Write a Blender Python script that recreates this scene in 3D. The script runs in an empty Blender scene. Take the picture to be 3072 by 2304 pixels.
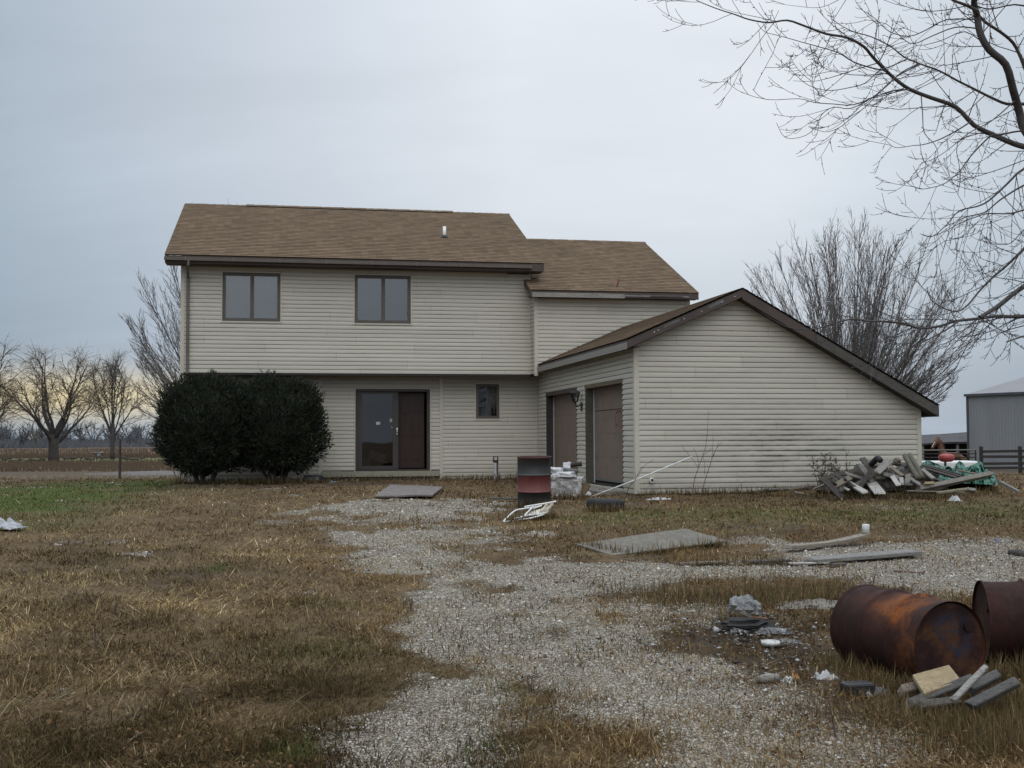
import bpy, math, random
import numpy as np
from mathutils import Vector, Matrix, noise as mnoise
R = math.radians
sc = bpy.context.scene
col = sc.collection
rnd = random.Random(7)
nrs = np.random.RandomState(11)

# ------------------------------------------------------------------ camera
FPX, PITCH, ROLL, YAW = 3462.11, .047, -.0044, .1976
CAM = Vector((2.4092, -29.1235, 1.5))
FW = Vector((math.sin(YAW), math.cos(YAW), 0))
RT = Vector((math.cos(YAW), -math.sin(YAW), 0))
_F = FW * math.cos(PITCH) + Vector((0, 0, math.sin(PITCH)))
_U = -FW * math.sin(PITCH) + Vector((0, 0, math.cos(PITCH)))
CX = RT * math.cos(ROLL) + _U * math.sin(ROLL)
CY = -RT * math.sin(ROLL) + _U * math.cos(ROLL)
cam = bpy.data.cameras.new("camera")
camo = bpy.data.objects.new("camera", cam)
col.objects.link(camo)
M = Matrix.Identity(4)
for i in range(3):
    M[i][0] = CX[i]; M[i][1] = CY[i]; M[i][2] = -_F[i]; M[i][3] = CAM[i]
camo.matrix_world = M
cam.sensor_width = 36.0
cam.lens = FPX / 3072 * 36.0
cam.clip_start = .1
cam.clip_end = 9000
sc.camera = camo
sc.view_settings.view_transform = 'Standard'
sc.view_settings.look = 'None'
sc.view_settings.exposure = 0
sc.view_settings.gamma = 1
sc.cycles.max_bounces = 8
sc.cycles.transparent_max_bounces = 12
sc.cycles.use_denoising = True

# survey helpers: turn a survey point of the site (u, v in a 3072 x 2304 sighting) into a 3D point
def ray(u, v):
    return (_F + CX * ((u - 1536) / FPX) + CY * ((1152 - v) / FPX))
def at(u, v, d):
    r = ray(u, v); return CAM + r * (d / r.dot(FW))
PROF = [(-60, -.2), (7, -.2), (13, .06), (20, .33), (22, .41), (24, .43), (28.5, .45), (33, .43), (38, .22), (45, -.2), (54, -.5), (60, -.62), (84, -.62), (92, -.52), (200, -.55), (5000, -.6)]
_pd = np.array([p[0] for p in PROF], float); _pz = np.array([p[1] for p in PROF], float)
MOUNDS = []
def fnoise(x, y, s, seed=0.0):
    return mnoise.noise(Vector((x * s + seed * 17.3, y * s - seed * 9.1, seed)))
def height(x, y):
    d = (x - CAM.x) * FW.x + (y - CAM.y) * FW.y
    z = 0.0
    # soften the profile by averaging a short window
    for k in (-1.5, 0, 1.5):
        z += float(np.interp(d + k, _pd, _pz)) / 3
    for mx, my, a, rx in MOUNDS:
        q = ((x - mx) ** 2 + (y - my) ** 2) / (rx * rx)
        if q < 9: z += a * math.exp(-q)
    return z
def gp(u, v):
    r = ray(u, v); r = r / r.dot(FW)
    lo = 2.0; step = .25; d = lo
    while d < 400:
        p = CAM + r * d
        if p.z < height(p.x, p.y):
            a, b = d - step, d
            for _ in range(18):
                m = (a + b) / 2; p = CAM + r * m
                if p.z < height(p.x, p.y): b = m
                else: a = m
            p = CAM + r * b; return Vector((p.x, p.y, height(p.x, p.y)))
        d += step
    return CAM + r * 400
def zoomed(ox, oy, s):
    return lambda x, y: (ox + x / s, oy + y / s)

# ------------------------------------------------------------------ object bookkeeping
ORG = {}
def tag(o, label=None, cat=None, group=None, kind=None):
    if label: o["label"] = label
    if cat: o["category"] = cat
    if group: o["group"] = group
    if kind: o["kind"] = kind
    return o
def thing(name, loc, label, cat, group=None):
    o = bpy.data.objects.new(name, None); col.objects.link(o)
    o.empty_display_size = .2
    o.location = loc; ORG[o.name] = Vector(loc)
    return tag(o, label, cat, group)
def org(o):
    v = Vector((0, 0, 0))
    while o is not None:
        v = v + ORG.get(o.name, Vector((0, 0, 0))); o = o.parent
    return v
class MB:
    def __init__(s): s.v = []; s.f = []; s.uv = []; s.has = False; s.colr = []
    def face(s, pts, uv=None):
        n = len(s.v); s.v += [tuple(p) for p in pts]; s.f.append(list(range(n, n + len(pts))))
        if uv: s.has = True
        s.uv.append(uv or [(0, 0)] * len(pts))
    def raw(s, vs, fs):
        n = len(s.v); s.v += [tuple(p) for p in vs]
        for f in fs:
            s.f.append([i + n for i in f]); s.uv.append([(0, 0)] * len(f))
    def box(s, c, size, X=(1, 0, 0), Y=(0, 1, 0), Z=(0, 0, 1)):
        c = Vector(c); X = Vector(X) * size[0] / 2; Y = Vector(Y) * size[1] / 2; Z = Vector(Z) * size[2] / 2
        vs = [c + X * a + Y * b + Z * d for d in (-1, 1) for b in (-1, 1) for a in (-1, 1)]
        s.raw(vs, [(0, 2, 3, 1), (4, 5, 7, 6), (0, 1, 5, 4), (2, 6, 7, 3), (0, 4, 6, 2), (1, 3, 7, 5)])
    def bb(s, a, b):
        s.box([(a[i] + b[i]) / 2 for i in range(3)], [abs(b[i] - a[i]) for i in range(3)])
    def tube(s, pts, rad, n=6, caps=True):
        pts = [Vector(p) for p in pts]
        if not hasattr(rad, '__len__'): rad = [rad] * len(pts)
        rings = []; prev = None
        for i, p in enumerate(pts):
            a = pts[max(0, i - 1)]; b = pts[min(len(pts) - 1, i + 1)]
            t = (b - a)
            if t.length < 1e-9: t = Vector((0, 0, 1))
            t.normalize()
            if prev is None:
                q = Vector((0, 0, 1)) if abs(t.z) < .9 else Vector((1, 0, 0))
                x = t.cross(q).normalized()
            else:
                x = (prev - t * prev.dot(t))
                if x.length < 1e-6: x = t.orthogonal()
                x.normalize()
            prev = x; y = t.cross(x)
            rings.append([p + (x * math.cos(6.28318 * k / n) + y * math.sin(6.28318 * k / n)) * rad[i] for k in range(n)])
        vs = [q for r in rings for q in r]; fs = []
        for i in range(len(rings) - 1):
            for k in range(n):
                k2 = (k + 1) % n
                fs.append((i * n + k, i * n + k2, (i + 1) * n + k2, (i + 1) * n + k))
        if caps and n > 2:
            fs.append(tuple(range(n - 1, -1, -1))); m = (len(rings) - 1) * n
            fs.append(tuple(range(m, m + n)))
        s.raw(vs, fs)
    def lathe(s, c, prof, n=32, axis=(0, 0, 1), X=None, closed=False):
        c = Vector(c); A = Vector(axis).normalized()
        x = Vector(X) if X else A.orthogonal().normalized(); y = A.cross(x)
        vs = []; fs = []
        for (r, h) in prof:
            for k in range(n):
                t = 6.2831853 * k / n
                vs.append(c + A * h + (x * math.cos(t) + y * math.sin(t)) * r)
        m = len(prof)
        for i in range(m - (0 if closed else 1)):
            for k in range(n):
                k2 = (k + 1) % n; j = (i + 1) % m
                fs.append((i * n + k, i * n + k2, j * n + k2, j * n + k))
        s.raw(vs, fs)
    def blob(s, c, r, n=10, m=7, seed=0, amp=.15, fr=1.5):
        c = Vector(c); vs = []; fs = []
        for i in range(m + 1):
            th = math.pi * i / m
            for k in range(n):
                ph = 6.2831853 * k / n
                d = Vector((math.sin(th) * math.cos(ph), math.sin(th) * math.sin(ph), math.cos(th)))
                w = 1 + amp * mnoise.noise(d * fr + Vector((seed * 3.7, seed, -seed)))
                vs.append(c + Vector((d.x * r[0], d.y * r[1], d.z * r[2])) * w)
        for i in range(m):
            for k in range(n):
                k2 = (k + 1) % n
                fs.append((i * n + k, (i + 1) * n + k, (i + 1) * n + k2, i * n + k2))
        s.raw(vs, fs)
    def build(s, name, mat, parent=None, smooth=False, pivot=None, merge=0):
        me = bpy.data.meshes.new(name)
        o0 = org(parent) if parent else Vector((0, 0, 0))
        base = Vector(pivot) if pivot is not None else o0
        vv = [(p[0] - base.x, p[1] - base.y, p[2] - base.z) for p in s.v]
        me.from_pydata(vv, [], s.f)
        if s.has:
            uvl = me.uv_layers.new(name="UVMap")
            flat = [c for u in s.uv for c in u]
            uvl.data.foreach_set("uv", [x for c in flat for x in c])
        if smooth: me.polygons.foreach_set("use_smooth", [True] * len(me.polygons))
        me.materials.append(mat)
        me.validate(); me.update()
        o = bpy.data.objects.new(name, me); col.objects.link(o)
        if parent: o.parent = parent
        o.location = base - o0; ORG[o.name] = base - o0
        return o
def bevel(o, w=.006, seg=2):
    m = o.modifiers.new("bevel", 'BEVEL'); m.width = w; m.segments = seg; m.limit_method = 'ANGLE'; m.angle_limit = R(35)
    return o

# ------------------------------------------------------------------ materials
class NT:
    def __init__(s, name):
        s.m = bpy.data.materials.new(name); s.m.use_nodes = True
        s.t = s.m.node_tree; s.t.nodes.clear()
        s.out = s.n('ShaderNodeOutputMaterial')
    def n(s, typ, **kw):
        x = s.t.nodes.new(typ)
        for k, v in kw.items():
            if k in ('op',): x.operation = v
            elif k == 'blend': x.blend_type = v
            elif k == 'dtype': x.data_type = v
            else: x.inputs[k].default_value = v
        return x
    def l(s, a, b): s.t.links.new(a, b)
    def mth(s, op, a, b=None, c=None, clamp=False):
        x = s.t.nodes.new('ShaderNodeMath'); x.operation = op; x.use_clamp = clamp
        for i, q in enumerate((a, b, c)):
            if q is None: continue
            if isinstance(q, (int, float)): x.inputs[i].default_value = q
            else: s.l(q, x.inputs[i])
        return x.outputs[0]
    def mix(s, f, a, b, blend='MIX'):
        x = s.t.nodes.new('ShaderNodeMix'); x.data_type = 'RGBA'; x.blend_type = blend
        for i, q in ((0, f), (6, a), (7, b)):
            if isinstance(q, (int, float)): x.inputs[i].default_value = q
            elif isinstance(q, (tuple, list)): x.inputs[i].default_value = (*q[:3], 1)
            else: s.l(q, x.inputs[i])
        return x.outputs[2]
    def noise(s, scale, detail=4, rough=.55, vec=None, dist=0):
        x = s.n('ShaderNodeTexNoise'); x.inputs['Scale'].default_value = scale
        x.inputs['Detail'].default_value = detail; x.inputs['Roughness'].default_value = rough; x.inputs['Distortion'].default_value = dist
        if vec is not None: s.l(vec, x.inputs['Vector'])
        return x
    def ramp(s, fac, stops):
        x = s.n('ShaderNodeValToRGB'); e = x.color_ramp.elements
        while len(e) > 1: e.remove(e[-1])
        for i, (p, c) in enumerate(stops):
            q = e[0] if i == 0 else e.new(p)
            q.position = p
            q.color = (*c, 1) if isinstance(c, (tuple, list)) else (c, c, c, 1)
        s.l(fac, x.inputs[0]); return x.outputs[0]
    def coords(s, which='Object', scale=None):
        x = s.n('ShaderNodeTexCoord').outputs[which]
        if scale:
            mp = s.n('ShaderNodeMapping'); mp.inputs['Scale'].default_value = scale; s.l(x, mp.inputs[0]); x = mp.outputs[0]
        return x
    def bump(s, h, strength=.4, dist=.01):
        b = s.n('ShaderNodeBump'); b.inputs['Strength'].default_value = strength; b.inputs['Distance'].default_value = dist
        s.l(h, b.inputs['Height']); return b.outputs[0]
    def bsdf(s, color, rough=.7, metal=0, normal=None, spec=.5, **kw):
        b = s.n('ShaderNodeBsdfPrincipled')
        if isinstance(color, (tuple, list)): b.inputs['Base Color'].default_value = (*color[:3], 1)
        else: s.l(color, b.inputs['Base Color'])
        if isinstance(rough, (int, float)): b.inputs['Roughness'].default_value = rough
        else: s.l(rough, b.inputs['Roughness'])
        b.inputs['Metallic'].default_value = metal
        b.inputs['Specular IOR Level'].default_value = spec
        if normal is not None: s.l(normal, b.inputs['Normal'])
        for k, v in kw.items(): b.inputs[k].default_value = v
        s.l(b.outputs[0], s.out.inputs[0]); return s.m
def weathered(name, c1, c2, scale=6, rough=.75, stretch=None, bump=.25, c3=None, metal=0, spec=.4, fine=60):
    t = NT(name); co = t.coords('Object', stretch)
    n1 = t.noise(scale, 5, .6, co); n2 = t.noise(fine, 3, .6, co)
    k = t.ramp(n1.outputs[0], [(.3, 0.0), (.7, 1.0)])
    c = t.mix(k, c1, c2)
    if c3:
        n3 = t.noise(scale * 2.7, 4, .7, co)
        c = t.mix(t.ramp(n3.outputs[0], [(.52, 0.0), (.68, 1.0)]), c, c3)
    c = t.mix(.35, c, t.ramp(n2.outputs[0], [(.25, 0.35), (.75, 1.5)]), 'MULTIPLY')
    h = t.mth('ADD', n1.outputs[0], t.mth('MULTIPLY', n2.outputs[0], .4))
    return t.bsdf(c, rough, metal, t.bump(h, bump, .01), spec)
# ------------------------------------------------------------------ sky and sun
SUN_EL, SUN_AZ = R(52), R(205)          # azimuth clockwise from +Y: behind the camera, a little to the left
w = bpy.data.worlds.new("World"); sc.world = w; w.use_nodes = True
class WT(NT):
    def __init__(s, tree): s.t = tree; tree.nodes.clear(); s.m = None
t = WT(w.node_tree)
wo = t.n('ShaderNodeOutputWorld'); bg = t.n('ShaderNodeBackground'); bg.inputs[1].default_value = .1
t.l(bg.outputs[0], wo.inputs[0])
sky = t.n('ShaderNodeTexSky'); sky.sky_type = 'NISHITA'; sky.sun_disc = False
sky.sun_elevation = SUN_EL; sky.sun_rotation = SUN_AZ; sky.air_density = 1.2; sky.dust_density = 3.5
gen = t.coords('Generated')
def vdot(vec, c):
    x = t.n('ShaderNodeVectorMath'); x.operation = 'DOT_PRODUCT'; t.l(vec, x.inputs[0]); x.inputs[1].default_value = c
    return x.outputs['Value']
el = vdot(gen, (0, 0, 1)); side = vdot(gen, tuple(RT)); fwd = vdot(gen, tuple(FW))
elc = t.mth('MAXIMUM', el, 0.0)
# flat stratus layer: project the direction on a cloud sheet
den = t.mth('ADD', elc, .22)
cmb = t.n('ShaderNodeCombineXYZ')
t.l(t.mth('DIVIDE', side, den), cmb.inputs[0]); t.l(t.mth('DIVIDE', fwd, den), cmb.inputs[1])
mp = t.n('ShaderNodeMapping'); mp.inputs['Scale'].default_value = (.55, 1.25, 1); mp.inputs['Rotation'].default_value = (0, 0, R(24)); mp.inputs['Location'].default_value = (1.9, .35, 0)
t.l(cmb.outputs[0], mp.inputs[0])
cn = t.noise(1.05, 4, .5, mp.outputs[0], .4)
cn2 = t.noise(3.6, 5, .55, mp.outputs[0], .6)
base = t.ramp(t.mth('ADD', t.mth('MULTIPLY', side, 1.0), .5), [(.05, (.395, .475, .56)), (.27, (.60, .665, .745)), (.50, (.835, .88, .94)), (.72, (.80, .845, .905)), (.95, (.52, .59, .66))])
cl = t.mth('ADD', t.mth('MULTIPLY', cn.outputs[0], .75), t.mth('MULTIPLY', cn2.outputs[0], .22))
cl = t.ramp(cl, [(.32, .90), (.66, 1.08)])
base = t.mix(1.0, base, cl, 'MULTIPLY')
zen = t.mth('ADD', 1.0, t.mth('MULTIPLY', t.mth('MAXIMUM', t.mth('SUBTRACT', elc, .36), 0.0), 3.4))
cz = t.n('ShaderNodeCombineXYZ')
for i in range(3): t.l(zen, cz.inputs[i])
base = t.mix(1.0, base, cz.outputs[0], 'MULTIPLY')
base = t.mix(1.0, base, t.ramp(elc, [(0, (.66, .70, .745)), (.10, (.82, .845, .87)), (.24, (1, 1, 1))]), 'MULTIPLY')
# brighter gap in the cloud low over the fields
GA = R(-9.5); gdir = (math.sin(GA), math.cos(GA), 0); gper = (math.cos(GA), -math.sin(GA), 0)
ga = t.mth('DIVIDE', vdot(gen, gper), .12); ge = t.mth('DIVIDE', t.mth('SUBTRACT', el, .036), .020)
g = t.mth('EXPONENT', t.mth('MULTIPLY', t.mth('ADD', t.mth('MULTIPLY', ga, ga), t.mth('MULTIPLY', ge, ge)), -1.0))
g = t.mth('MULTIPLY', g, t.mth('GREATER_THAN', vdot(gen, gdir), 0.0))
g = t.mth('MULTIPLY', g, t.ramp(cn2.outputs[0], [(.2, .92), (.6, 1.0)]), clamp=True)
base = t.mix(t.mth('MULTIPLY', g, .96), base, (.90, .76, .47))
x10 = t.mix(1.0, base, (10, 10, 10), 'MULTIPLY')
t.l(t.mix(.93, sky.outputs[0], x10), bg.inputs[0])
sun = bpy.data.lights.new("sun", 'SUN'); sun.energy = .70; sun.angle = R(70); sun.color = (1, .965, .90)
so = bpy.data.objects.new("sun", sun); col.objects.link(so)
sdir = Vector((math.sin(SUN_AZ) * math.cos(SUN_EL), math.cos(SUN_AZ) * math.cos(SUN_EL), math.sin(SUN_EL)))
so.rotation_euler = sdir.to_track_quat('Z', 'Y').to_euler(); so.location = (0, -40, 40)

# ------------------------------------------------------------------ ground masks (all in metres on the site)
def spot(u, v, ru, rv, s):                 # patch seen at D-scale (2212 px wide) position, radius in the same scale
    p = gp(u / .72, v / .72)
    d = (p - CAM).dot(FW)
    hcam = max(.6, CAM.z - p.z)
    rx = ru / .72 / FPX * d
    a = gp(u / .72, (v - rv) / .72); b = gp(u / .72, (v + rv) / .72)
    ry = max(.15, abs((a - p).dot(FW)) * .5 + abs((p - b).dot(FW)) * .5)
    return (p.x, p.y, rx, ry, s)
pile = at(1868 / .72, 1050 / .72, 22.3)
MOUNDS.append((pile.x, pile.y, .14, 1.0))
p2 = at(2040 / .72, 1040 / .72, 23.4); MOUNDS.append((p2.x, p2.y, .16, 1.1))
GRAVEL = [spot(*a) for a in [
    (900, 1600, 150, 65, 1.35), (930, 1520, 140, 50, 1.1), (960, 1680, 190, 35, 1.3), (985, 1430, 130, 45, 1.0), (1010, 1380, 110, 35, .95),
    (1660, 1650, 330, 45, 1.35), (1500, 1540, 190, 60, 1.35), (1390, 1450, 170, 55, 1.4), (1720, 1570, 240, 40, 1.1), (1950, 1620, 220, 40, 1.05), (1570, 1480, 150, 45, 1.0), (1250, 1560, 120, 40, .55), (1180, 1450, 120, 50, .6),
    (1240, 1375, 190, 45, 1.35), (1180, 1295, 240, 45, 1.45), (1080, 1240, 230, 32, 1.3), (1150, 1340, 230, 40, 1.2), (960, 1300, 120, 40, .75), (900, 1360, 80, 40, .5),
    (1290, 1245, 180, 18, 1.1), (1500, 1242, 170, 13, 1.0), (1650, 1225, 170, 24, 1.1), (1850, 1215, 200, 32, 1.3), (2050, 1205, 220, 32, 1.35), (2240, 1215, 220, 42, 1.35), (2000, 1255, 180, 22, 1.1), (2250, 1250, 170, 24, 1.1),
    (900, 1195, 180, 24, 1.0), (1000, 1145, 170, 20, 1.0), (840, 1160, 130, 15, .8), (860, 1225, 130, 16, .8), (1040, 1180, 140, 22, .95), (760, 1200, 90, 14, .5),
    (820, 1085, 140, 11, 1.1), (720, 1098, 90, 10, .9), (1000, 1090, 140, 11, 1.1), (1100, 1098, 80, 10, .85), (640, 1068, 70, 4, .4), (930, 1112, 160, 10, .9), (800, 1125, 120, 9, .6),
    (300, 1196, 45, 6, 1.0), (400, 1220, 34, 5, 1.05), (292, 1253, 36, 14, 1.2), (100, 1253, 40, 10, 1.1), (370, 1080, 55, 3, .7), (1172, 1156, 34, 8, 1.15), (620, 1225, 60, 5, .65), (680, 1275, 60, 8, .8), (250, 1235, 40, 5, .6), (1740, 1180, 70, 6, .7), (1700, 1480, 120, 22, .7), (1660, 1400, 60, 12, .5), (560, 1165, 50, 4, .5)]]
GREEN = [spot(*a) for a in [(60, 1068, 190, 22, 1.0), (0, 1100, 180, 22, .9), (230, 1052, 130, 14, .9), (330, 1045, 60, 8, .6), (-120, 1080, 160, 40, 1.0), (190, 1085, 90, 12, .45), (1600, 1115, 330, 22, .42), (2050, 1105, 260, 20, .5), (1300, 1120, 120, 12, .35), (700, 1400, 120, 30, .22), (80, 1130, 120, 12, .4), (1040, 1630, 70, 25, .5), (640, 1625, 60, 20, .7), (720, 1300, 60, 10, .35), (470, 1235, 30, 8, .7), (1060, 1490, 80, 20, .4), (1000, 1545, 60, 15, .4)]]
DARK = [spot(*a) for a in [(1500, 1395, 150, 22, .9), (1640, 1400, 120, 40, 1.0), (1720, 1450, 90, 30, .8), (1600, 1340, 90, 22, .7), (2000, 1560, 260, 60, .55), (1420, 1285, 170, 12, .45), (1900, 1290, 250, 16, .5), (1850, 1070, 200, 10, .7), (450, 1052, 160, 7, .8), (800, 1045, 200, 6, .7), (1300, 1090, 160, 10, .5), (1700, 1145, 350, 14, .4), (420, 1250, 200, 22, .45), (120, 1230, 150, 18, .45), (1350, 1075, 60, 10, .5)]]
BURN_DARK = [spot(*a) for a in [(1490, 1395, 110, 16, 1.0), (1640, 1390, 110, 28, 1.0), (1730, 1440, 90, 26, 1.0), (1590, 1345, 70, 14, .8), (1700, 1480, 110, 12, .7), (1960, 1545, 240, 34, .9), (2100, 1500, 150, 40, .8), (2110, 1600, 190, 50, .95), (2230, 1540, 140, 60, 1.0), (1880, 1500, 90, 22, .7)]]  # burnt patches, then darker ground with less gravel at the front right
def _sum(L, x, y):
    d = np.zeros_like(x)
    for (px, py, rx, ry, s) in L:
        lx = (x - px) * RT.x + (y - py) * RT.y; ly = (x - px) * FW.x + (y - py) * FW.y
        d = d + s * np.exp(-((lx / rx) ** 2 + (ly / ry) ** 2) * .9)
    return d
_perm = nrs.randint(0, 2 ** 31, 65536)
def vnoise(x, y, seed=0):
    xi = np.floor(x).astype(np.int64); yi = np.floor(y).astype(np.int64)
    fx = x - xi; fy = y - yi; fx = fx * fx * (3 - 2 * fx); fy = fy * fy * (3 - 2 * fy)
    def h(a, b): return ((_perm[(a * 7919 + b * 104729 + seed * 1301) & 65535] % 10007) / 10007.0)
    return (h(xi, yi) * (1 - fx) + h(xi + 1, yi) * fx) * (1 - fy) + (h(xi, yi + 1) * (1 - fx) + h(xi + 1, yi + 1) * fx) * fy
def fbm(x, y, s, seed=0, o=4):
    r = 0; a = .5; t_ = 0
    for i in range(o):
        r = r + a * vnoise(x * s, y * s, seed + i); t_ += a; a *= .5; s *= 2.1
    return r / t_
def sstep(a, b, x):
    q = np.clip((x - a) / (b - a), 0, 1); return q * q * (3 - 2 * q)
def zone(x, y):
    g = np.minimum(_sum(GRAVEL, x, y), 1.55) * .97 + (fbm(x, y, .62, 3) - .5) * 1.9 + (fbm(x, y, 3.0, 5, 3) - .5) * 1.3
    gr = sstep(.12, 1.42, g)
    bn_ = np.clip(_sum(BURN_DARK, x, y), 0, 1) * sstep(.3, .6, fbm(x, y, 1.9, 23) + .1); gr = gr * (1 - .8 * bn_)
    gn = np.clip(_sum(GREEN, x, y), 0, 1.1) * sstep(.25, .6, fbm(x, y, .9, 9) + .12)
    dk = np.clip(np.clip(_sum(DARK, x, y), 0, 1) * sstep(.2, .6, fbm(x, y, 1.3, 17) + .1) + bn_, 0, 1)
    return gr, np.clip(gn, 0, 1) * (1 - gr * .8), dk
def hts(x, y):
    d = (x - CAM.x) * FW.x + (y - CAM.y) * FW.y
    z = sum(np.interp(d + k, _pd, _pz) for k in (-1.5, 0, 1.5)) / 3
    for mx, my, a, rx in MOUNDS: z = z + a * np.exp(-((x - mx) ** 2 + (y - my) ** 2) / rx ** 2)
    return z

def axis(lo, a, b, hi, st):
    core = list(np.arange(a, b, st)); L = []
    p, s = a, st
    while p > lo: s *= 1.16; p -= s; L.append(p)
    H = []; p, s = b, st
    while p < hi: s *= 1.16; p += s; H.append(p)
    return np.array(L[::-1] + core + H)
gx = axis(-4000, -12, 21, 4000, .14); gy = axis(-600, -25, 1, 5000, .14)
GX, GY = np.meshgrid(gx, gy)
zr, zg, zd = zone(GX, GY)
near = np.exp(-np.maximum(0, (np.hypot(GX - CAM.x, GY - CAM.y) - 30)) / 12)
GZ = hts(GX, GY) + ((fbm(GX, GY, 2.2, 31) - .5) * .07 * (1 - .6 * zr) + (fbm(GX, GY, .5, 37) - .5) * .10) * near
nx, ny = len(gx), len(gy)
me = bpy.data.meshes.new("ground")
idx = np.arange(nx * ny).reshape(ny, nx)
quads = np.stack([idx[:-1, :-1], idx[:-1, 1:], idx[1:, 1:], idx[1:, :-1]], -1).reshape(-1, 4)
def np_mesh(me, verts, faces):
    nf, k = faces.shape
    me.vertices.add(len(verts)); me.vertices.foreach_set("co", verts.astype(np.float32).ravel())
    me.loops.add(nf * k); me.loops.foreach_set("vertex_index", faces.astype(np.int32).ravel())
    me.polygons.add(nf); me.polygons.foreach_set("loop_start", np.arange(0, nf * k, k, dtype=np.int32))
    me.polygons.foreach_set("loop_total", np.full(nf, k, dtype=np.int32))
    me.update(calc_edges=True)
np_mesh(me, np.stack([GX, GY, GZ], -1).reshape(-1, 3), quads)
me.polygons.foreach_set("use_smooth", [True] * len(me.polygons))
ca = me.color_attributes.new("zone", 'FLOAT_COLOR', 'POINT')
ca.data.foreach_set("color", np.stack([zr, zg, zd, np.ones_like(zr)], -1).astype(np.float32).ravel())
t = NT("ground_cover")
za = t.n('ShaderNodeAttribute'); za.attribute_name = "zone"
sp = t.n('ShaderNodeSeparateColor'); t.l(za.outputs['Color'], sp.inputs[0])
co = t.coords('Object')
nb = t.noise(1.7, 6, .65, co); nm = t.noise(9, 5, .7, co); nf_ = t.noise(60, 4, .75, co)
soil = t.ramp(nb.outputs[0], [(.3, (.075, .050, .027)), (.5, (.115, .078, .042)), (.7, (.16, .112, .060))])
soil = t.mix(t.ramp(nm.outputs[0], [(.45, 0.0), (.7, .65)]), soil, (.062, .045, .030))
soil = t.mix(1.0, soil, t.ramp(nf_.outputs[0], [(.25, .3), (.75, 1.7)]), 'MULTIPLY')
grn = t.ramp(nm.outputs[0], [(.3, (.038, .054, .011)), (.7, (.078, .100, .024))])
grn = t.mix(1.0, grn, t.ramp(nf_.outputs[0], [(.25, .5), (.75, 1.5)]), 'MULTIPLY')
dk = t.mix(nm.outputs[0], (.022, .018, .015), (.060, .046, .036))
vo = t.n('ShaderNodeTexVoronoi'); vo.inputs['Scale'].default_value = 64; t.l(co, vo.inputs['Vector'])
vc = t.n('ShaderNodeSeparateColor'); t.l(vo.outputs['Color'], vc.inputs[0])
peb = t.ramp(vc.outputs[0], [(0, (.22, .19, .145)), (.35, (.35, .31, .25)), (.7, (.47, .425, .355)), (1, (.62, .58, .50))])
peb = t.mix(t.ramp(vo.outputs['Distance'], [(.25, 0.0), (.62, 1.0)]), peb, (.12, .105, .085))
peb = t.mix(t.ramp(nm.outputs[0], [(.55, 0.0), (.72, .45)]), peb, (.19, .15, .105))
gm = t.mth('ADD', sp.outputs[0], t.mth('MULTIPLY', t.mth('SUBTRACT', nf_.outputs[0], .5), 1.5))
gm = t.mth('ADD', gm, t.mth('MULTIPLY', t.mth('SUBTRACT', nm.outputs[0], .5), 1.5))
gm = t.ramp(gm, [(.43, 0.0), (.64, 1.0)])
c = t.mix(sp.outputs[1], soil, grn)
c = t.mix(t.mth('MULTIPLY', sp.outputs[2], .8), c, dk)
c = t.mix(gm, c, peb)
# far fields: bands of stubble, pasture and rough grass by distance
geo = t.n('ShaderNodeNewGeometry')
def vdot2(c_):
    x = t.n('ShaderNodeVectorMath'); x.operation = 'DOT_PRODUCT'; t.l(geo.outputs['Position'], x.inputs[0]); x.inputs[1].default_value = c_; return x.outputs['Value']
dd = t.mth('SUBTRACT', vdot2(tuple(FW)), CAM.dot(FW))
nw = t.noise(.05, 4, .6, co)
dd = t.mth('ADD', dd, t.mth('MULTIPLY', t.mth('SUBTRACT', nw.outputs[0], .5), 14.0))
far = t.ramp(t.mth('DIVIDE', dd, 500.0), [(.06, (.13, .10, .06)), (.10, (.105, .078, .050)), (.13, (.09, .066, .045)), (.185, (.085, .060, .040)), (.205, (.115, .098, .045)), (.225, (.10, .105, .045)), (.262, (.11, .105, .05)), (.275, (.05, .04, .03)), (.30, (.165, .125, .072)), (.38, (.12, .085, .055)), (.6, (.105, .070, .050)), (.9, (.085, .066, .055))])
far = t.mix(.6, far, t.ramp(nm.outputs[0], [(.3, .55), (.7, 1.4)]), 'MULTIPLY')
c = t.mix(t.ramp(t.mth('DIVIDE', dd, 100.0), [(.34, 0.0), (.42, 1.0)]), c, far)
hgt = t.mth('ADD', t.mth('MULTIPLY', nf_.outputs[0], .6), t.mth('MULTIPLY', t.mth('SUBTRACT', 1.0, vo.outputs['Distance']), gm))
gmat = t.bsdf(c, .95, 0, t.bump(hgt, .7, .025), .15)
me.materials.append(gmat)
go = bpy.data.objects.new("ground", me); col.objects.link(go); tag(go, kind="structure")
# ------------------------------------------------------------------ house
W = 8.7429; MROT = -.0126
def HM(p):                                # main block is turned a touch against the garage
    c, s = math.cos(MROT), math.sin(MROT); x, y = p[0] - W, p[1]
    return Vector((W + x * c - y * s, x * s + y * c, p[2]))
def I(p): return Vector(p)
class HB(MB):
    def __init__(s, tr=I): super().__init__(); s.tr = tr
    def build(s, *a, **k):
        s.v = [tuple(s.tr(p)) for p in s.v]; return super().build(*a, **k)
t = NT("vinyl_siding"); co = t.coords('Object'); geo = t.n('ShaderNodeNewGeometry')
n1 = t.noise(.7, 4, .6, co); n2 = t.noise(5, 5, .65, t.coords('Object', (.35, .35, 3)))
c = t.mix(n1.outputs[0], (.455, .424, .358), (.505, .473, .403))
c = t.mix(t.ramp(n2.outputs[0], [(.5, 0.0), (.8, .35)]), c, (.33, .31, .25))
hz = t.n('ShaderNodeSeparateXYZ'); t.l(geo.outputs['Position'], hz.inputs[0])
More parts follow.
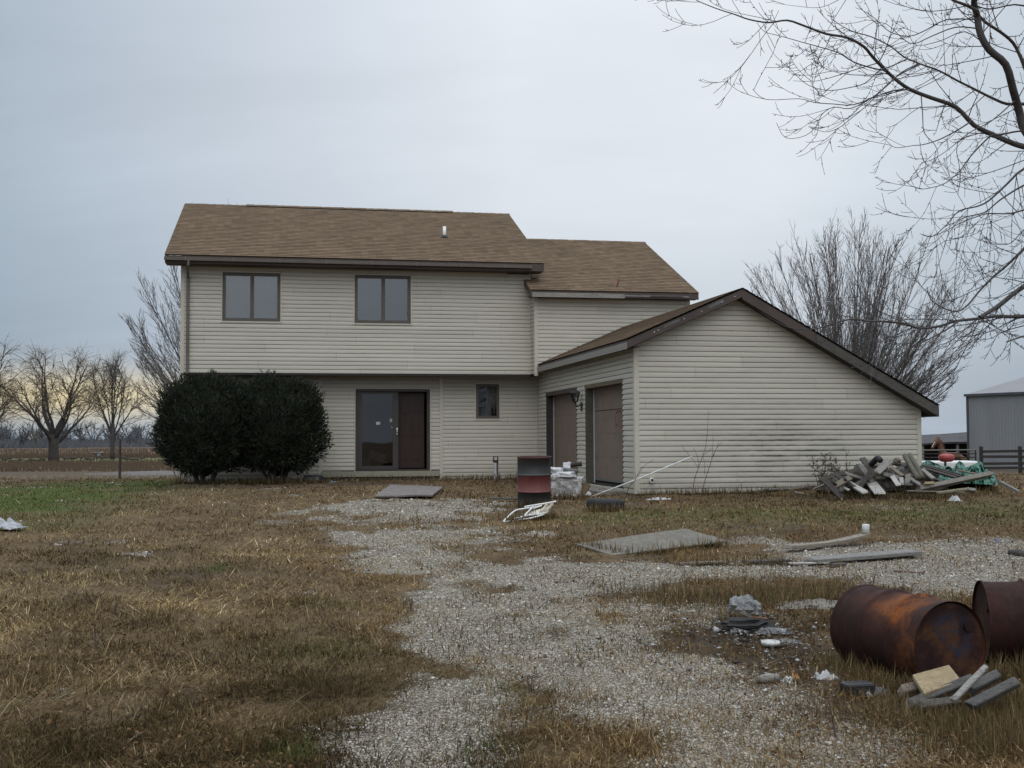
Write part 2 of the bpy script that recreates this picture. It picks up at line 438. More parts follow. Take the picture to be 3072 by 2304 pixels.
lowd = t.ramp(hz.outputs[2], [(.0, 1.0), (.0, 1.0)])
# splash dirt near the ground
sd = t.mth('MULTIPLY', t.mth('SUBTRACT', 1.0, t.mth('DIVIDE', t.mth('SUBTRACT', hz.outputs[2], .42), .45), clamp=True), t.ramp(n2.outputs[0], [(.3, 0.1), (.7, .75)]))
c = t.mix(sd, c, (.26, .23, .18))
# mildew patch on the garage gable: keyed to where it grows on that wall
ex = t.mth('DIVIDE', t.mth('SUBTRACT', hz.outputs[0], 12.15), 1.75); ez_ = t.mth('DIVIDE', t.mth('SUBTRACT', hz.outputs[2], 1.22), .68)
e = t.mth('EXPONENT', t.mth('MULTIPLY', t.mth('ADD', t.mth('MULTIPLY', ex, ex), t.mth('MULTIPLY', ez_, ez_)), -1.0))
e = t.mth('MULTIPLY', e, t.mth('LESS_THAN', hz.outputs[1], -7.8))
st = t.noise(2.3, 5, .7, t.coords('Object', (.8, 1, 4)))
crs = t.mth('FRACT', t.mth('DIVIDE', t.mth('SUBTRACT', hz.outputs[2], .43), .1016))
lapd = t.ramp(crs, [(0, 1.0), (.18, .25), (.55, .12), (.80, .55), (1, 1.0)])
e2 = t.mth('MULTIPLY', t.mth('MULTIPLY', e, t.ramp(st.outputs[0], [(.36, 0.05), (.62, 1.0)])), lapd, clamp=True)
c = t.mix(t.mth('MULTIPLY', e2, 1.25, clamp=True), c, (.060, .058, .042))
# vertical laps between siding panels, a different place on every course
cz_ = t.mth('FLOOR', t.mth('DIVIDE', t.mth('SUBTRACT', hz.outputs[2], .43), .2032))
wn_ = t.n('ShaderNodeTexWhiteNoise'); wn_.noise_dimensions = '1D'; t.l(cz_, wn_.inputs['W'])
sm_ = t.mth('ADD', t.mth('DIVIDE', t.mth('ADD', hz.outputs[0], t.mth('MULTIPLY', hz.outputs[1], 1.0)), 3.66), wn_.outputs['Value'])
jl = t.mth('LESS_THAN', t.mth('FRACT', sm_), .0032)
c = t.mix(t.mth('MULTIPLY', jl, .45), c, (.16, .145, .12))
pt_ = t.n('ShaderNodeTexWhiteNoise'); pt_.noise_dimensions = '2D'
cb2 = t.n('ShaderNodeCombineXYZ'); t.l(cz_, cb2.inputs[0]); t.l(t.mth('FLOOR', sm_), cb2.inputs[1]); t.l(cb2.outputs[0], pt_.inputs['Vector'])
c = t.mix(1.0, c, t.ramp(pt_.outputs['Value'], [(0, .93), (1, 1.05)]), 'MULTIPLY')
wv = t.noise(1.6, 3, .5, t.coords('Object', (.5, .5, 1.5)))
vinyl = t.bsdf(c, .48, 0, t.bump(wv.outputs[0], .35, .05), .35)
trim_vinyl = weathered("vinyl_trim", (.48, .445, .37), (.53, .495, .415), 2, .5, None, .05)
brown = weathered("brown_trim", (.058, .043, .038), (.078, .058, .050), 3, .6, None, .1)
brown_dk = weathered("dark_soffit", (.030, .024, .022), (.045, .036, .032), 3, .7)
bare = weathered("weathered_fascia", (.20, .185, .165), (.30, .28, .25), 5, .75, (.6, 3, 3), .2, (.14, .12, .11))
oldwood = weathered("grey_wood", (.13, .122, .108), (.215, .20, .175), 8, .85, (1, 1, 6), .4, (.08, .07, .06))
gutterm = weathered("gutter_metal", (.155, .135, .125), (.19, .165, .15), 3, .45)
winframe = weathered("window_frame_paint", (.085, .075, .063), (.105, .093, .08), 4, .55)
concrete = weathered("concrete", (.22, .215, .20), (.31, .30, .28), 5, .9, None, .4, (.15, .145, .13))
dark_in = weathered("dark_interior", (.030, .024, .021), (.05, .04, .034), 2, .9)
def glassmat(name, tint, refl):
    t = NT(name)
    g = t.n('ShaderNodeBsdfGlossy'); g.inputs['Roughness'].default_value = .015; g.inputs[0].default_value = (.95, .97, 1, 1)
    tr = t.n('ShaderNodeBsdfTransparent'); tr.inputs[0].default_value = (*tint, 1)
    nz = t.noise(1.3, 2, .5, t.coords('Object')); t.l(t.bump(nz.outputs[0], .04, .02), g.inputs['Normal'])
    fr = t.n('ShaderNodeFresnel'); fr.inputs[0].default_value = 1.5
    m = t.n('ShaderNodeMixShader'); t.l(t.mth('ADD', t.mth('MULTIPLY', fr.outputs[0], 1.0), refl, clamp=True), m.inputs[0])
    t.l(tr.outputs[0], m.inputs[1]); t.l(g.outputs[0], m.inputs[2]); t.l(m.outputs[0], t.out.inputs[0]); return t.m
glass = glassmat("window_glass", (.62, .66, .68), .10)
glass_up = glassmat("upper_window_glass", (.58, .62, .66), .13)
t = NT("asphalt_shingles"); uv = t.n('ShaderNodeUVMap'); uv.uv_map = "UVMap"
br = t.n('ShaderNodeTexBrick'); t.l(uv.outputs[0], br.inputs['Vector'])
br.offset = .37; br.offset_frequency = 1; br.squash = 1.0
for k, v in (('Scale', 1), ('Brick Width', .185), ('Row Height', .1433), ('Mortar Size', .006), ('Bias', 0.0)): br.inputs[k].default_value = v
br.inputs['Color1'].default_value = (.0, .0, .0, 1); br.inputs['Color2'].default_value = (1, 1, 1, 1); br.inputs['Mortar'].default_value = (.12, .12, .12, 1)
tone = t.ramp(br.outputs['Color'], [(0, (.112, .077, .050)), (.3, (.134, .094, .061)), (.6, (.150, .106, .069)), (.85, (.163, .118, .078)), (1, (.168, .113, .075))])
n1 = t.noise(1.1, 4, .6, t.coords('Object')); n2 = t.noise(90, 3, .7, t.coords('Object'))
tone = t.mix(.55, tone, t.ramp(n1.outputs[0], [(.3, .72), (.7, 1.2)]), 'MULTIPLY')
tone = t.mix(.5, tone, t.ramp(n2.outputs[0], [(.25, .45), (.75, 1.5)]), 'MULTIPLY')
shingle = t.bsdf(tone, .95, 0, t.bump(n2.outputs[0], .3, .004), .1)

farm = thing("farmhouse", HM((W / 2, 3.5, .45)), "two storey house with beige siding, tan shingle roof and attached garage", "house")
PIT = .1016
PRF = [(0, .016), (.50, .0135), (.80, .006), (.90, .001), (.905, -.012), (1, -.012)]
def siding(mb, O, dx, nrm, xlo, xhi, z0, z1, holes=()):
    O = Vector((O[0], O[1], 0)); dx = Vector((dx[0], dx[1], 0)); nn = Vector((nrm[0], nrm[1], 0))
    lo = xlo if callable(xlo) else (lambda z, q=xlo: q); hi = xhi if callable(xhi) else (lambda z, q=xhi: q)
    def P(x, z, o): q = O + dx * x + nn * o; return (q.x, q.y, z)
    k = 0
    while z0 + k * PIT < z1 - 1e-4:
        zb = z0 + k * PIT; zt = min(zb + PIT, z1); k += 1
        cuts = sorted({zb, zt, *[h for H in holes for h in H[2:] if zb < h < zt], *[zb + p * PIT for p, _ in PRF if zb < zb + p * PIT < zt]})
        def off(z):
            q = (z - zb) / PIT
            for (a, oa), (b, ob) in zip(PRF, PRF[1:]):
                if q <= b: return oa + (ob - oa) * (q - a) / (b - a)
            return PRF[-1][1]
        for a, b in zip(cuts, cuts[1:]):
            m = (a + b) / 2
            iv = [(lo(m), hi(m))]
            if iv[0][1] - iv[0][0] < .01: continue
            for H in holes:
                if H[2] < m < H[3]:
                    nv = []
                    for p, q in iv:
                        if H[1] <= p or H[0] >= q: nv.append((p, q)); continue
                        if H[0] > p: nv.append((p, H[0]))
                        if H[1] < q: nv.append((H[1], q))
                    iv = nv
            for p, q in iv:
                pa = lo(a) if p == lo(m) else p; pb = lo(b) if p == lo(m) else p
                qa = hi(a) if q == hi(m) else q; qb = hi(b) if q == hi(m) else q
                mb.face([P(pa, a, off(a + 1e-5)), P(qa, a, off(a + 1e-5)), P(qb, b, off(b - 1e-5)), P(pb, b, off(b - 1e-5))])
                if abs(a - zb) < 1e-6: mb.face([P(pa, a, -.012), P(qa, a, -.012), P(qa, a, .016), P(pa, a, .016)])
def roofplane(mb, e0, e1, r0, r1, exp=.1433, u0=0, v0=0, und=True):
    e0, e1, r0, r1 = map(Vector, (e0, e1, r0, r1))
    L = ((r0 + r1) / 2 - (e0 + e1) / 2).length; n = max(1, int(round(L / exp)))
    nn = (e1 - e0).cross(r0 - e0).normalized()
    if nn.z < 0: nn = -nn
    wd = (e1 - e0).length
    ax = (e1 - e0).normalized()
    for i in range(n):
        a, b = i / n, (i + 1) / n
        jit = .002 * mnoise.noise(Vector((i * 3.1, v0, u0)))
        A, B = e0.lerp(r0, a), e1.lerp(r1, a); Cc, D = e1.lerp(r1, b), e0.lerp(r0, b)
        ua = u0 + (A - e0).dot(ax); ub = u0 + (B - e0).dot(ax); uc = u0 + (Cc - e0).dot(ax); ud = u0 + (D - e0).dot(ax)
        va, vb = v0 + i * .1433 + .001, v0 + (i + 1) * .1433 - .001
        up = nn * (.013 + jit); dn = nn * .003
        mb.face([A + up, B + up, Cc + dn, D + dn], [(ua, va), (ub, va), (uc, vb), (ud, vb)])
        mb.face([A, B, B + up, A + up], [(ua, va), (ub, va), (ub, va + .004), (ua, va + .004)])
    if und: mb.face([e0 - nn * .02, r0 - nn * .02, r1 - nn * .02, e1 - nn * .02])

Z0 = .45
ZB, EZ, OL, ORR, RY, RZ = 3.147, 5.975, .366, 9.016, 4.534, 8.211
EO = .45; SL = (RZ - EZ) / (RY + EO); DEP = RY * 2
wz_top = EZ - .20
winL = (.975, 2.378, 4.426, 5.632); winR = (4.214, 5.626, 4.418, 5.638)
u = HB(HM)
siding(u, (0, 0), (1, 0), (0, -1), .04, W - .001, ZB, wz_top, [winL, winR])
siding(u, (0, DEP), (0, -1), (-1, 0), lambda z: max(0, (z - EZ) / SL - EO + .1), lambda z: DEP - max(0, (z - EZ) / SL - EO + .1), ZB, RZ - .2)
u.face([(0, DEP, ZB), (0, DEP, wz_top), (W, DEP, wz_top), (W, DEP, ZB)])
siding(u, (W, 0), (0, 1), (1, 0), lambda z: max(0, (z - EZ) / SL - EO + .1), lambda z: DEP - max(0, (z - EZ) / SL - EO + .1), ZB, RZ - .2)
u.build("upper_wall", vinyl, farm)
def post(name, x, y, z0, z1, w=.075, t_=.02, sx=1, tr=HM, m=None):
    q = HB(tr); q.bb((x - t_ * sx, y - t_, z0), (x + w * sx, y + .002, z1)); q.bb((x - t_ * sx, y + .002, z0), (x + .002 * sx, y + w, z1))
    return q.build(name, m or trim_vinyl, farm)
post("corner_post", 0, 0, ZB - .02, wz_top)
# lower wall, set back under the upper floor
DL = .622; door = (4.272, 6.184, .686, 2.783); sw = (7.397, 8.012, 2.018, 2.919)
XL = 9.03
u = HB(HM)
siding(u, (0, DL), (1, 0), (0, -1), 0, 3.34, Z0 - .05, ZB - .03, [])
siding(u, (0, DL), (1, 0), (0, -1), 3.40, 6.44, .70, ZB - .03, [door])
siding(u, (0, DL), (1, 0), (0, -1), 6.50, XL, Z0 - .03, ZB - .03, [sw])
u.face([(0, DL, Z0), (0, DEP, Z0), (0, DEP, ZB), (0, DL, ZB)]); u.face([(0, DEP, Z0), (W, DEP, Z0), (W, DEP, ZB), (0, DEP, ZB)])
u.build("lower_wall", vinyl, farm)
for a, b_ in ((3.34, 3.425), (6.44, 6.525), (XL - .03, XL + .004), (-.02, .08)):
    u = HB(HM); u.bb((a, DL - .03, Z0 - .05), (b_, DL + .02, ZB - .03)); u.build("wall_trim", trim_vinyl, farm)
u = HB(HM); u.bb((3.40, DL - .05, .53), (6.44, DL + .03, .675)); u.build("door_ledge", weathered("ledge_paint", (.24, .225, .17), (.31, .29, .225), 4, .7), farm)
u = HB(HM); u.bb((0, DL + .03, -.1), (XL, DL + .2, .50)); u.build("foundation", concrete, farm)
u = HB(HM)
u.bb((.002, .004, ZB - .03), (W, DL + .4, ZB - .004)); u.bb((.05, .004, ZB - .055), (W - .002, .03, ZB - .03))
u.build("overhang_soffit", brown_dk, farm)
# roof of the main block
u = HB(HM)
roofplane(u, (-OL, -EO, EZ), (ORR, -EO, EZ), (-OL, RY, RZ), (ORR, RY, RZ))
u.build("main_roof", shingle, farm)
u = HB(HM); roofplane(u, (ORR, DEP + EO, EZ), (-OL, DEP + EO, EZ), (ORR, RY, RZ), (-OL, RY, RZ)); u.build("main_roof", shingle, farm)
u = HB(HM)
for i in range(44):
    x0 = -OL + i * (ORR + OL) / 44; x1 = x0 + (ORR + OL) / 44 + .015
    lift = .035 if 1.38 < (x0 + x1) / 2 < 7.3 else .010
    for s in (-1, 1):
        q = [(x0, RY, RZ + lift + .004 * (i % 3)), (x1, RY, RZ + lift + .012), (x1, RY + s * .15, RZ + lift - .15 * SL), (x0, RY + s * .15, RZ + lift - .15 * SL - .004)]
        u.face(q, [(x0, .02), (x1, .02), (x1, .13), (x0, .13)])
u.build("ridge_cap", shingle, farm)
u = HB(HM)
for s in (-1, 1): u.bb((1.38, RY + s * .135 - .012, RZ - .075), (7.3, RY + s * .135 + .012, RZ - .028))
u.build("ridge_vent", weathered("black_vent", (.015, .015, .016), (.025, .025, .026), 4, .8), farm)
u = HB(HM)
u.bb((-OL + .01, -EO + .01, EZ - .205), (ORR - .01, -EO + .035, EZ - .022))
u.bb((-OL + .012, -EO + .035, EZ - .200), (ORR - .012, .05, EZ - .185))
for x in (-OL + .011, ORR - .036):
    for s in (-1, 1):
        ya = RY + s * (RY + EO - .012); n_ = Vector((0, -s * SL, 1)).normalized()
        p0, p1 = Vector((x, ya, EZ - .022)), Vector((x, RY, RZ - .022))
        u.raw([p0, p1, p1 - Vector((0, 0, .185)), p0 - Vector((0, 0, .185)), p0 + Vector((.025, 0, 0)), p1 + Vector((.025, 0, 0)), p1 + Vector((.025, 0, -.185)), p0 + Vector((.025, 0, -.185))], [(0, 1, 2, 3), (4, 7, 6, 5), (0, 4, 5, 1), (3, 2, 6, 7), (0, 3, 7, 4)])
u.build("fascia", brown, farm)
u = HB(HM)
gy0 = -EO - .004
prof = [(0, .0), (0, -.065), (-.03, -.082), (-.075, -.082), (-.085, -.045), (-.095, -.006), (-.088, -.006), (-.078, -.045), (-.07, -.074), (-.03, -.074), (-.006, -.06), (-.006, 0)]
gx0, gx1 = -OL + .0, 8.68
zg_ = EZ - .062
for (a, b), (c_, d_) in zip(prof, prof[1:] + prof[:1]):
    u.face([(gx0, gy0 + a, zg_ + b), (gx1, gy0 + a, zg_ + b), (gx1, gy0 + c_, zg_ + d_), (gx0, gy0 + c_, zg_ + d_)])
for x in (gx0, gx1): u.face([(x, gy0, zg_), (x, gy0 - .03, zg_ - .08), (x, gy0 - .09, zg_ - .006)][::1])
for i in range(8):
    x = gx0 + .5 + i * 1.12; u.bb((x - .012, gy0 - .098, zg_ - .088), (x + .012, gy0, zg_ + .004))
u.build("gutter", gutterm, farm)
u = HB(HM)
u.tube([(.20, gy0 - .05, zg_ - .08), (.20, gy0 - .05, zg_ - .20)], .035, 8)
u.tube([(.19, gy0 - .04, zg_ - .20), (.17, gy0 + .18, zg_ - .30), (.155, -.06, zg_ - .42), (.155, -.055, zg_ - .52)], .032, 8)
u.bb((.12, -.085, ZB - .03), (.19, -.025, zg_ - .5))
u.build("downspout", weathered("downspout_paint", (.10, .083, .075), (.135, .11, .10), 3, .5), farm)
px, py = 6.717, 1.739; pz = EZ + SL * (py + EO)
u = HB(HM); u.tube([(px, py, pz - .05), (px, py, pz + .30)], .045, 14); vp = u.build("vent_pipe", weathered("white_pipe", (.74, .73, .70), (.8, .79, .76), 5, .5), farm, True)
u = HB(HM); u.lathe((px, py, pz - .06), [(.11, -.02), (.10, .07), (.062, .12), (.05, .12)], 14); u.box((px, py, pz - .01), (.34, .36, .012), (1, 0, 0), (0, math.cos(math.atan(SL)), math.sin(math.atan(SL))), (0, -math.sin(math.atan(SL)), math.cos(math.atan(SL))))
u.build("flashing", weathered("black_rubber", (.014, .014, .015), (.022, .022, .024), 6, .6), vp)

# wing
DW, WZ, WXR, WOL, WRY, WRZ = .5325, 5.236, 13.025, .182, 3.841, 7.347
WE = DW + .315; WS = (WRZ - WZ) / (WRY + WE); WXW = 12.86
u = HB(HM)
siding(u, (W, -DW), (1, 0), (0, -1), .05, WXW - W, ZB - .0, WZ - .16)
siding(u, (W, 0), (0, -1), (-1, 0), .015, DW - .005, ZB, WZ - .14)
siding(u, (WXW, -DW), (0, 1), (1, 0), lambda z: max(0, (z - WZ) / WS - .315 + .1), lambda z: 2 * (WRY + DW) - max(0, (z - WZ) / WS - .3), 2.2, WRZ - .2)
u.face([(W, 2 * WRY + DW, Z0), (WXW, 2 * WRY + DW, Z0), (WXW, 2 * WRY + DW, WZ), (W, 2 * WRY + DW, WZ)])
u.build("wing_wall", vinyl, farm)
post("corner_post", W, -DW, ZB - .065, WZ - .15, .07, .018)
q = HB(HM); q.bb((WXW - .07, -DW - .02, 3), (WXW + .02, -DW, WZ - .12)); q.build("corner_post", trim_vinyl, farm)
q = HB(HM); q.bb((W - .03, -.03, ZB), (W - .002, -.004, WZ)); q.build("corner_trim", trim_vinyl, farm)
u = HB(HM)
tY = (WE) / (WRY + WE)
zw0 = WZ + tY * (WRZ - WZ)
roofplane(u, (W, -WE, WZ), (WXR, -WE, WZ), (W, WRY, WRZ), (WXR, WRY, WRZ), u0=.18)
roofplane(u, (W - WOL, -WE, WZ), (W, -WE, WZ), (W - WOL, -.02, zw0 - .01), (W, -.02, zw0 - .01), exp=.1433)
u.build("wing_roof", shingle, farm)
u = HB(HM); roofplane(u, (WXR, 2 * WRY + WE, WZ), (W, 2 * WRY + WE, WZ), (WXR, WRY, WRZ), (W, WRY, WRZ)); u.build("wing_roof", shingle, farm)
u = HB(HM)
for i in range(20):
    x0 = W + i * (WXR - W) / 20; x1 = x0 + (WXR - W) / 20 + .012
    for s in (-1, 1): u.face([(x0, WRY, WRZ + .016 + .004 * (i % 3)), (x1, WRY, WRZ + .024), (x1, WRY + s * .14, WRZ + .014 - .14 * WS), (x0, WRY + s * .14, WRZ + .010 - .14 * WS)], [(x0, .02), (x1, .02), (x1, .13), (x0, .13)])
u.build("ridge_cap", shingle, farm)
u = HB(HM)
u.bb((W - WOL + .01, -WE + .012, WZ - .16), (WXR - .01, -WE + .04, WZ - .02))
u.bb((W - WOL + .012, -WE + .04, WZ - .155), (WXR - .012, -DW + .02, WZ - .14))
x = W - WOL + .012
p0, p1 = Vector((x, -WE + .01, WZ - .02)), Vector((x, -.02, zw0 - .03))
u.raw([p0, p1, p1 - Vector((0, 0, .15)), p0 - Vector((0, 0, .15)), p0 + Vector((.025, 0, 0)), p1 + Vector((.025, 0, 0)), p1 + Vector((.025, 0, -.15)), p0 + Vector((.025, 0, -.15))], [(0, 1, 2, 3), (4, 7, 6, 5), (0, 4, 5, 1), (3, 2, 6, 7), (0, 3, 7, 4)])
x = WXR - .037
p0, p1 = Vector((x, -WE + .01, WZ - .02)), Vector((x, WRY, WRZ - .02))
u.raw([p0, p1, p1 - Vector((0, 0, .16)), p0 - Vector((0, 0, .16)), p0 + Vector((.025, 0, 0)), p1 + Vector((.025, 0, 0)), p1 + Vector((.025, 0, -.16)), p0 + Vector((.025, 0, -.16))], [(0, 1, 2, 3), (4, 7, 6, 5), (0, 4, 5, 1), (3, 2, 6, 7), (0, 3, 7, 4)])
u.build("fascia", brown, farm)
u = HB(HM); u.bb((W - WOL + .05, -WE - .014, WZ - .175), (11.03, -WE + .012, WZ - .062)); u.build("eave_board", bare, farm)
u = HB(HM); u.bb((11.05, -WE - .004, WZ - .125), (12.75, -WE + .011, WZ - .085)); u.bb((11.7, -WE - .03, WZ - .10), (12.6, -WE - .006, WZ - .094)); u.build("eave_board", weathered("rotten_board", (.12, .115, .11), (.28, .27, .26), 9, .8, (1, 1, 3), .3, (.04, .035, .03)), farm)
# missing strip of siding and loose flashing under the main eave
u = HB(HM); u.bb((8.13, -.024, 5.735), (8.70, -.004, 5.79)); u.build("siding_gap", weathered("bare_sheathing", (.055, .05, .045), (.10, .09, .08), 30, .9), farm)
u = HB(HM); u.bb((8.70, -.03, 5.66), (8.714, -.02, 5.78)); wm_ = weathered("white_metal", (.5, .5, .49), (.6, .6, .59), 5, .4); u.build("loose_flashing", wm_, farm); u = HB(HM); u.bb((8.71, -.35, 5.655), (8.80, -.30, 5.66)); u.build("loose_flashing", wm_, farm); u = HB(HM); u.box((9.05, -.30, 5.60), (.30, .03, .006)); u.build("loose_flashing", wm_, farm)
# lifted shingles on the wing roof
def wroof(x, y, h=0): return Vector((x, y, WZ + WS * (y + WE) + h))
u = HB(HM)
for (xa, xb, y) in ((10.54, 10.89, -.38), (10.98, 11.35, -.50)):
    u.face([wroof(xa, y, .016), wroof(xb, y, .016), wroof(xb, y + .05, .014), wroof(xa, y + .05, .014)])
u.build("shingle_tear", weathered("black_felt", (.035, .028, .026), (.05, .042, .038), 9, .9), farm)
# windows
def window(name, x0, x1, z0, z1, y, shade, split=True, g=glass):
    wn = HB(HM); f = .052
    def fr(a, b, c_, d_, w=f, ya=-.022, yb=.05):
        wn.bb((a, y + ya, c_), (b, y + yb, c_ + w)); wn.bb((a, y + ya, d_ - w), (b, y + yb, d_))
        wn.bb((a, y + ya, c_ + w), (a + w, y + yb, d_ - w)); wn.bb((b - w, y + ya, c_ + w), (b, y + yb, d_ - w))
    fr(x0, x1, z0, z1, .032)
    xm = (x0 + x1) / 2
    if split:
        fr(x0 + .032, xm + .012, z0 + .032, z1 - .032, .045, -.012); fr(xm - .012 + .025, x1 - .032, z0 + .032, z1 - .032, .045, -.012)
    else: fr(x0 + .032, x1 - .032, z0 + .032, z1 - .032, .04, -.01)
    wo_ = wn.build(name, winframe, farm)
    q = HB(HM); q.bb((x0 - .035, y - .03, z0 - .04), (x1 + .035, y + .0, z0 - .003)); q.bb((x0 - .03, y - .026, z0), (x0 - .003, y, z1 + .03)); q.bb((x1 + .003, y - .026, z0), (x1 + .03, y, z1 + .03)); q.bb((x0 - .03, y - .026, z1 + .003), (x1 + .03, y, z1 + .03)); q.build("casing", trim_vinyl, wo_)
    halves = ((x0 + .07, xm - .03), (xm + .055, x1 - .07)) if split else ((x0 + .07, x1 - .07),)
    for a, b in halves:
        q = HB(HM); q.face([(a, y + .02, z0 + .07), (b, y + .02, z0 + .07), (b, y + .02, z1 - .07), (a, y + .02, z1 - .07)]); q.build("pane", g, wo_)
    if shade:
        q = HB(HM); n_ = 60
        for i in range(n_):
            xa = x0 + (x1 - x0) * i / n_; xb = x0 + (x1 - x0) * (i + 1) / n_
            q.face([(xa, y + .11 + .004 * math.sin(i * .4), z0), (xb, y + .11 + .004 * math.sin(i * .4 + .4), z0), (xb, y + .11 + .004 * math.sin(i * .4 + .4), z1), (xa, y + .11 + .004 * math.sin(i * .4), z1)])
        q.build("window_shade", shade, wo_)
    q = HB(HM); q.bb((x0 - .1, y + .5, z0 - .1), (x1 + .1, y + .51, z1 + .1)); q.bb((x0 - .1, y + .06, z0 - .1), (x0 - .09, y + .5, z1 + .1)); q.bb((x1 + .09, y + .06, z0 - .1), (x1 + .1, y + .5, z1 + .1)); q.build("reveal", dark_in, wo_)
    return wo_
shadeL = weathered("pale_shade", (.24, .24, .225), (.29, .29, .27), 1.5, .8, None, .03)
shadeR = weathered("sky_tint_shade", (.05, .066, .095), (.065, .082, .115), 1.2, .8, None, .03)  # sky reflection of the right window is put into this blue-grey
window("window", *winL[:2], *winL[2:], 0, shadeL, True, glass_up)["label"] = "two pane window with pale shade drawn"
window("window", *winR[:2], *winR[2:], 0, shadeR, True, glass_up)["label"] = "two pane window reflecting branches and grey sky"
wo_ = window("window", *sw[:2], *sw[2:], DL, None, False, glassmat("small_glass", (.75, .76, .76), .02)); wo_["label"] = "small single pane window with half drawn curtain"
q = HB(HM); n_ = 26
for i in range(n_):
    f_ = lambda i: (7.66 + .30 * i / n_, DL + .12 + .015 * math.sin(i * 1.3), 2.08), 
    xa, xb = 7.68 + .28 * i / n_, 7.68 + .28 * (i + 1) / n_
    ya, yb = DL + .12 + .015 * math.sin(i * 1.3), DL + .12 + .015 * math.sin((i + 1) * 1.3)
    q.face([(xa, ya, 2.06), (xb, yb, 2.06), (xb, yb, 2.88), (xa, ya, 2.88)])
for i in range(1):
    xa = 7.45 + i * .03; q.face([(xa, DL + .1, 2.5 + .03 * (i % 3)), (xa + .02, DL + .1, 2.5), (xa + .02, DL + .1, 2.88), (xa, DL + .1, 2.88)])
q.build("curtain", weathered("grey_curtain", (.17, .17, .155), (.26, .26, .235), 6, .9, (1, 1, 5)), wo_)
q = HB(HM); q.lathe((7.49, DL + .07, 2.06), [(.05, 0), (.075, .22), (.07, .22), (.05, .02)], 12); q.lathe((7.88, DL + .07, 2.06), [(.045, 0), (.065, .23), (.06, .23), (.04, .02)], 12); q.bb((7.45, DL + .03, 2.05), (7.97, DL + .16, 2.065)); q.build("sill_pots", dark_in, wo_)
# patio door
x0, x1, z0, z1 = door
q = HB(HM)
q.bb((x0, DL - .03, z1 - .065), (x1, DL + .12, z1)); q.bb((x0, DL - .03, z0), (x0 + .05, DL + .12, z1 - .065)); q.bb((x1 - .075, DL - .03, z0), (x1, DL + .12, z1 - .065)); q.bb((x0 + .05, DL - .03, z0), (x1 - .075, DL + .12, z0 + .03))
pd = q.build("patio_door", weathered("brown_frame", (.040, .032, .028), (.058, .046, .040), 3, .55), farm); pd["label"] = "sliding patio door with right half standing open"
for xa in (x0 - .028, x1 + .004): q = HB(HM); q.bb((xa, DL - .034, z0 - .02), (xa + .024, DL - .002, z1 + .03)); q.build("casing", trim_vinyl, pd)
xm = 5.36
q = HB(HM)
q.bb((x0 + .052, DL + .02, z0 + .035), (x0 + .17, DL + .06, z1 - .07)); q.bb((xm - .13, DL + .02, z0 + .035), (xm + .01, DL + .06, z1 - .07)); q.bb((x0 + .17, DL + .02, z0 + .035), (xm - .13, DL + .06, z0 + .12)); q.bb((x0 + .17, DL + .02, z1 - .13), (xm - .13, DL + .06, z1 - .07))
q.build("sliding_panel", weathered("panel_brown", (.045, .040, .036), (.06, .053, .048), 3, .45), pd)
q = HB(HM); q.face([(x0 + .165, DL + .04, z0 + .11), (xm - .125, DL + .04, z0 + .11), (xm - .125, DL + .04, z1 - .125), (x0 + .165, DL + .04, z1 - .125)]); q.build("door_glass", glassmat("door_glass", (.55, .55, .55), .03), pd)
white = weathered("white_paper", (.42, .43, .43), (.5, .5, .5), 9, .7)
q = HB(HM); q.bb((4.80, DL + .030, 1.865), (4.905, DL + .036, 1.94)); q.build("sticker", white, pd)
q = HB(HM); q.bb((5.15, DL + .030, 1.935), (5.215, DL + .036, 2.02)); q.build("sticker", weathered("pale_green_paper", (.26, .30, .28), (.3, .34, .32), 9, .7), pd)
q = HB(HM); q.tube([(5.335, DL - .01, 1.67), (5.335, DL - .035, 1.73), (5.335, DL - .01, 1.78)], .014, 8); hw_ = weathered("white_handle", (.75, .74, .72), (.8, .79, .77), 5, .3); q.build("handle", hw_, pd); q = HB(HM); q.tube([(5.335, DL + .0, 1.61), (5.335, DL - .02, 1.63)], .012, 6); q.build("lock_knob", hw_, pd); q = HB(HM); q.tube([(5.195, DL + .01, 1.795), (5.215, DL + .0, 1.80)], .010, 6); q.build("latch", hw_, pd)
# brown panelled door just inside, and the dark room
doorwood = weathered("panelled_wood", (.020, .010, .0075), (.040, .017, .012), 3, .45, (6, 6, .6), .25)
q = HB(HM); q.bb((5.38, DL + .20, z0 + .06), (6.06, DL + .24, z1 - .08))
for (a, b, c_, d_) in ((5.45, 5.66, .95, 1.45), (5.74, 5.95, .95, 1.45), (5.45, 5.66, 1.55, 2.05), (5.74, 5.95, 1.55, 2.05), (5.45, 5.66, 2.15, 2.5), (5.74, 5.95, 2.15, 2.5)):
    q.bb((a, DL + .188, c_), (b, DL + .2, d_)); q.bb((a + .03, DL + .176, c_ + .03), (b - .03, DL + .188, d_ - .03))
q.build("inner_door", doorwood, pd)
q = HB(HM); q.bb((x0 - .3, DL + 1.6, .3), (x1 + .3, DL + 1.62, 3.0)); q.bb((x0 - .3, DL + .13, .3), (x0 - .28, DL + 1.6, 3)); q.bb((x1 + .28, DL + .13, .3), (x1 + .3, DL + 1.6, 3)); q.bb((x0 - .28, DL + .13, 2.9), (x1 + .28, DL + 1.6, 2.92)); q.bb((x0 - .28, DL + .05, .60), (x1 + .28, DL + 1.6, .66)); q.build("entry_room", dark_in, pd)
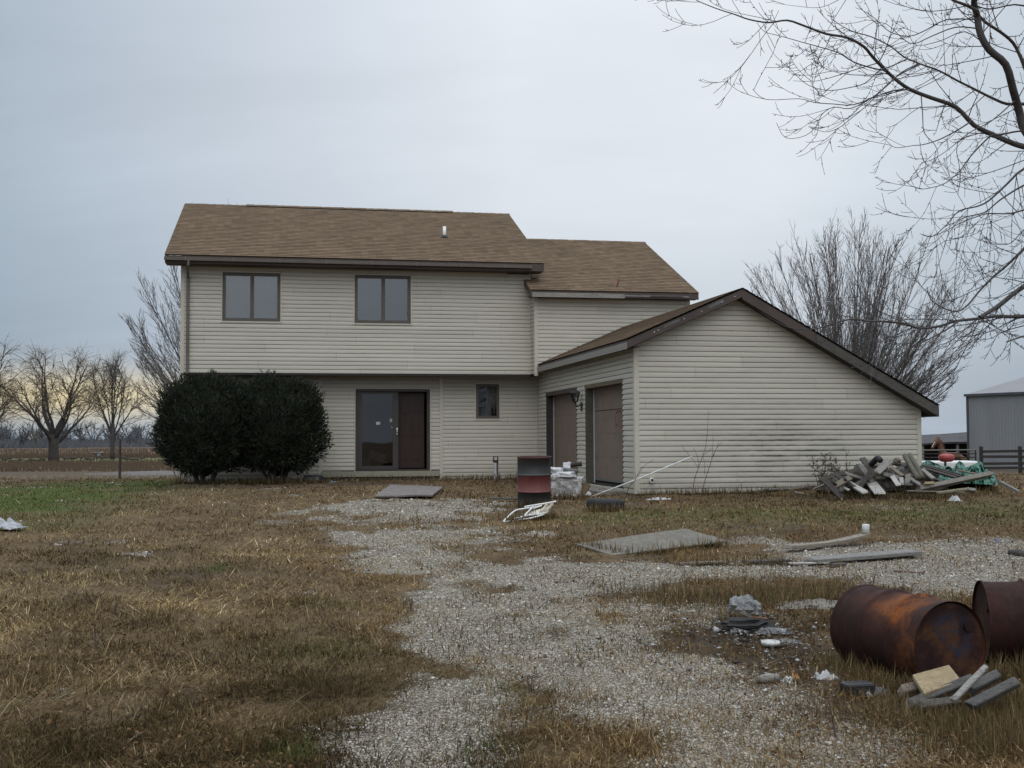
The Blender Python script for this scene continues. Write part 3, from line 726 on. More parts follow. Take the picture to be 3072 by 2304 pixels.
q = HB(HM); q.box((4.55, DL + .30, .86), (.22, .2, .25)); q.box((4.86, DL + .35, .95), (.5, .22, .05), (.95, 0, -.3), (0, 1, 0), (.3, 0, .95)); q.box((4.86, DL + .4, 1.05), (.42, .03, .20), (.95, 0, -.3), (0, 1, 0), (.3, 0, .95)); q.build("boxes_behind_glass", weathered("dim_grey", (.07, .07, .072), (.11, .11, .112), 4, .8), pd)

# ---------------------------------------------------------------- garage
XG, YG, GEZ, PX, PZ, GRX, GRZ, GWR = 9.044, -7.9565, 3.372, 11.141, 4.388, 15.278, 2.118, 15.0115
GOV, FOV = .243, .296
sL = (PZ - GEZ) / (PX - XG + GOV); sR = (PZ - GRZ) / (GRX - PX)
gd1 = (-3.555, -.475, .50, 2.575); gd2 = (-7.17, -4.33, .50, 2.60)
GZ0 = .43
zl = lambda x: GEZ + sL * (x - XG + GOV) - .13
zR_ = lambda x: PZ - sR * (x - PX) - .15
u = HB()
siding(u, (XG, YG), (1, 0), (0, -1), lambda z: max(.04, (z + .13 - GEZ) / sL - GOV), lambda z: min(GWR - XG - .04, (PZ - .15 - z) / sR + PX - XG), GZ0, PZ - .17)
u.face([(GWR, YG, GZ0), (GWR, -.55, GZ0), (GWR, -.55, zR_(GWR)), (GWR, YG, zR_(GWR))])
u.face([(WXW, -.56, GZ0), (GWR, -.56, GZ0), (GWR, -.56, zR_(GWR)), (WXW, -.56, zR_(WXW))])
u.build("garage_front_wall", vinyl, farm)
u = HB()
siding(u, (XG, .60), (0, -1), (-1, 0), .02, .60 - YG - .04, GZ0 + .0, GEZ - .10, [(.60 - b, .60 - a, c_, d_) for a, b, c_, d_ in (gd1, gd2)])
u.build("garage_side_wall", vinyl, farm)
post("corner_post", XG, YG, GZ0, 3.30, .078, .02, 1, I)
q = HB(); q.bb((GWR - .075, YG - .02, GZ0), (GWR + .02, YG + .06, zR_(GWR) + .02)); q.build("corner_post", trim_vinyl, farm)
u = HB()
GBK = -.545
roofplane(u, (XG - GOV, GBK, GEZ), (XG - GOV, YG - FOV, GEZ), (PX, GBK, PZ), (PX, YG - FOV, PZ))
u.build("garage_roof", shingle, farm)
u = HB(); roofplane(u, (GRX, YG - FOV, GRZ), (GRX, GBK, GRZ), (PX, YG - FOV, PZ), (PX, GBK, PZ)); u.build("garage_roof", weathered("mossy_shingles", (.05, .047, .038), (.085, .075, .06), 4, .95), farm)
def slant(mb, a, b, h, th, dirv):
    a, b = Vector(a), Vector(b); dn = Vector((0, 0, -h)); o = Vector(dirv) * th
    mb.raw([a, b, b + dn, a + dn, a + o, b + o, b + dn + o, a + dn + o], [(0, 1, 2, 3), (4, 7, 6, 5), (0, 4, 5, 1), (3, 2, 6, 7), (0, 3, 7, 4), (1, 5, 6, 2)])
yf = YG - FOV + .012
u = HB()
slant(u, (XG - GOV + .01, yf, GEZ - .03), (PX + .001, yf, PZ - .025), .155, .028, (0, 1, 0))
slant(u, (PX + .002, yf, PZ - .025), (12.65, yf, PZ - .025 - sR * (12.65 - PX)), .20, .028, (0, 1, 0))
u.bb((XG - GOV + .012, yf + .03, GEZ - .16), (XG - GOV + .036, GBK, GEZ - .02))
u.build("rake_board", brown, farm)
u = HB(); slant(u, (12.66, yf, PZ - .025 - sR * (12.66 - PX)), (GRX - .01, yf, GRZ - .025), .20, .028, (0, 1, 0)); u.bb((GRX - .03, yf + .03, GRZ - .225), (GRX - .01, GBK, GRZ - .03)); u.build("rake_board", weathered("bare_rake", (.055, .05, .044), (.10, .092, .08), 6, .8, (1, 1, 4), .3, (.035, .03, .026)), farm)
u = HB()
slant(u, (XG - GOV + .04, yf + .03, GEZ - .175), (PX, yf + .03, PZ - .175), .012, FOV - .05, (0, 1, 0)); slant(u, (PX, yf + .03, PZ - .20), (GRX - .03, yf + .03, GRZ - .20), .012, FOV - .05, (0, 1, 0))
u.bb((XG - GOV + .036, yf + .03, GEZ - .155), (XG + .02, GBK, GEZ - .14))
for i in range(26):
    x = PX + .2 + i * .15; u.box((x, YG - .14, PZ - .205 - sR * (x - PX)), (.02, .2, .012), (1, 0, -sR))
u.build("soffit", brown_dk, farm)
u = HB(); u.bb((XG - GOV - .018, YG - FOV + .02, GEZ - .20), (XG - GOV + .011, GBK + .02, GEZ - .072)); u.build("eave_board", bare, farm)
galv = weathered("galvanised", (.5, .5, .5), (.6, .6, .6), 9, .4)
for i, x in enumerate((9.35, 9.43, 9.95, 10.30, 10.72, 10.98)):
    u = HB(); u.lathe((x, yf - .001, GEZ - .105 + sL * (x - XG + GOV)), [(0, .005), (.010, .004), (.012, 0)], 8, (0, -1, 0)); u.build("nail_head", galv, farm)
tm_ = weathered("dull_metal", (.09, .088, .085), (.14, .135, .13), 8, .6); u = HB(); slant(u, (9.55, yf - .004, GEZ - .06 + sL * (9.55 - XG + GOV)), (9.85, yf - .004, GEZ - .06 + sL * (9.85 - XG + GOV)), .05, .006, (0, 1, 0)); u.build("torn_flashing", tm_, farm); u = HB(); slant(u, (10.45, yf - .004, GEZ - .06 + sL * (10.45 - XG + GOV)), (10.75, yf - .004, GEZ - .055 + sL * (10.75 - XG + GOV)), .06, .006, (0, 1, 0)); u.build("torn_flashing", tm_, farm)
u = HB(); u.bb((XG + .03, YG + .03, -.1), (GWR - .03, YG + .2, GZ0 + .02)); u.bb((XG + .03, YG + .2, -.1), (XG + .2, .5, .46)); u.build("foundation", concrete, farm)
u = HB(); u.bb((XG - .55, -7.3, .30), (XG + .03, -4.2, .455)); u.build("door_apron", weathered("apron_concrete", (.17, .155, .13), (.24, .22, .19), 4, .9, None, .4, (.10, .085, .065)), farm)
gdm = weathered("garage_door_paint", (.185, .138, .108), (.212, .160, .127), 1.6, .6, None, .08, (.155, .115, .092))
def garage_door(a, b, z0, z1, shift, frame_m, head_m, lab, gap):
    q = HB(); q.bb((XG - .02, a - .03, z1 - .01), (XG + .14, b + .03, z1 + .075)); hd = q.build("garage_door", head_m, farm); hd["label"] = lab
    q = HB(); q.bb((XG - .012, b - .03, z0 - .05), (XG + .30, b + .03, z1 - .012)); q.build("jamb", frame_m, hd); q = HB(); q.bb((XG - .012, a - .03, z0 - .05), (XG + .14, a + .03, z1 - .012)); q.build("jamb", frame_m, hd)
    q = HB(); q.bb((XG + .16, b - .075, z0 - .05), (XG + .18, b - .032, z1 - .03)); q.build("weather_strip", weathered("white_strip", (.42, .42, .41), (.5, .5, .49), 8, .6), hd)
    n_ = 4; h = (z1 - z0 - gap) / n_
    for i in range(n_):
        q = HB(); zt = z0 + gap + h * i
        q.bb((XG + .185, a, zt + .0015), (XG + .215, b - .03, zt + h - .0015 if not (shift and i == 2) else zt + h - .014)); pn = q.build("door_section", gdm, hd)
    q = HB(); q.bb((XG + .22, a - .1, z0 - .1), (XG + .24, b + .1, z1)); q.bb((XG + .16, a, z0 - .02), (XG + .20, b - .03, z0 + .02)); q.build("door_back", dark_in, hd)
    return hd
brownjamb = weathered("brown_jamb", (.038, .028, .026), (.055, .042, .038), 3, .7)
garage_door(*gd1, False, brownjamb, brown, "closed brown garage door nearest the house", .02)
h2 = garage_door(*gd2, True, weathered("mouldy_jamb", (.075, .068, .052), (.12, .108, .085), 6, .8, (1, 1, 4), .3, (.04, .037, .03)), weathered("mossy_header", (.11, .095, .06), (.17, .14, .09), 7, .9, None, .4, (.05, .045, .035)), "brown garage door with red spray paint", .09)
q = HB(); q.bb((XG + .178, gd2[0] + .02, .575), (XG + .19, gd2[1] - .04, .62)); q.build("bottom_seal", weathered("grey_seal", (.10, .105, .095), (.15, .155, .14), 8, .7), h2)
def strip(mb, pts, w, x):
    for (a, b), (c_, d_) in zip(pts, pts[1:]):
        dx_, dz_ = c_ - a, d_ - b; L = math.hypot(dx_, dz_); nx_, nz_ = -dz_ / L * w / 2, dx_ / L * w / 2
        mb.face([(x, a + nx_, b + nz_), (x, c_ + nx_, d_ + nz_), (x, c_ - nx_, d_ - nz_), (x, a - nx_, b - nz_)])
q = HB(); xs = XG + .1835
strip(q, [(-6.00, 1.92), (-6.05, 2.01), (-6.18, 2.05), (-6.36, 2.045), (-6.47, 1.98)], .045, xs); strip(q, [(-6.03, 1.99), (-6.02, 1.84), (-6.05, 1.68)], .035, xs - .0006); strip(q, [(-6.20, 2.03), (-6.19, 1.86), (-6.22, 1.71)], .03, xs - .0006); strip(q, [(-6.33, 2.03), (-6.32, 1.85), (-6.35, 1.69)], .03, xs - .0006); strip(q, [(-6.46, 1.99), (-6.45, 1.82), (-6.48, 1.66)], .035, xs - .0006); strip(q, [(-6.04, 1.72), (-6.11, 1.78), (-6.18, 1.73)], .025, xs - .0012)
t = NT("red_spray_paint"); n1 = t.noise(14, 4, .7, t.coords('Object'))
pb = t.n('ShaderNodeBsdfPrincipled'); pb.inputs['Base Color'].default_value = (.20, .055, .045, 1); pb.inputs['Roughness'].default_value = .6
tp = t.n('ShaderNodeBsdfTransparent'); mx_ = t.n('ShaderNodeMixShader'); t.l(t.ramp(n1.outputs[0], [(.30, 0.15), (.60, .85)]), mx_.inputs[0]); t.l(tp.outputs[0], mx_.inputs[1]); t.l(pb.outputs[0], mx_.inputs[2]); t.l(mx_.outputs[0], t.out.inputs[0])
q.build("red_spray_paint", t.m, h2)
u = HB(); u.lathe((9.352, YG - .02, .685), [(.052, 0), (.052, .045), (.030, .05), (.028, .01), (0, .008)], 16, (0, -1, 0)); u.build("wall_vent", weathered("white_vent", (.6, .59, .56), (.68, .67, .64), 6, .5), farm, True)
u = HB(); u.lathe((9.352, YG - .072, .690), [(.024, 0.002), (0, .003)], 12, (0, -1, 0)); u.build("vent_hole", dark_in, farm)
# lantern between the two garage doors
lz = 2.31; ly = -4.05; lx = XG - .17
ln = thing("wall_lantern", (XG, ly, 2.2), "black carriage lantern on the siding between the two garage doors", "wall lamp")
blk = weathered("black_iron", (.016, .016, .017), (.028, .027, .027), 9, .5)
u = MB(); u.lathe((lx, ly, lz), [(.03, -.02), (.055, 0), (.058, .012)], 6); u.lathe((lx, ly, lz + .19), [(.115, 0), (.118, .012), (.06, .06), (.03, .075), (.03, .10), (.018, .115), (.0, .12)], 6)
for k in range(6):
    a = 6.2832 * k / 6 + .0; u.tube([(lx + .056 * math.cos(a), ly + .056 * math.sin(a), lz), (lx + .105 * math.cos(a), ly + .105 * math.sin(a), lz + .19)], .007, 5)
u.build("lantern_cage", blk, ln)
u = MB(); u.lathe((lx, ly, lz + .005), [(.05, 0), (.097, .18)], 6); u.build("lantern_glass", glassmat("lantern_glass", (.8, .8, .76), .12), ln)
u = MB(); u.lathe((lx, ly, lz), [(0, 0), (.016, 0), (.016, .1), (0, .11)], 8); u.build("candle_tube", weathered("cream_tube", (.45, .43, .36), (.5, .48, .4), 5, .6), ln)
u = MB(); u.tube([(lx, ly, lz - .02), (lx, ly, lz - .07), (lx + .05, ly, lz - .11), (XG - .02, ly, lz - .05)], .014, 7); u.lathe((XG - .018, ly, lz - .06), [(0, .03), (.04, .028), (.055, .01), (.06, 0)], 12, (-1, 0, 0)); u.box((XG - .03, ly, lz - .12), (.03, .05, .16)); u.build("wall_bracket", blk, ln)
# red flap on the wing roof
p = HM(wroof(10.90, -.52, .02))
u = MB(); u.raw([p, p + Vector((.05, .02, .005)), p + Vector((.10, .05, .20)), p + Vector((.07, .04, .21)), p + Vector((0, .03, .01)), p + Vector((.05, .05, .015)), p + Vector((.10, .07, .20)), p + Vector((.07, .06, .21))], [(0, 1, 2, 3), (4, 7, 6, 5), (0, 4, 5, 1), (1, 5, 6, 2), (2, 6, 7, 3), (0, 3, 7, 4)])
rf = u.build("roof_flap", weathered("red_plastic", (.16, .025, .02), (.22, .04, .03), 8, .5), None, pivot=p); tag(rf, "small upright red flap on the lower wing roof", "roof scrap")
# ------------------------------------------------------------------ trees
bark = weathered("dark_bark", (.050, .044, .043), (.085, .076, .072), 12, .95, (1, 1, .3), .4)
bark_mid = weathered("grey_brown_bark", (.105, .095, .092), (.15, .136, .13), 8, .95)
bark_far = weathered("far_bark", (.052, .045, .042), (.078, .068, .062), 6, .95)  # plain dark brown bark of the distant trees
bark_willow = weathered("willow_bark", (.105, .085, .068), (.145, .12, .095), 6, .95)
twig_yellow = weathered("willow_twigs", (.19, .14, .075), (.26, .195, .105), 3, .95)
def rv(r): 
    while True:
        v = Vector((r.uniform(-1, 1), r.uniform(-1, 1), r.uniform(-1, 1)))
        if .05 < v.length < 1: return v.normalized()
def shoot(r, p, d, L, n, lift=.0, wob=.12, grav=0.0):
    """polyline growing from p along d; lift bends it upward towards the tip"""
    pts = [Vector(p)]; d = Vector(d).normalized(); s = L / n
    for i in range(n):
        q = (i + 1) / n
        d = (d + rv(r) * wob + Vector((0, 0, 1)) * (lift * q - grav * (1 - q)))
        d.normalize(); pts.append(pts[-1] + d * s)
    return pts
def taper(n, a, b, e=1.0): return [a + (b - a) * (i / (n - 1)) ** e for i in range(n)]
def along(pts, f):
    x = f * (len(pts) - 1); i = min(int(x), len(pts) - 2); q = x - i
    return pts[i].lerp(pts[i + 1], q), (pts[i + 1] - pts[i]).normalized()
def side_dir(r, t_, ang):
    o = t_.orthogonal().normalized(); o.rotate(Matrix.Rotation(r.uniform(0, 6.283), 3, t_))
    return (t_ * math.cos(ang) + o * math.sin(ang)).normalized()

def vase_tree(name, loc, H, RAD, seed, label, nst=26, rmin=.0062):
    r = random.Random(seed); root = thing(name, loc, label, "tree")
    B = Vector(loc); tr = MB(); cr = MB()
    tr.tube([B + Vector((0, 0, -.2)), B + Vector((0, 0, .4)), B + Vector((0, 0, .9)), B + Vector((0, 0, 1.3))], [.42, .34, .34, .30], 10)
    for i in range(nst):
        th = ((i + .5) / nst) ** .60 * R(66) + r.uniform(-.05, .05); ph = i * 2.39996 + r.uniform(-.2, .2)
        d = Vector((math.sin(th) * math.cos(ph), math.sin(th) * math.sin(ph), math.cos(th)))
        bv = (H - 1.0) / 2; dist = 2 * math.cos(th) / bv / ((math.sin(th) / RAD) ** 2 + (math.cos(th) / bv) ** 2) * r.uniform(.88, .97) + .3 * math.sin(th)
        p0 = B + Vector((0, 0, 1.0)) + d * .12
        n = 9
        st = shoot(r, p0, d + Vector((0, 0, .12)), dist, n, .02 if th < .6 else .055, .035, .05 * (th > .6))
        r0 = r.uniform(.022, .052) * (1 if th < 1.0 else .75)
        cr.tube(st, taper(n + 1, r0, .010, .8), 5, False)
        ns = 20
        for j in range(ns):
            f = .16 + .8 * (j + r.random()) / ns
            p, t_ = along(st, f)
            sd = side_dir(r, t_, R(r.uniform(9, 26)))
            L = dist * r.uniform(.17, .33) * (1.15 - .75 * f)
            s2 = shoot(r, p, sd, L, 5, .10, .08)
            cr.tube(s2, taper(6, max(rmin * 1.5, r0 * (1 - f) * .5), rmin), 3, False)
            for k in range(6):
                f2 = .2 + .78 * (k + r.random()) / 6
                p2_, t2 = along(s2, f2)
                s3 = shoot(r, p2_, side_dir(r, t2, R(r.uniform(14, 36))), L * r.uniform(.25, .55), 3, .12, .10)
                cr.tube(s3, taper(4, rmin * 1.05, rmin * .62), 3, False)
                if k % 2 == 0:
                    p3, t3 = along(s3, r.uniform(.3, .8)); cr.tube(shoot(r, p3, side_dir(r, t3, R(35)), L * .18, 2, .1, .1), taper(3, rmin * .8, rmin * .5), 3, False)
    tr.build("trunk", bark_mid, root, True); cr.build("crown", bark_mid, root)
    return root
b = at(1836 / .72, 1020 / .72, 40); b.z = height(b.x, b.y)
vase_tree("bare_tree", b, 9.0, 4.15, 5, "leafless fan shaped tree rising behind the garage roof", 88)
b = at(492 / .72, 1010 / .72, 43); b.z = height(b.x, b.y)
vase_tree("bare_tree", b, 9.8, 4.1, 21, "leafless fan shaped tree half hidden behind the left end of the house", 80)

def willow(name, loc, H, spread, trunk_r, seed, label, upright=False):
    r = random.Random(seed); root = thing(name, loc, label, "tree"); B = Vector(loc); tr = MB(); cr = MB(); tw = MB()
    fork = H * (.26 if not upright else .36)
    lean = Vector((r.uniform(-.1, .1), 0, 0))
    trp = [B + Vector((0, 0, -.2)), B + Vector((0, 0, H * .07)) + lean * .2, B + Vector((0, 0, fork * .6)) + lean * .6, B + Vector((0, 0, fork)) + lean]
    tr.tube(trp, [trunk_r * 1.25, trunk_r, trunk_r * .95, trunk_r * 1.05], 10)
    top = trp[-1]; nl = 11 if not upright else 9
    for i in range(nl):
        ph = i * 2.39996 + r.uniform(-.3, .3); th = R(14 + 66 * ((i + .5) / nl)) if not upright else R(8 + 44 * ((i + .5) / nl))
        d = Vector((math.sin(th) * math.cos(ph), math.sin(th) * math.sin(ph) * .8, math.cos(th)))
        L = (H - fork) * (1.05 - .1 * i / nl) if th < R(40) else spread * r.uniform(.75, 1.05)
        st = shoot(r, top - Vector((0, 0, r.uniform(0, fork * .45))), d + Vector((0, 0, .2)), L, 9, .0 if not upright else .05, .17 if not upright else .08, -.06)
        r0 = trunk_r * r.uniform(.35, .55)
        cr.tube(st, taper(10, r0, .03, .8), 5, False)
        for j in range(9):
            f = .25 + .72 * (j + r.random()) / 9; p, t_ = along(st, f)
            s2 = shoot(r, p, side_dir(r, t_, R(r.uniform(25, 60))) + Vector((0, 0, .25)), L * r.uniform(.25, .45) * (1.2 - .6 * f), 6, .02, .16 if not upright else .1)
            cr.tube(s2, taper(7, max(.035, r0 * .3 * (1.1 - f)), .018), 4, False)
            for k in range(7):
                p2_, t2 = along(s2, .2 + .8 * (k + r.random()) / 7)
                s3 = shoot(r, p2_, side_dir(r, t2, R(r.uniform(20, 60))), L * r.uniform(.10, .22), 4, -.12 if not upright else .1, .2)
                cr.tube(s3, taper(5, .020, .011), 3, False)
                for m in range(3):
                    p3, t3 = along(s3, r.random()); tw.tube(shoot(r, p3, side_dir(r, t3, R(40)), L * r.uniform(.07, .15), 3, -.25 if not upright else .05, .2), taper(4, .011, .007), 3, False)
    tr.build("trunk", bark_far, root, True); cr.build("crown", bark_far, root); tw.build("twigs", twig_yellow if not upright else bark_willow, root)
def far(u, v_, d):
    p = at(u / .72, v_ / .72, d); p.z = height(p.x, p.y); return p
willow("willow_tree", far(116, 997, 105), 9.8, 7.2, .46, 3, "gnarled spreading bare tree with thick forked trunk beyond the pond")
willow("upright_tree", far(243, 990, 122), 10.4, 5.0, .24, 8, "slimmer upright bare tree between the forked tree and the house", True)
willow("willow_tree", far(-62, 997, 100), 10.2, 5.6, .42, 14, "drooping bare tree cut off by the left edge of the photo")

# near tree whose boughs hang in from the right
zA = zoomed(2072, 0, 2.212); zB = zoomed(2472, 600, 3.687)
LIMBS = [  # (zoom, [(x, y)], d0, d1, r0, r1)
 (zA, [(2420, 1040), (2260, 985), (2150, 955), (2000, 890), (1880, 830), (1760, 710), (1600, 650), (1450, 590), (1330, 500), (1210, 380), (1150, 310), (1040, 250), (900, 225), (750, 170), (640, 135), (520, 150), (390, 130), (290, 95), (180, 60), (60, 12), (15, -15)], 13.2, 11.6, .085, .004),
 (zA, [(2420, 1120), (2330, 1010), (2215, 860), (2180, 740), (2140, 600), (2090, 430), (1980, 330), (1920, 220), (1900, 100), (1880, 20), (1900, -150), (1940, -420)], 13.3, 12.6, .098, .040),
 (zA, [(1900, 70), (1830, 35), (1740, 0), (1650, -60), (1500, -160)], 12.7, 12.4, .036, .012),
 (zA, [(2340, 660), (2235, 490), (2190, 380), (2140, 285), (2060, 215), (1960, 150), (1900, 90)], 13.6, 12.9, .040, .020),
 (zA, [(2400, 720), (2200, 690), (2100, 690), (2000, 650), (1860, 580), (1760, 530), (1650, 470), (1540, 430), (1420, 380), (1330, 310), (1200, 245), (1080, 210), (1000, 170), (930, 120)], 13.4, 12.4, .050, .004),
 (zA, [(1300, 470), (1200, 450), (1080, 410), (980, 350), (850, 310), (740, 280), (600, 240), (490, 210), (440, 150)], 12.3, 11.8, .016, .003),
 (zA, [(1440, 390), (1330, 440), (1250, 470), (1160, 550), (1060, 580), (920, 600), (790, 570), (700, 500), (640, 430)], 12.6, 12.0, .013, .003),
 (zA, [(1450, 595), (1350, 600), (1230, 640), (1080, 695), (950, 690), (820, 680), (720, 655), (500, 660), (410, 590)], 12.2, 11.6, .015, .003),
 (zA, [(1510, 425), (1400, 480), (1300, 570), (1200, 650), (1060, 720), (950, 710), (870, 760), (840, 830), (760, 900), (630, 915), (570, 815)], 12.5, 11.8, .013, .003),
 (zA, [(1520, 430), (1350, 520), (1180, 690), (1060, 790), (980, 850), (890, 875), (780, 840)], 12.5, 12.0, .012, .003),
 (zA, [(1990, 900), (1900, 990), (1840, 1060), (1790, 1130), (1700, 1210), (1600, 1245), (1500, 1250), (1390, 1180)], 12.8, 12.2, .018, .003),
 (zA, [(1870, 800), (1760, 870), (1640, 930), (1540, 960), (1480, 965), (1360, 980), (1300, 935)], 12.7, 12.1, .016, .003),
 (zA, [(1530, 640), (1540, 760), (1550, 880), (1620, 960), (1640, 1040), (1580, 1100), (1490, 1130)], 12.4, 12.0, .011, .003),
 (zA, [(1930, 880), (1770, 950), (1790, 1150), (1770, 1270), (1680, 1270)], 12.7, 12.3, .010, .003),
 (zA, [(2420, 1060), (2212, 1120), (2100, 1220), (1980, 1330), (1900, 1370), (1780, 1400), (1700, 1490), (1600, 1570), (1520, 1550)], 13.2, 12.2, .034, .003),
 (zA, [(2380, 1180), (2212, 1230), (2050, 1330), (1950, 1410), (1800, 1450), (1720, 1540), (1680, 1640)], 13.2, 12.3, .026, .003),
 (zA, [(2150, 670), (2000, 800), (1850, 880), (1700, 1000), (1600, 1060), (1530, 1080)], 13.0, 12.3, .014, .003),
 (zA, [(1910, 190), (1760, 180), (1600, 240), (1480, 290), (1400, 250), (1300, 160), (1150, 130)], 12.8, 12.1, .015, .003),
 (zA, [(1900, 130), (1700, 130), (1560, 200), (1450, 240), (1320, 210), (1220, 120), (1130, 60), (1090, 0)], 12.8, 12.0, .014, .003),
 (zA, [(1960, 300), (1820, 210), (1660, 270), (1500, 300), (1440, 210)], 12.9, 12.2, .012, .003),
 (zA, [(1030, 0), (960, 110), (910, 200)], 12.0, 11.9, .006, .003),
 (zA, [(980, 0), (860, 50), (700, 40), (560, 20)], 12.0, 11.7, .006, .002),
 (zA, [(2420, 860), (2180, 870), (2080, 890), (1980, 900)], 13.2, 12.9, .02, .012),
 (zA, [(2300, 60), (2150, 30), (1990, 60), (1900, 40)], 13.2, 12.8, .02, .008),
 (zB, [(2560, 1200), (2330, 1270), (2212, 1285), (2050, 1290), (1900, 1285), (1700, 1312), (1450, 1340), (1300, 1390), (1060, 1420), (900, 1370), (700, 1345), (480, 1338), (280, 1320), (0, 1400), (-140, 1432), (-369, 1416), (-540, 1340), (-700, 1240)], 12.6, 11.0, .060, .004),
 (zB, [(2560, 800), (2330, 880), (2212, 955), (2080, 1050), (1900, 1190), (1720, 1300)], 12.9, 12.1, .060, .026),
 (zB, [(2560, 300), (2330, 420), (2212, 540), (2100, 650), (1980, 760), (1840, 880), (1700, 1030), (1600, 1150), (1480, 1230), (1330, 1200), (1180, 1100), (1140, 960)], 13.2, 11.9, .042, .004),
 (zB, [(1480, 1340), (1380, 1420), (1180, 1530), (1000, 1620), (850, 1720), (700, 1850)], 11.9, 11.4, .020, .004),
 (zB, [(1680, 1330), (1560, 1430), (1400, 1560), (1250, 1620), (1150, 1710)], 12.0, 11.5, .014, .003),
 (zB, [(1470, 1335), (1430, 1280), (1400, 1205)], 11.9, 11.9, .010, .004),
 (zB, [(1060, 1425), (900, 1490), (680, 1530), (500, 1560)], 11.7, 11.4, .010, .003),
 (zB, [(1440, 1330), (1200, 1320), (860, 1325), (600, 1345)], 11.9, 11.5, .009, .003),
 (zB, [(1480, 1230), (1330, 1265), (1150, 1275), (900, 1275)], 11.9, 11.6, .007, .003),
 (zB, [(2400, 60), (2212, 110), (2050, 150), (1820, 150), (1700, 180), (1500, 260), (1350, 340), (1200, 400), (1090, 380)], 13.1, 12.2, .020, .003),
 (zB, [(2400, 250), (2212, 330), (2120, 430), (2030, 490), (1900, 490), (1790, 470), (1730, 410)], 13.0, 12.5, .012, .003),
 (zB, [(2420, 1330), (2212, 1390), (2000, 1450), (1850, 1530), (1720, 1545)], 12.8, 12.3, .014, .003),
 (zB, [(2420, 1440), (2212, 1505), (2020, 1570)], 12.8, 12.5, .018, .010),
 (zB, [(2212, 900), (2050, 1000), (1900, 1080), (1780, 1070)], 12.8, 12.4, .009, .003),
 (zB, [(2212, 1300), (2100, 1330), (1950, 1440), (1880, 1560), (1770, 1640)], 12.6, 12.3, .009, .003),
]
r = random.Random(99)
tb = at(3072 + 430, 1600, 14.0); tb.z = height(tb.x, tb.y) - .1
big = thing("maple_tree", (tb.x, tb.y, tb.z), "large bare tree whose budded boughs reach in over the garage from the right", "tree")
tr = MB(); bo = MB(); tw = MB()
hz_ = [tb, tb + Vector((0, 0, .6)), tb + Vector((-.05, 0, 2.0)), tb + Vector((-.1, .05, 3.4)), tb + Vector((-.2, .05, 5.2)), tb + Vector((-.1, .1, 7.5)), tb + Vector((.1, .2, 10.0)), tb + Vector((.2, .3, 12.5))]
tr.tube(hz_, [.42, .33, .30, .28, .22, .16, .10, .04], 12)
def crv(pts, sub=2):
    out = []
    for i in range(len(pts) - 1):
        p0, p1, p2_, p3 = pts[max(i - 1, 0)], pts[i], pts[i + 1], pts[min(i + 2, len(pts) - 1)]
        for k in range(sub):
            q = k / sub
            out.append(.5 * ((2 * p1) + (p2_ - p0) * q + (2 * p0 - 5 * p1 + 4 * p2_ - p3) * q * q + (3 * p1 - p0 - 3 * p2_ + p3) * q ** 3))
    out.append(pts[-1]); return out
def sprig(r, p, d, L, rad, lvl):
    s_ = shoot(r, p, d + Vector((0, 0, -.12)), L, 7, .17, .075, .07)
    tw.tube(s_, taper(8, rad, .0024), 3, False)
    if lvl < 2:
        for k in range(r.choice((1, 2, 2, 3))):
            q, t_ = along(s_, r.uniform(.25, .9)); sprig(r, q, side_dir(r, t_, R(r.uniform(30, 60))), L * r.uniform(.3, .55), max(.003, rad * .6), lvl + 1)
    # buds
    for k in range(int(L * 5)):
        q, t_ = along(s_, r.uniform(.3, 1)); e = side_dir(r, t_, R(45)); tw.tube([q, q + e * .016, q + e * .030], [.0035, .0045, .001], 3, False)
for z_, pts, d0, d1, r0, r1 in LIMBS:
    n = len(pts); P = []
    for i, (x, y) in enumerate(pts):
        u_, v_ = z_(x, y); P.append(at(u_, v_, d0 + (d1 - d0) * i / (n - 1) + .10 * math.sin(i * 1.7 + x * .01)))
    if r0 > .033 and pts[0][0] > 2300: P = [min(hz_[2:], key=lambda h_: abs(h_.z - P[0].z + .4))] + P; n += 1
    C_ = crv(P, 3); m = len(C_)
    ex_ = .45 if n > 14 else .65; bo.tube(C_, taper(m, r0 * .62, r1 * .8, ex_), 7 if r0 > .03 else 5, False)
    Ltot = sum((a - b_).length for a, b_ in zip(C_, C_[1:]))
    cnt = int(Ltot * (3.6 if r0 > .02 else 3.7)); r0 *= .8
    for k in range(cnt):
        f = r.uniform(.12, .99); q, t_ = along(C_, f); rr = r0 + (r1 - r0) * f ** ex_
        if z_ is zB and pts[-1][0] < 0 and f > .60: continue
        if r0 < .012 and r.random() < .35:
            e = side_dir(r, t_, R(r.uniform(40, 70))); tw.tube([q, q + e * .05, q + e * .09 + Vector((0, 0, .03))], [.003, .0026, .0022], 3, False); continue
        sprig(r, q, side_dir(r, t_, R(r.uniform(28, 65))), r.uniform(.2, .65) if r0 < .02 else r.uniform(.35, 1.15), max(.0032, min(.007, rr * .35)), 0 if r0 > .011 else 1)
tr.build("trunk", bark, big, True); bo.build("boughs", bark, big, True); tw.build("twigs", bark, big)

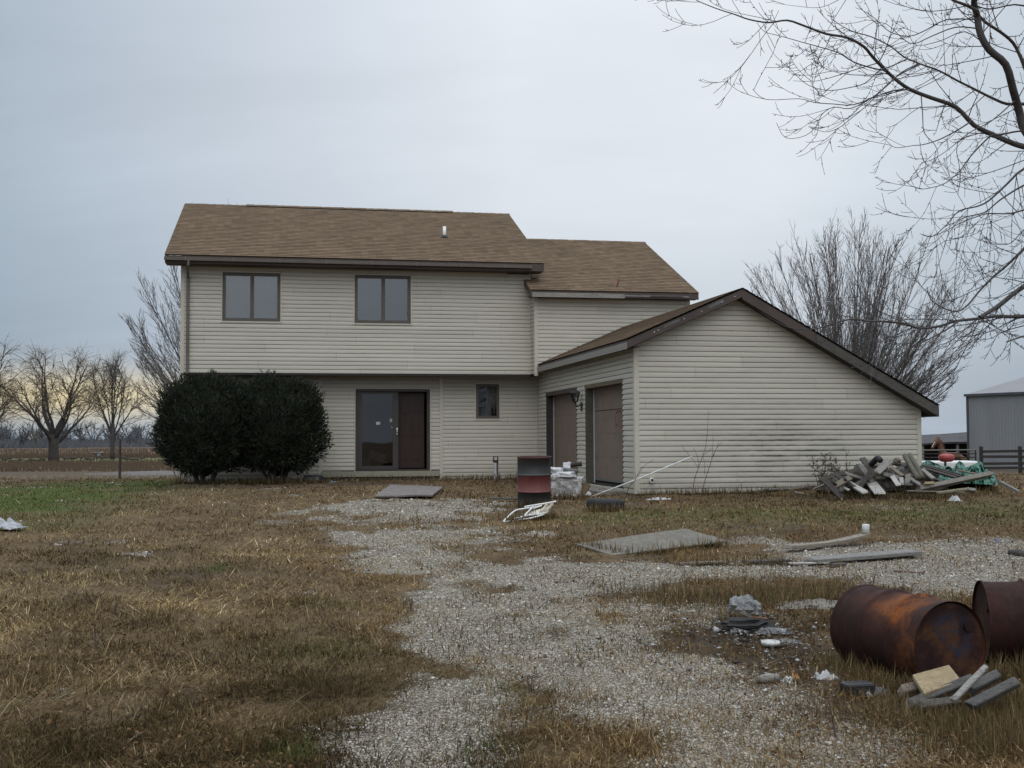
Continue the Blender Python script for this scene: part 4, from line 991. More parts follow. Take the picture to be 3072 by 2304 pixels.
# far treeline: nobody could count it
r = random.Random(4)
fw_ = MB(); hazy = weathered("haze_tinted_woods", (.085, .092, .102), (.125, .125, .13), .05, 1.0)  # distance haze is put into this blue-grey wood colour
for k in range(150):
    az = R(r.uniform(-27, 3)) if k < 144 else R(r.uniform(30, 40)); d = r.uniform(330, 520)
    p = CAM + Vector((math.sin(az) * d, math.cos(az) * d, 0)); p.z = height(p.x, p.y)
    H = r.uniform(2, 4) if k >= 144 else r.uniform(4, 9.5) if not (-.30 < az < -.26) else r.uniform(6, 11)
    for i in range(9):
        dd_ = Vector((r.uniform(-.6, .6), r.uniform(-.3, .3), 1))
        s_ = shoot(r, p, dd_, H * r.uniform(.7, 1.0), 4, .02, .2); fw_.tube(s_, taper(5, .22, .07), 3, False)
        for j in range(9):
            q, t_ = along(s_, r.uniform(.15, 1)); fw_.tube(shoot(r, q, side_dir(r, t_, R(r.uniform(25, 65))), H * r.uniform(.15, .38), 3, .05, .2), taper(4, .12, .05), 3, False)
    for i in range(260 if k < 144 else 20):
        q = p + RT * r.gauss(0, 7) + FW * r.uniform(-6, 6); h_ = abs(r.gauss(0, 1.0)) + .7; x_ = RT * r.uniform(.2, .7)
        fw_.face([q - x_, q + x_, q + Vector((r.uniform(-.8, .8), 0, h_))])
tag(fw_.build("distant_woods", hazy, None), "low hazy line of bare woods along the horizon", "woods", None, "stuff")

# dark rounded evergreens against the lower wall
def yew(loc, rx, ry, H, seed, label):
    r = random.Random(seed); root = thing("evergreen_shrub", loc, label, "shrub"); B = Vector(loc)
    fol = MB(); st = MB(); cz_ = H * .53
    for i in range(7):
        a = i * .9; st.tube(shoot(r, B + Vector((.1 * math.cos(a), .1 * math.sin(a), -.1)), Vector((.5 * math.cos(a), .5 * math.sin(a), 1)), H * .55, 5, .05, .15), taper(6, .04, .02), 5, False)
    def rad(d):
        w_ = 1 + .13 * mnoise.noise(d * 2.1 + Vector((seed, 0, 0))) + .12 * mnoise.noise(d * 5 + Vector((0, seed, 0)))
        lowf = 1 - .36 * max(0, -d.z - .45)
        se = (abs(d.x) ** 2.9 + abs(d.y) ** 2.9 + abs(d.z) ** 2.9) ** (-1 / 2.9)
        return w_ * lowf * se
    core = MB(); vs = []; n, m = 22, 14
    fol.blob(B + Vector((0, 0, cz_)), (rx * .74, ry * .74, H * .40), 20, 13, seed, .22, 2.5)
    for i in range(24000):
        d = rv(r); q = rad(d) * (r.random() ** .22 if r.random() < .9 else r.uniform(1.0, 1.07))
        q = min(q, 1.42)
        p = B + Vector((d.x * rx * q, d.y * ry * q, cz_ + d.z * H * .47 * q))
        if p.z < B.z + .05: continue
        g = (d + Vector((0, 0, .8)) + rv(r) * .75).normalized(); s_ = g.cross(rv(r)).normalized()
        L = r.uniform(.05, .13); w_ = r.uniform(.008, .016)
        fol.face([p - s_ * w_, p + s_ * w_, p + g * L * .6 + s_ * w_ * .8, p + g * L, p + g * L * .6 - s_ * w_ * .8])
    for i in range(60):
        d = rv(r); d.z = abs(d.z) * .9 + .1; d.normalize(); q = rad(d)
        p = B + Vector((d.x * rx * q, d.y * ry * q, cz_ + d.z * H * .47 * q)) - d * .06
        s_ = shoot(r, p, d + Vector((0, 0, .9)), r.uniform(.08, .24), 3, .1, .1); st.tube(s_, taper(4, .006, .003), 3, False)
        for k in range(16):
            pp, t_ = along(s_, r.random()); g = side_dir(r, t_, R(40)); x_ = g.cross(rv(r)).normalized() * .008
            fol.face([pp - x_, pp + x_, pp + g * .07])
    t_ = yewm
    fol.build("foliage", t_, root); st.build("stems", bark, root)
t = NT("dark_evergreen"); co = t.coords('Object'); n1 = t.noise(3.2, 3, .6, co); n2 = t.noise(30, 3, .6, co)
c = t.ramp(n1.outputs[0], [(.3, (.006, .009, .006)), (.50, (.015, .020, .011)), (.66, (.030, .036, .019)), (.80, (.055, .050, .028))])
yewm = t.bsdf(t.mix(.6, c, t.ramp(n2.outputs[0], [(.3, .5), (.7, 1.6)]), 'MULTIPLY'), .8, 0, None, .25)
pa = at(443 / .72, 1040 / .72, 27.3); pa.z = height(pa.x, pa.y) - .02
pb_ = at(598 / .72, 1038 / .72, 27.8); pb_.z = height(pb_.x, pb_.y) - .02
yew(pa, 1.09, .95, 2.50, 3, "dark rounded evergreen shrub at the left corner of the house")
yew(pb_, 1.10, .92, 2.50, 12, "dark rounded evergreen shrub just left of the patio door")
# ------------------------------------------------------------------ far side: pond, geese, post, shed, fence, horse
watm = NT("pond_water"); nz = watm.noise(2.5, 4, .6, watm.coords('Object', (1, 3, 1)))
watm = watm.bsdf((.115, .10, .095), .65, 0, watm.bump(nz.outputs[0], .25, .05), .12)
wp = MB(); cpt = far(352, 1016, 71); pts_ = []
for k in range(40):
    a = 6.2832 * k / 40; rr_ = 1 + .25 * mnoise.noise(Vector((math.cos(a) * 1.4, math.sin(a) * 1.4, 2)))
    q = cpt + RT * (math.cos(a) * 4.6 * rr_) + FW * (math.sin(a) * 5 * rr_); pts_.append((q.x, q.y, -.545))
wp.face(pts_); tag(wp.build("pond", watm, None), kind="structure")
reedm = weathered("pale_reeds", (.20, .165, .12), (.29, .245, .185), 5, .95)
rd = MB(); r = random.Random(31)
for i in range(3000):
    u_ = r.uniform(-40, 420); d = r.gauss(61.5, 1.2) if u_ > 170 else r.gauss(62, 1.0)
    if u_ < 170 and r.random() < .8: continue
    p = far(u_, 1020, d); h_ = r.uniform(.15, .42) if u_ < 280 else r.uniform(.1, .34)
    x_ = RT * r.uniform(.012, .025); tip = p + Vector((r.uniform(-.12, .12), r.uniform(-.1, .1), h_)); rd.face([p - x_, p + x_, tip])
tag(rd.build("pale_reeds", reedm, None), "pale dead reeds along the near edge of the pond", "reeds", None, "stuff")
bru = MB()
for i in range(9000):
    u_ = r.uniform(-120, 430); d = r.choice((r.uniform(78, 104), r.uniform(128, 150), r.uniform(150, 260))); p = far(u_, 1000, d)
    if 104 < d < 127: continue
    h_ = r.uniform(.15, .5) * (1 if d < 110 else 1.3); x_ = RT * r.uniform(.03, .08); bru.face([p - x_, p + x_, p + Vector((r.uniform(-.2, .2), 0, h_))])
tag(bru.build("field_stubble", weathered("brown_stubble", (.085, .060, .042), (.135, .095, .060), .15, 1.0), None), "brown rough stubble in the fields beyond the pond", "stubble", None, "stuff")
gsm = weathered("goose_feathers", (.035, .03, .027), (.075, .065, .055), 30, .9)
def goose(seed, feeding):
    m = MB(); m.blob((0, 0, .30), (.30, .15, .16), 10, 7, seed, .1); m.tube([(.24, 0, .32), (.36, 0, .38 if not feeding else .30), (.42, 0, .60 if not feeding else .12), (.48, 0, .64 if not feeding else .04)], [.07, .045, .035, .03], 7); m.tube([(-.25, 0, .32), (-.42, 0, .34)], [.07, .02], 6)
    for s_ in (-.05, .05): m.tube([(0, s_, .2), (.02, s_, 0)], .015, 5)
    return m
GP = [(12, 993), (25, 996), (35, 995), (44, 993), (56, 999), (62, 997), (68, 998), (76, 993), (82, 995), (88, 997), (95, 996), (140, 988), (146, 989), (152, 990), (156, 988), (160, 991), (176, 989), (188, 990), (196, 991), (203, 992), (210, 991), (220, 990), (228, 989), (262, 990), (268, 991), (275, 992), (283, 991), (290, 993), (298, 992), (306, 993), (20, 989), (5, 991), (-12, 994)]
g0 = {}
for i, (u_, v_) in enumerate(GP):
    k = i % 3; d = 109 + (994 - v_) * 1.5 + rnd.uniform(-5, 6)
    p = far(u_, v_, d)
    if k not in g0:
        o = goose(k, k != 0).build("goose", gsm, None, True, pivot=(0, 0, 0)); g0[k] = o
    else: o = g0[k].copy(); col.objects.link(o)
    o.location = p; o.rotation_euler = (0, 0, rnd.uniform(0, 6.28)); o.scale = [rnd.uniform(.62, .85)] * 3
    tag(o, "dark goose standing on the green strip beyond the pond", "goose", "geese on the green strip beyond the pond")
# dark box with a pale lid out in the field
q = far(213, 984, 135); bx_ = thing("feed_box", q, "small dark box with pale lid standing in the field by the upright tree", "box")
m = MB(); m.box(q + Vector((-.35, 0, .28)), (.42, .6, .56)); m.box(q + Vector((.35, 0, .28)), (.48, .6, .56)); m.build("box_body", gsm, bx_)
m = MB(); m.box(q + Vector((.3, 0, .60)), (.5, .64, .09)); m.box(q + Vector((-.35, 0, .585)), (.4, .64, .05)); m.box(q + Vector((.08, -.28, .25)), (.38, .05, .4)); m.build("lid", weathered("grey_lid", (.3, .32, .34), (.4, .42, .44), 3, .7), bx_)
q = gp(258.5 / .72, 1031 / .72); q = far(258.5, 1030, 32.5)
m = MB(); m.tube([q + Vector((0, 0, -.2)), q + Vector((0, 0, 1.10))], .036, 8); tag(bevel(m.build("fence_post", weathered("rusty_post", (.045, .036, .030), (.065, .05, .042), 8, .85), None, pivot=q), .004), "lone dark post standing on the lawn edge left of the shrubs", "post")

# metal shed
def cw(x, d, z): return CAM.xy.to_3d() + RT * x + FW * d + Vector((0, 0, z))
sd_ = thing("metal_shed", cw(30, 73, -.55), "grey ribbed metal shed with shallow roof at the right edge", "shed")
c0 = cw((2905 - 1536) / FPX * 75, 75, 0); A = (RT * .5 - FW * .866); D_ = (RT * .866 + FW * .5); ez_s = 4.22
shedm = weathered("grey_metal_siding", (.20, .205, .21), (.235, .24, .245), 1.2, .5, (1, 1, .2), .05)
m = MB(); n_ = 46; sp_ = .229
for i in range(n_):
    a = c0 + A * (i * sp_)
    for (p_, q_, o1, o2) in ((0, .03, 0, .02), (.03, .06, .02, .02), (.06, .09, .02, 0), (.09, sp_, 0, 0)):
        nn = -D_
        b0, b1 = a + A * p_ + nn * o1, a + A * q_ + nn * o2
        m.face([(b0.x, b0.y, -.8), (b1.x, b1.y, -.8), (b1.x, b1.y, ez_s - .05), (b0.x, b0.y, ez_s - .05)])
e0, e1 = c0, c0 + A * (n_ * sp_); f0, f1 = c0 + D_ * 13, e1 + D_ * 13; rg = 6.5 * .214
m.face([(e0.x, e0.y, -.8), (f0.x, f0.y, -.8), (f0.x, f0.y, ez_s), ((e0 + D_ * 6.5).x, (e0 + D_ * 6.5).y, ez_s + rg), (e0.x, e0.y, ez_s)])
m.face([(e1.x, e1.y, -.8), (f1.x, f1.y, -.8), (f1.x, f1.y, ez_s), ((e1 + D_ * 6.5).x, (e1 + D_ * 6.5).y, ez_s + rg), (e1.x, e1.y, ez_s)])
m.face([(f0.x, f0.y, -.8), (f1.x, f1.y, -.8), (f1.x, f1.y, ez_s), (f0.x, f0.y, ez_s)])
m.build("ribbed_wall", shedm, sd_)
m = MB()
for s_ in (0, 1):
    y0, y1 = (-.15, 6.5) if s_ == 0 else (13.15, 6.5)
    z0_ = ez_s - .15 * .214; 
    P_ = [e0 - A * .12 + D_ * y0, e1 + A * .12 + D_ * y0, e1 + A * .12 + D_ * y1, e0 - A * .12 + D_ * y1]; Z_ = [z0_, z0_, ez_s + rg, ez_s + rg]
    m.face([(p.x, p.y, z + .02) for p, z in zip(P_, Z_)]); m.face([(p.x, p.y, z - .02) for p, z in zip(P_, Z_)])
m.build("shed_roof", weathered("grey_metal_roof", (.15, .145, .155), (.19, .185, .19), 1, .5), sd_)
m = MB()
m.box((c0 + A * 5.2 - D_ * .16).xy.to_3d() + Vector((0, 0, ez_s - .06)), (10.8, .04, .16), A, D_)
m.box((c0 - A * .03 - D_ * .05).xy.to_3d() + Vector((0, 0, 1.7)), (.12, .12, 5.0), A, D_); m.build("edge_trim", weathered("dark_trim", (.055, .055, .065), (.08, .08, .09), 2, .6), sd_)
# low open barn
bn = thing("low_barn", cw(25, 78, -.6), "long low barn with dark sagging roof behind the horse", "barn")
m = MB(); N_ = 16
for i in range(N_):
    xa, xb = 19.5 + i * .95, 19.5 + (i + 1) * .95
    zz = lambda x: 1.55 + .10 * math.sin((x - 20) * .45) + (x - 26) * .045; ze = lambda x: .95 + .06 * math.sin(x * .9) + (x - 26) * .03
    m.face([cw(xa, 79, ze(xa)), cw(xb, 79, ze(xb)), cw(xb, 83.5, zz(xb)), cw(xa, 83.5, zz(xa))]); m.face([cw(xa, 79, ze(xa) - .12), cw(xb, 79, ze(xb) - .12), cw(xb, 79, ze(xb)), cw(xa, 79, ze(xa))])
    m.face([cw(xa, 83.5, zz(xa)), cw(xb, 83.5, zz(xb)), cw(xb, 88, zz(xb) - .6), cw(xa, 88, zz(xa) - .6)])
m.build("barn_roof", weathered("old_barn_roof", (.050, .047, .050), (.078, .073, .075), .8, .9, None, .2, (.035, .033, .035)), bn)
m = MB(); m.box(cw(27, 82, .0), (16, .1, 2.4), RT, FW); m.build("back_wall", weathered("barn_boards", (.05, .045, .04), (.085, .078, .07), 2, .9, (3, 3, .4)), bn)
for x in (20.5, 23.4, 26.3, 28.1, 30.5):
    m = MB(); m.box(cw(x, 79.2, .15), (.16, .16, 1.7), RT, FW); m.build("barn_post", weathered("pale_post", (.2, .2, .19), (.26, .26, .245), 3, .8), bn)
# board fence and tube gate
fm = weathered("dark_fence_board", (.024, .021, .019), (.042, .037, .032), 3, .9, (1, 1, 3))
fdp = 62.0
def fx(u_): return (u_ - 1536) / FPX * fdp
fn = thing("board_fence", cw(fx(3000), fdp, -.57), "dark four rail board fence in front of the metal shed", "fence")
zf = lambda v_: 1.5 - (v_ - 1305.5) / FPX * fdp
ps = [2939.6 + 116.3 * i for i in range(7)]
for u_ in ps:
    m = MB(); m.box(cw(fx(u_), fdp + rnd.uniform(-.03, .03), (zf(1336) - .85) / 2), (.15, .15, zf(1336) + .85), RT, FW); m.build("post", fm, fn)
for v_ in (1350, 1368, 1386, 1402):
    for a, b_ in zip(ps, ps[1:]):
        m = MB(); dz = rnd.uniform(-.03, .03); pa_, pb2 = cw(fx(a) - .02, fdp - .10, zf(v_) + dz), cw(fx(b_) + .02, fdp - .10, zf(v_) + rnd.uniform(-.03, .03))
        X_ = (pb2 - pa_); m.box((pa_ + pb2) / 2, (X_.length, .035, .145), X_.normalized(), FW); m.build("rail", fm, fn)
gt = thing("tube_gate", cw(fx(2850), fdp, -.57), "rusty tube gate closing the gap between garage and board fence", "gate")
gm_ = weathered("old_gate_tube", (.10, .10, .085), (.15, .145, .12), 4, .7)
for k, v_ in enumerate((1347, 1358, 1369, 1380, 1391, 1402)):
    m = MB(); m.tube([cw(fx(2700), fdp - .05, zf(v_)), cw(fx(2780), fdp - .05, zf(v_ - .3)), cw(fx(2925), fdp - .05, zf(v_ - .6))], .035 if k else .045, 6); m.build("gate_rail", gm_ if k == 0 else fm, gt)
for u_ in (2702, 2815, 2922):
    m = MB(); m.tube([cw(fx(u_), fdp - .05, zf(1404)), cw(fx(u_), fdp - .05, zf(1346))], .04, 6); m.build("gate_upright", fm, gt)
# chestnut horse looking over the gate
hp = cw((2830 - 1536) / FPX * 64, 64.2, 0); hp.z = height(hp.x, hp.y)
hs = thing("horse", hp, "chestnut horse looking left over the gate in front of the barn", "horse")
def hw(x, y, z): return hp + RT * x + FW * y + Vector((0, 0, z))
def skin(name, chains, mat, parent, lv=1):
    vs = []; es = []; rs = []
    ind = {}
    for ch in chains:
        pv = None
        for (p, ra) in ch:
            k = (round(p[0], 3), round(p[1], 3), round(p[2], 3))
            if k not in ind:
                ind[k] = len(vs); vs.append(p); rs.append(ra)
            if pv is not None: es.append((pv, ind[k]))
            pv = ind[k]
    o0 = org(parent); me_ = bpy.data.meshes.new(name); me_.from_pydata([tuple(Vector(v) - o0) for v in vs], es, [])
    o = bpy.data.objects.new(name, me_); col.objects.link(o); o.parent = parent
    o.modifiers.new("skin", 'SKIN'); sl = me_.skin_vertices[0].data
    for i, ra in enumerate(rs):
        sl[i].radius = (ra, ra) if not isinstance(ra, tuple) else ra
    sl[0].use_root = True
    s_ = o.modifiers.new("sub", 'SUBSURF'); s_.levels = lv; s_.render_levels = lv
    me_.materials.append(mat); return o
J = lambda x, y, z, ra: (tuple(hw(x, y, z)), ra)
chest = J(.02, 0, 1.02, .24); mid = J(.55, 0, .98, .25); rump = J(1.05, 0, 1.02, .24); wth = J(-.08, 0, 1.22, .19)
n1_ = J(-.12, 0, 1.48, .175); n2_ = J(-.20, 0, 1.74, .14); poll = J(-.29, -.03, 1.93, .105)
hm = weathered("chestnut_coat", (.075, .030, .014), (.125, .052, .024), 4, .6, None, .05)
skin("body", [[mid, chest, wth, n1_, n2_, poll, J(-.39, -.06, 1.83, .135), J(-.51, -.09, 1.66, .105), J(-.62, -.11, 1.49, .080), J(-.66, -.12, 1.42, .070)],
  [poll, J(-.26, -.08, 2.10, .032)], [poll, J(-.29, .04, 2.10, .032)],
  [mid, rump],
  [chest, J(-.05, -.17, .85, .12), J(-.05, -.17, .60, .055), J(-.05, -.17, .52, .06), J(-.05, -.17, .14, .04), J(-.08, -.17, .02, .06)],
  [chest, J(0, .17, .85, .12), J(.02, .17, .60, .055), J(.02, .17, .52, .06), J(.02, .17, .14, .04), J(-.02, .17, .02, .06)],
  [rump, J(1.12, -.17, .82, .15), J(1.15, -.17, .76, .09), J(1.34, -.17, .52, .06), J(1.30, -.17, .14, .042), J(1.26, -.17, .02, .06)],
  [rump, J(1.20, .17, .82, .15), J(1.23, .17, .76, .09), J(1.42, .17, .52, .06), J(1.38, .17, .14, .042), J(1.34, .17, .02, .06)]], hm, hs, 2)
m = MB(); m.tube([hw(-.22, -.02, 2.0), hw(-.10, .0, 1.84), hw(.02, .0, 1.62), hw(.10, 0, 1.42)], [.03, .055, .06, .03], 6); m.build("mane", weathered("dark_mane", (.03, .014, .009), (.06, .028, .016), 20, .8), hs)
m = MB(); m.tube([hw(1.26, 0, 1.14), hw(1.40, 0, 1.0), hw(1.44, 0, .6)], [.04, .07, .03], 6); m.build("tail", weathered("dark_tail", (.03, .014, .009), (.06, .028, .016), 20, .8), hs)
m = MB(); m.tube([hw(-.49, -.16, 1.82), hw(-.60, -.17, 1.66), hw(-.68, -.17, 1.52)], [.012, .02, .012], 5); m.build("blaze", weathered("pale_blaze", (.5, .45, .4), (.6, .55, .5), 9, .7), hs)
# ------------------------------------------------------------------ things lying about the yard
def drum_profile(Rd, L):
    pr = [(Rd + .008, 0), (Rd + .010, .008), (Rd + .008, .018), (Rd, .024)]
    for h in (L * .33, L * .66):
        pr += [(Rd, h - .022), (Rd + .013, h - .012), (Rd + .022, h), (Rd + .013, h + .012), (Rd, h + .022)]
    pr += fine_hoops(L, Rd) if L < .884 else []
    pr += [(Rd, L - .024), (Rd + .008, L - .018), (Rd + .010, L - .008), (Rd + .008, L)]
    return pr
def fine_hoops(L, R_): return [(R_, L * .80), (R_ + .004, L * .81), (R_, L * .82), (R_, L * .845), (R_ + .004, L * .855), (R_, L * .865), (R_, L * .89), (R_ + .004, L * .90), (R_, L * .91)]
def shift(pr, o): return [(a + o, b) for a, b in pr]
# standing drum, black with a red band
b = gp(1154 / .72, 1093 / .72); b.z -= .03
dr = thing("oil_drum", b, "upright black steel drum with faded red band, rim rusted, beside the garage doors", "drum")
Rd, L = .288, .885
t = NT("black_red_drum_paint"); co = t.coords('Object'); s_ = t.n('ShaderNodeSeparateXYZ'); t.l(co, s_.inputs[0]); n1 = t.noise(7, 5, .65, co); n2 = t.noise(2, 4, .6, t.coords('Object', (4, 4, .6)))
zz = t.mth('ADD', s_.outputs[2], t.mth('MULTIPLY', t.mth('SUBTRACT', n1.outputs[0], .5), .012))
band = t.mth('MULTIPLY', t.mth('GREATER_THAN', zz, L * .33), t.mth('LESS_THAN', zz, L * .655))
blackp = t.mix(n2.outputs[0], (.014, .0135, .0135), (.028, .027, .026)); redp = t.mix(t.ramp(n2.outputs[0], [(.3, 0.0), (.7, 1.0)]), (.105, .026, .025), (.150, .044, .040))
c = t.mix(band, blackp, redp)
rustm = t.ramp(t.mth('ADD', n1.outputs[0], t.mth('MULTIPLY', t.mth('GREATER_THAN', s_.outputs[2], L - .03), .35)), [(.62, 0.0), (.75, 1.0)])
c = t.mix(rustm, c, (.07, .028, .020))
drumpaint = t.bsdf(c, .55, 0, t.bump(n1.outputs[0], .15, .01), .4)
m = MB(); m.lathe(b, [(0, .02), (Rd, .02)] + drum_profile(Rd, L) + [(Rd - .004, L)] + [(Rd - .006, L - .02), (Rd - .006, .03), (0, .03)], 48); m.build("drum_shell", drumpaint, dr, True)
m = MB(); m.lathe(b + Vector((0, 0, .66 * L)), [(Rd + .0205, -.006), (Rd + .0235, 0), (Rd + .0205, .006)], 48); m.build("pale_hoop", weathered("pale_steel", (.10, .11, .115), (.15, .16, .165), 12, .5), dr, True)  # thin paler rings along both hoop crests
m = MB(); m.lathe(b + Vector((0, 0, L * .33)), [(Rd + .0205, -.006), (Rd + .0235, 0), (Rd + .0205, .006)], 48); m.build("pale_hoop", weathered("pale_red", (.17, .06, .055), (.22, .085, .077), 12, .5), dr, True)

dr.rotation_mode = 'AXIS_ANGLE'; dr.rotation_axis_angle = (R(2.4), RT.x, RT.y, 0)
# lying rusty drums
def rust(name, blue, orange):
    t = NT(name); co = t.coords('Object'); n1 = t.noise(4.2, 6, .68, co, .4); n2 = t.noise(14, 5, .7, co); n3 = t.noise(1.6, 4, .6, co)
    c = t.ramp(n1.outputs[0], [(.28, (.014, .0065, .006)), (.5, (.028, .0105, .009)), (.72, (.048, .017, .0115))])
    if orange:
        u_ = t.n('ShaderNodeAttribute'); u_.attribute_name = 'streak'
        k = t.mth('MULTIPLY', u_.outputs['Fac'], t.ramp(t.mth('ADD', t.mth('MULTIPLY', n1.outputs[0], .6), t.mth('MULTIPLY', n2.outputs[0], .4)), [(.42, .12), (.56, 1.0)]), clamp=True)
        c = t.mix(k, c, t.mix(n2.outputs[0], (.120, .034, .009), (.26, .085, .018)))
    c = t.mix(t.ramp(n2.outputs[0], [(.58, 0.0), (.64, .7)]), c, (.018, .011, .009))
    if blue:
        u_ = t.n('ShaderNodeAttribute'); u_.attribute_name = 'paint'
        k = t.mth('MULTIPLY', u_.outputs['Fac'], t.ramp(n2.outputs[0], [(.42, .10), (.58, .85)]), clamp=True)
        c = t.mix(t.ramp(n1.outputs[0], [(.45, 0.0), (.62, .8)]), c, (.075, .034, .013)); c = t.mix(k, c, t.mix(n3.outputs[0], (.012, .017, .032), (.020, .029, .055)))
    c = t.mix(.5, c, t.ramp(n3.outputs[0], [(.3, .65), (.7, 1.25)]), 'MULTIPLY')
    return t.bsdf(c, t.ramp(n2.outputs[0], [(.3, .65), (.7, .9)]), 0, t.bump(n2.outputs[0], .3, .006), .2)
rust_side, rust_end = rust("rusty_drum_side", False, True), rust("rusty_drum_end", True, False)
def attr(o, name, fn):
    a = o.data.attributes.new(name, 'FLOAT', 'POINT')
    a.data.foreach_set("value", [fn(v.co) for v in o.data.vertices])
def lying_drum(c_near, axis_, label, streak=True, lid=True, painted=True):
    axis_ = Vector(axis_).normalized(); c_near = Vector(c_near)
    base = c_near + axis_ * .44; base.z = height(base.x, base.y)
    root = thing("rusty_drum", base, label, "drum")
    m = MB(); X = axis_.cross(Vector((0, 0, 1))).normalized()
    pr = drum_profile(.288, .88)
    # extra hoops near the far end as on the real drum
    m.lathe(c_near, pr + [(0, .875)], 56, axis_, X)
    o = m.build("drum_shell", rust_side, root, True)
    for v in o.data.vertices:
        p = v.co + base; hh = (p - c_near).dot(axis_); k = mnoise.noise(p * 3.1)
        rad = (p - c_near - axis_ * hh); 
        v.co += rad.normalized() * (.006 * k + -.035 * math.exp(-((hh - .55) / .12) ** 2 - ((rad.normalized() - Vector((-.3, -.4, .85)).normalized()).length / .45) ** 2)) if rad.length > .1 else Vector((0, 0, 0))
    if streak:
        def st_(co):
            p = co + base; hh = (p - c_near).dot(axis_); rad = (p - c_near - axis_ * hh)
            if rad.length < .05: return 0
            rn = rad.normalized(); upz = rn.z; lf = -rn.dot(RT)
            a_ = math.exp(-((hh - .05 - .30 * max(0, upz)) / .10) ** 2) * (1.0 if lf > -.2 else .3)
            b_ = .8 * math.exp(-((hh - .32) / .22) ** 2) * math.exp(-((upz - .80) / .16) ** 2) * (1 if lf > 0 else .4)
            e_ = .55 * math.exp(-((hh - .16) / .16) ** 2) * max(0, upz)
            return min(1, a_ + b_ + e_)
        attr(o, 'streak', st_)
    if lid:
        m = MB(); NR = 14
        prf = [(.282 * i / NR + (.0) , .022 if i < NR - 1 else .018) for i in range(NR + 1)]
        m.lathe(c_near, prf, 56, axis_, X)
        Y_ = axis_.cross(X)
        e = m.build("drum_lid", rust_end, root, True)
        def pt_(co):
            p = co + base - c_near; x_ = p.dot(RT); z_ = p.z
            a_ = max(0, 1 - abs(math.hypot(x_ - .02, z_ - .06) - .10) / .10) * (1 if x_ + z_ > -.02 else .0) * (1 if z_ < .22 else 0)
            return min(1, 1.3 * a_ + .8 * math.exp(-((x_ - .02) / .10) ** 2 - ((z_ - .14) / .08) ** 2))
        attr(e, 'paint', pt_ if painted else (lambda c_: 0.0))
        m = MB(); q = c_near + axis_ * .018 + X * .16 + Vector((0, 0, .12)); m.lathe(q, [(.032, 0), (.032, -.012), (0, -.012)], 14, axis_); m.build("bung_cap", rust_end, root)
    else:
        m = MB(); m.lathe(c_near, [(.280, .004), (.275, .30), (.2, .5), (0, .55)], 40, axis_, X); m.build("drum_hollow", dark_in, root)
    return root
a_ = R(21); ax = (FW * math.cos(a_) - RT * math.sin(a_) + Vector((0, 0, .01)))
dc = at(2172 + 1672 / 2.458, 1650 + 752 / 2.458, 7.62)
dc.z = height(dc.x, dc.y) + .285
lying_drum(dc, ax, "rusty drum lying on its side with blue paint on its lid, planks against it")
dc2 = at(2172 + 1895 / 2.458, 1650 + 590 / 2.458, 8.5); dc2.z = height(dc2.x, dc2.y) + .285
lying_drum(dc2, RT * .985 - FW * .175, "dark rusty drum cut off by the right edge of the photo", False, True, False)

# planks ---------------------------------------------------------------
def plank(p0, p1, w_, th, mat, label, roll=0.0, name="board", cat="board", group=None, bend=0.0, up=None, rough_end=True):
    p0, p1 = Vector(p0), Vector(p1); X = (p1 - p0); L = X.length; X.normalize()
    U = Vector(up) if up is not None else Vector((0, 0, 1))
    Y = U.cross(X)
    if Y.length < .05: Y = FW.cross(X)
    Y.normalize(); Z = X.cross(Y); 
    if roll: Y.rotate(Matrix.Rotation(roll, 3, X)); Z = X.cross(Y)
    m = MB(); n = 7; vs = []; r = random.Random(int(abs(p0.x * 911 + p0.y * 77 + p1.z * 31) * 10))
    for i in range(n + 1):
        f = i / n; c = p0 + X * (L * f) + Z * (bend * math.sin(math.pi * f))
        for a, b_ in ((-1, -1), (1, -1), (1, 1), (-1, 1)):
            e = X * (r.uniform(-.03, .03) if (i in (0, n) and rough_end) else 0)
            vs.append(c + e + Y * (a * w_ / 2 * (1 + r.uniform(-.03, .03))) + Z * (b_ * th / 2 + r.uniform(-.002, .002)))
    fs = [(i * 4 + k, i * 4 + (k + 1) % 4, i * 4 + 4 + (k + 1) % 4, i * 4 + 4 + k) for i in range(n) for k in range(4)] + [(3, 2, 1, 0), (n * 4, n * 4 + 1, n * 4 + 2, n * 4 + 3)]
    m.raw(vs, fs); c0_ = (p0 + p1) / 2
    # local frame along the board so that grain follows its length
    o = m.build(name, mat, None, False, pivot=c0_)
    bevel(o, min(.006, th * .2), 1)
    return tag(o, label, cat, group)
def wood(name, a, b_, d_=(.06, .055, .048)):
    return weathered(name, a, b_, 7, .88, (1.2, 1.2, 5), .5, d_, fine=45)
w_grey = wood("weathered_board", (.175, .162, .145), (.275, .26, .238))
w_pale = wood("pale_board", (.31, .295, .27), (.43, .41, .38), (.18, .165, .145))
w_dark = wood("dark_board", (.062, .056, .050), (.105, .095, .085), (.03, .027, .025))
w_brown = wood("brown_board", (.13, .105, .08), (.19, .16, .125))
w_tan = wood("fresh_board", (.235, .175, .10), (.30, .23, .135), (.20, .14, .075))
w_slate = wood("slate_board", (.050, .046, .042), (.092, .086, .078), (.026, .024, .022))
zc = zoomed(2380, 1330, 5.53); zd_ = zoomed(2740, 1270, 6.66)
PG = "boards in the scrap heap by the garage"
def pz_(z_, x, y, d): return at(*z_(x, y), float(np.interp(d, [20, 21.6, 22.6, 23.7, 25.5, 40], [19.2, 20.75, 22.1, 23.4, 25.5, 40])))
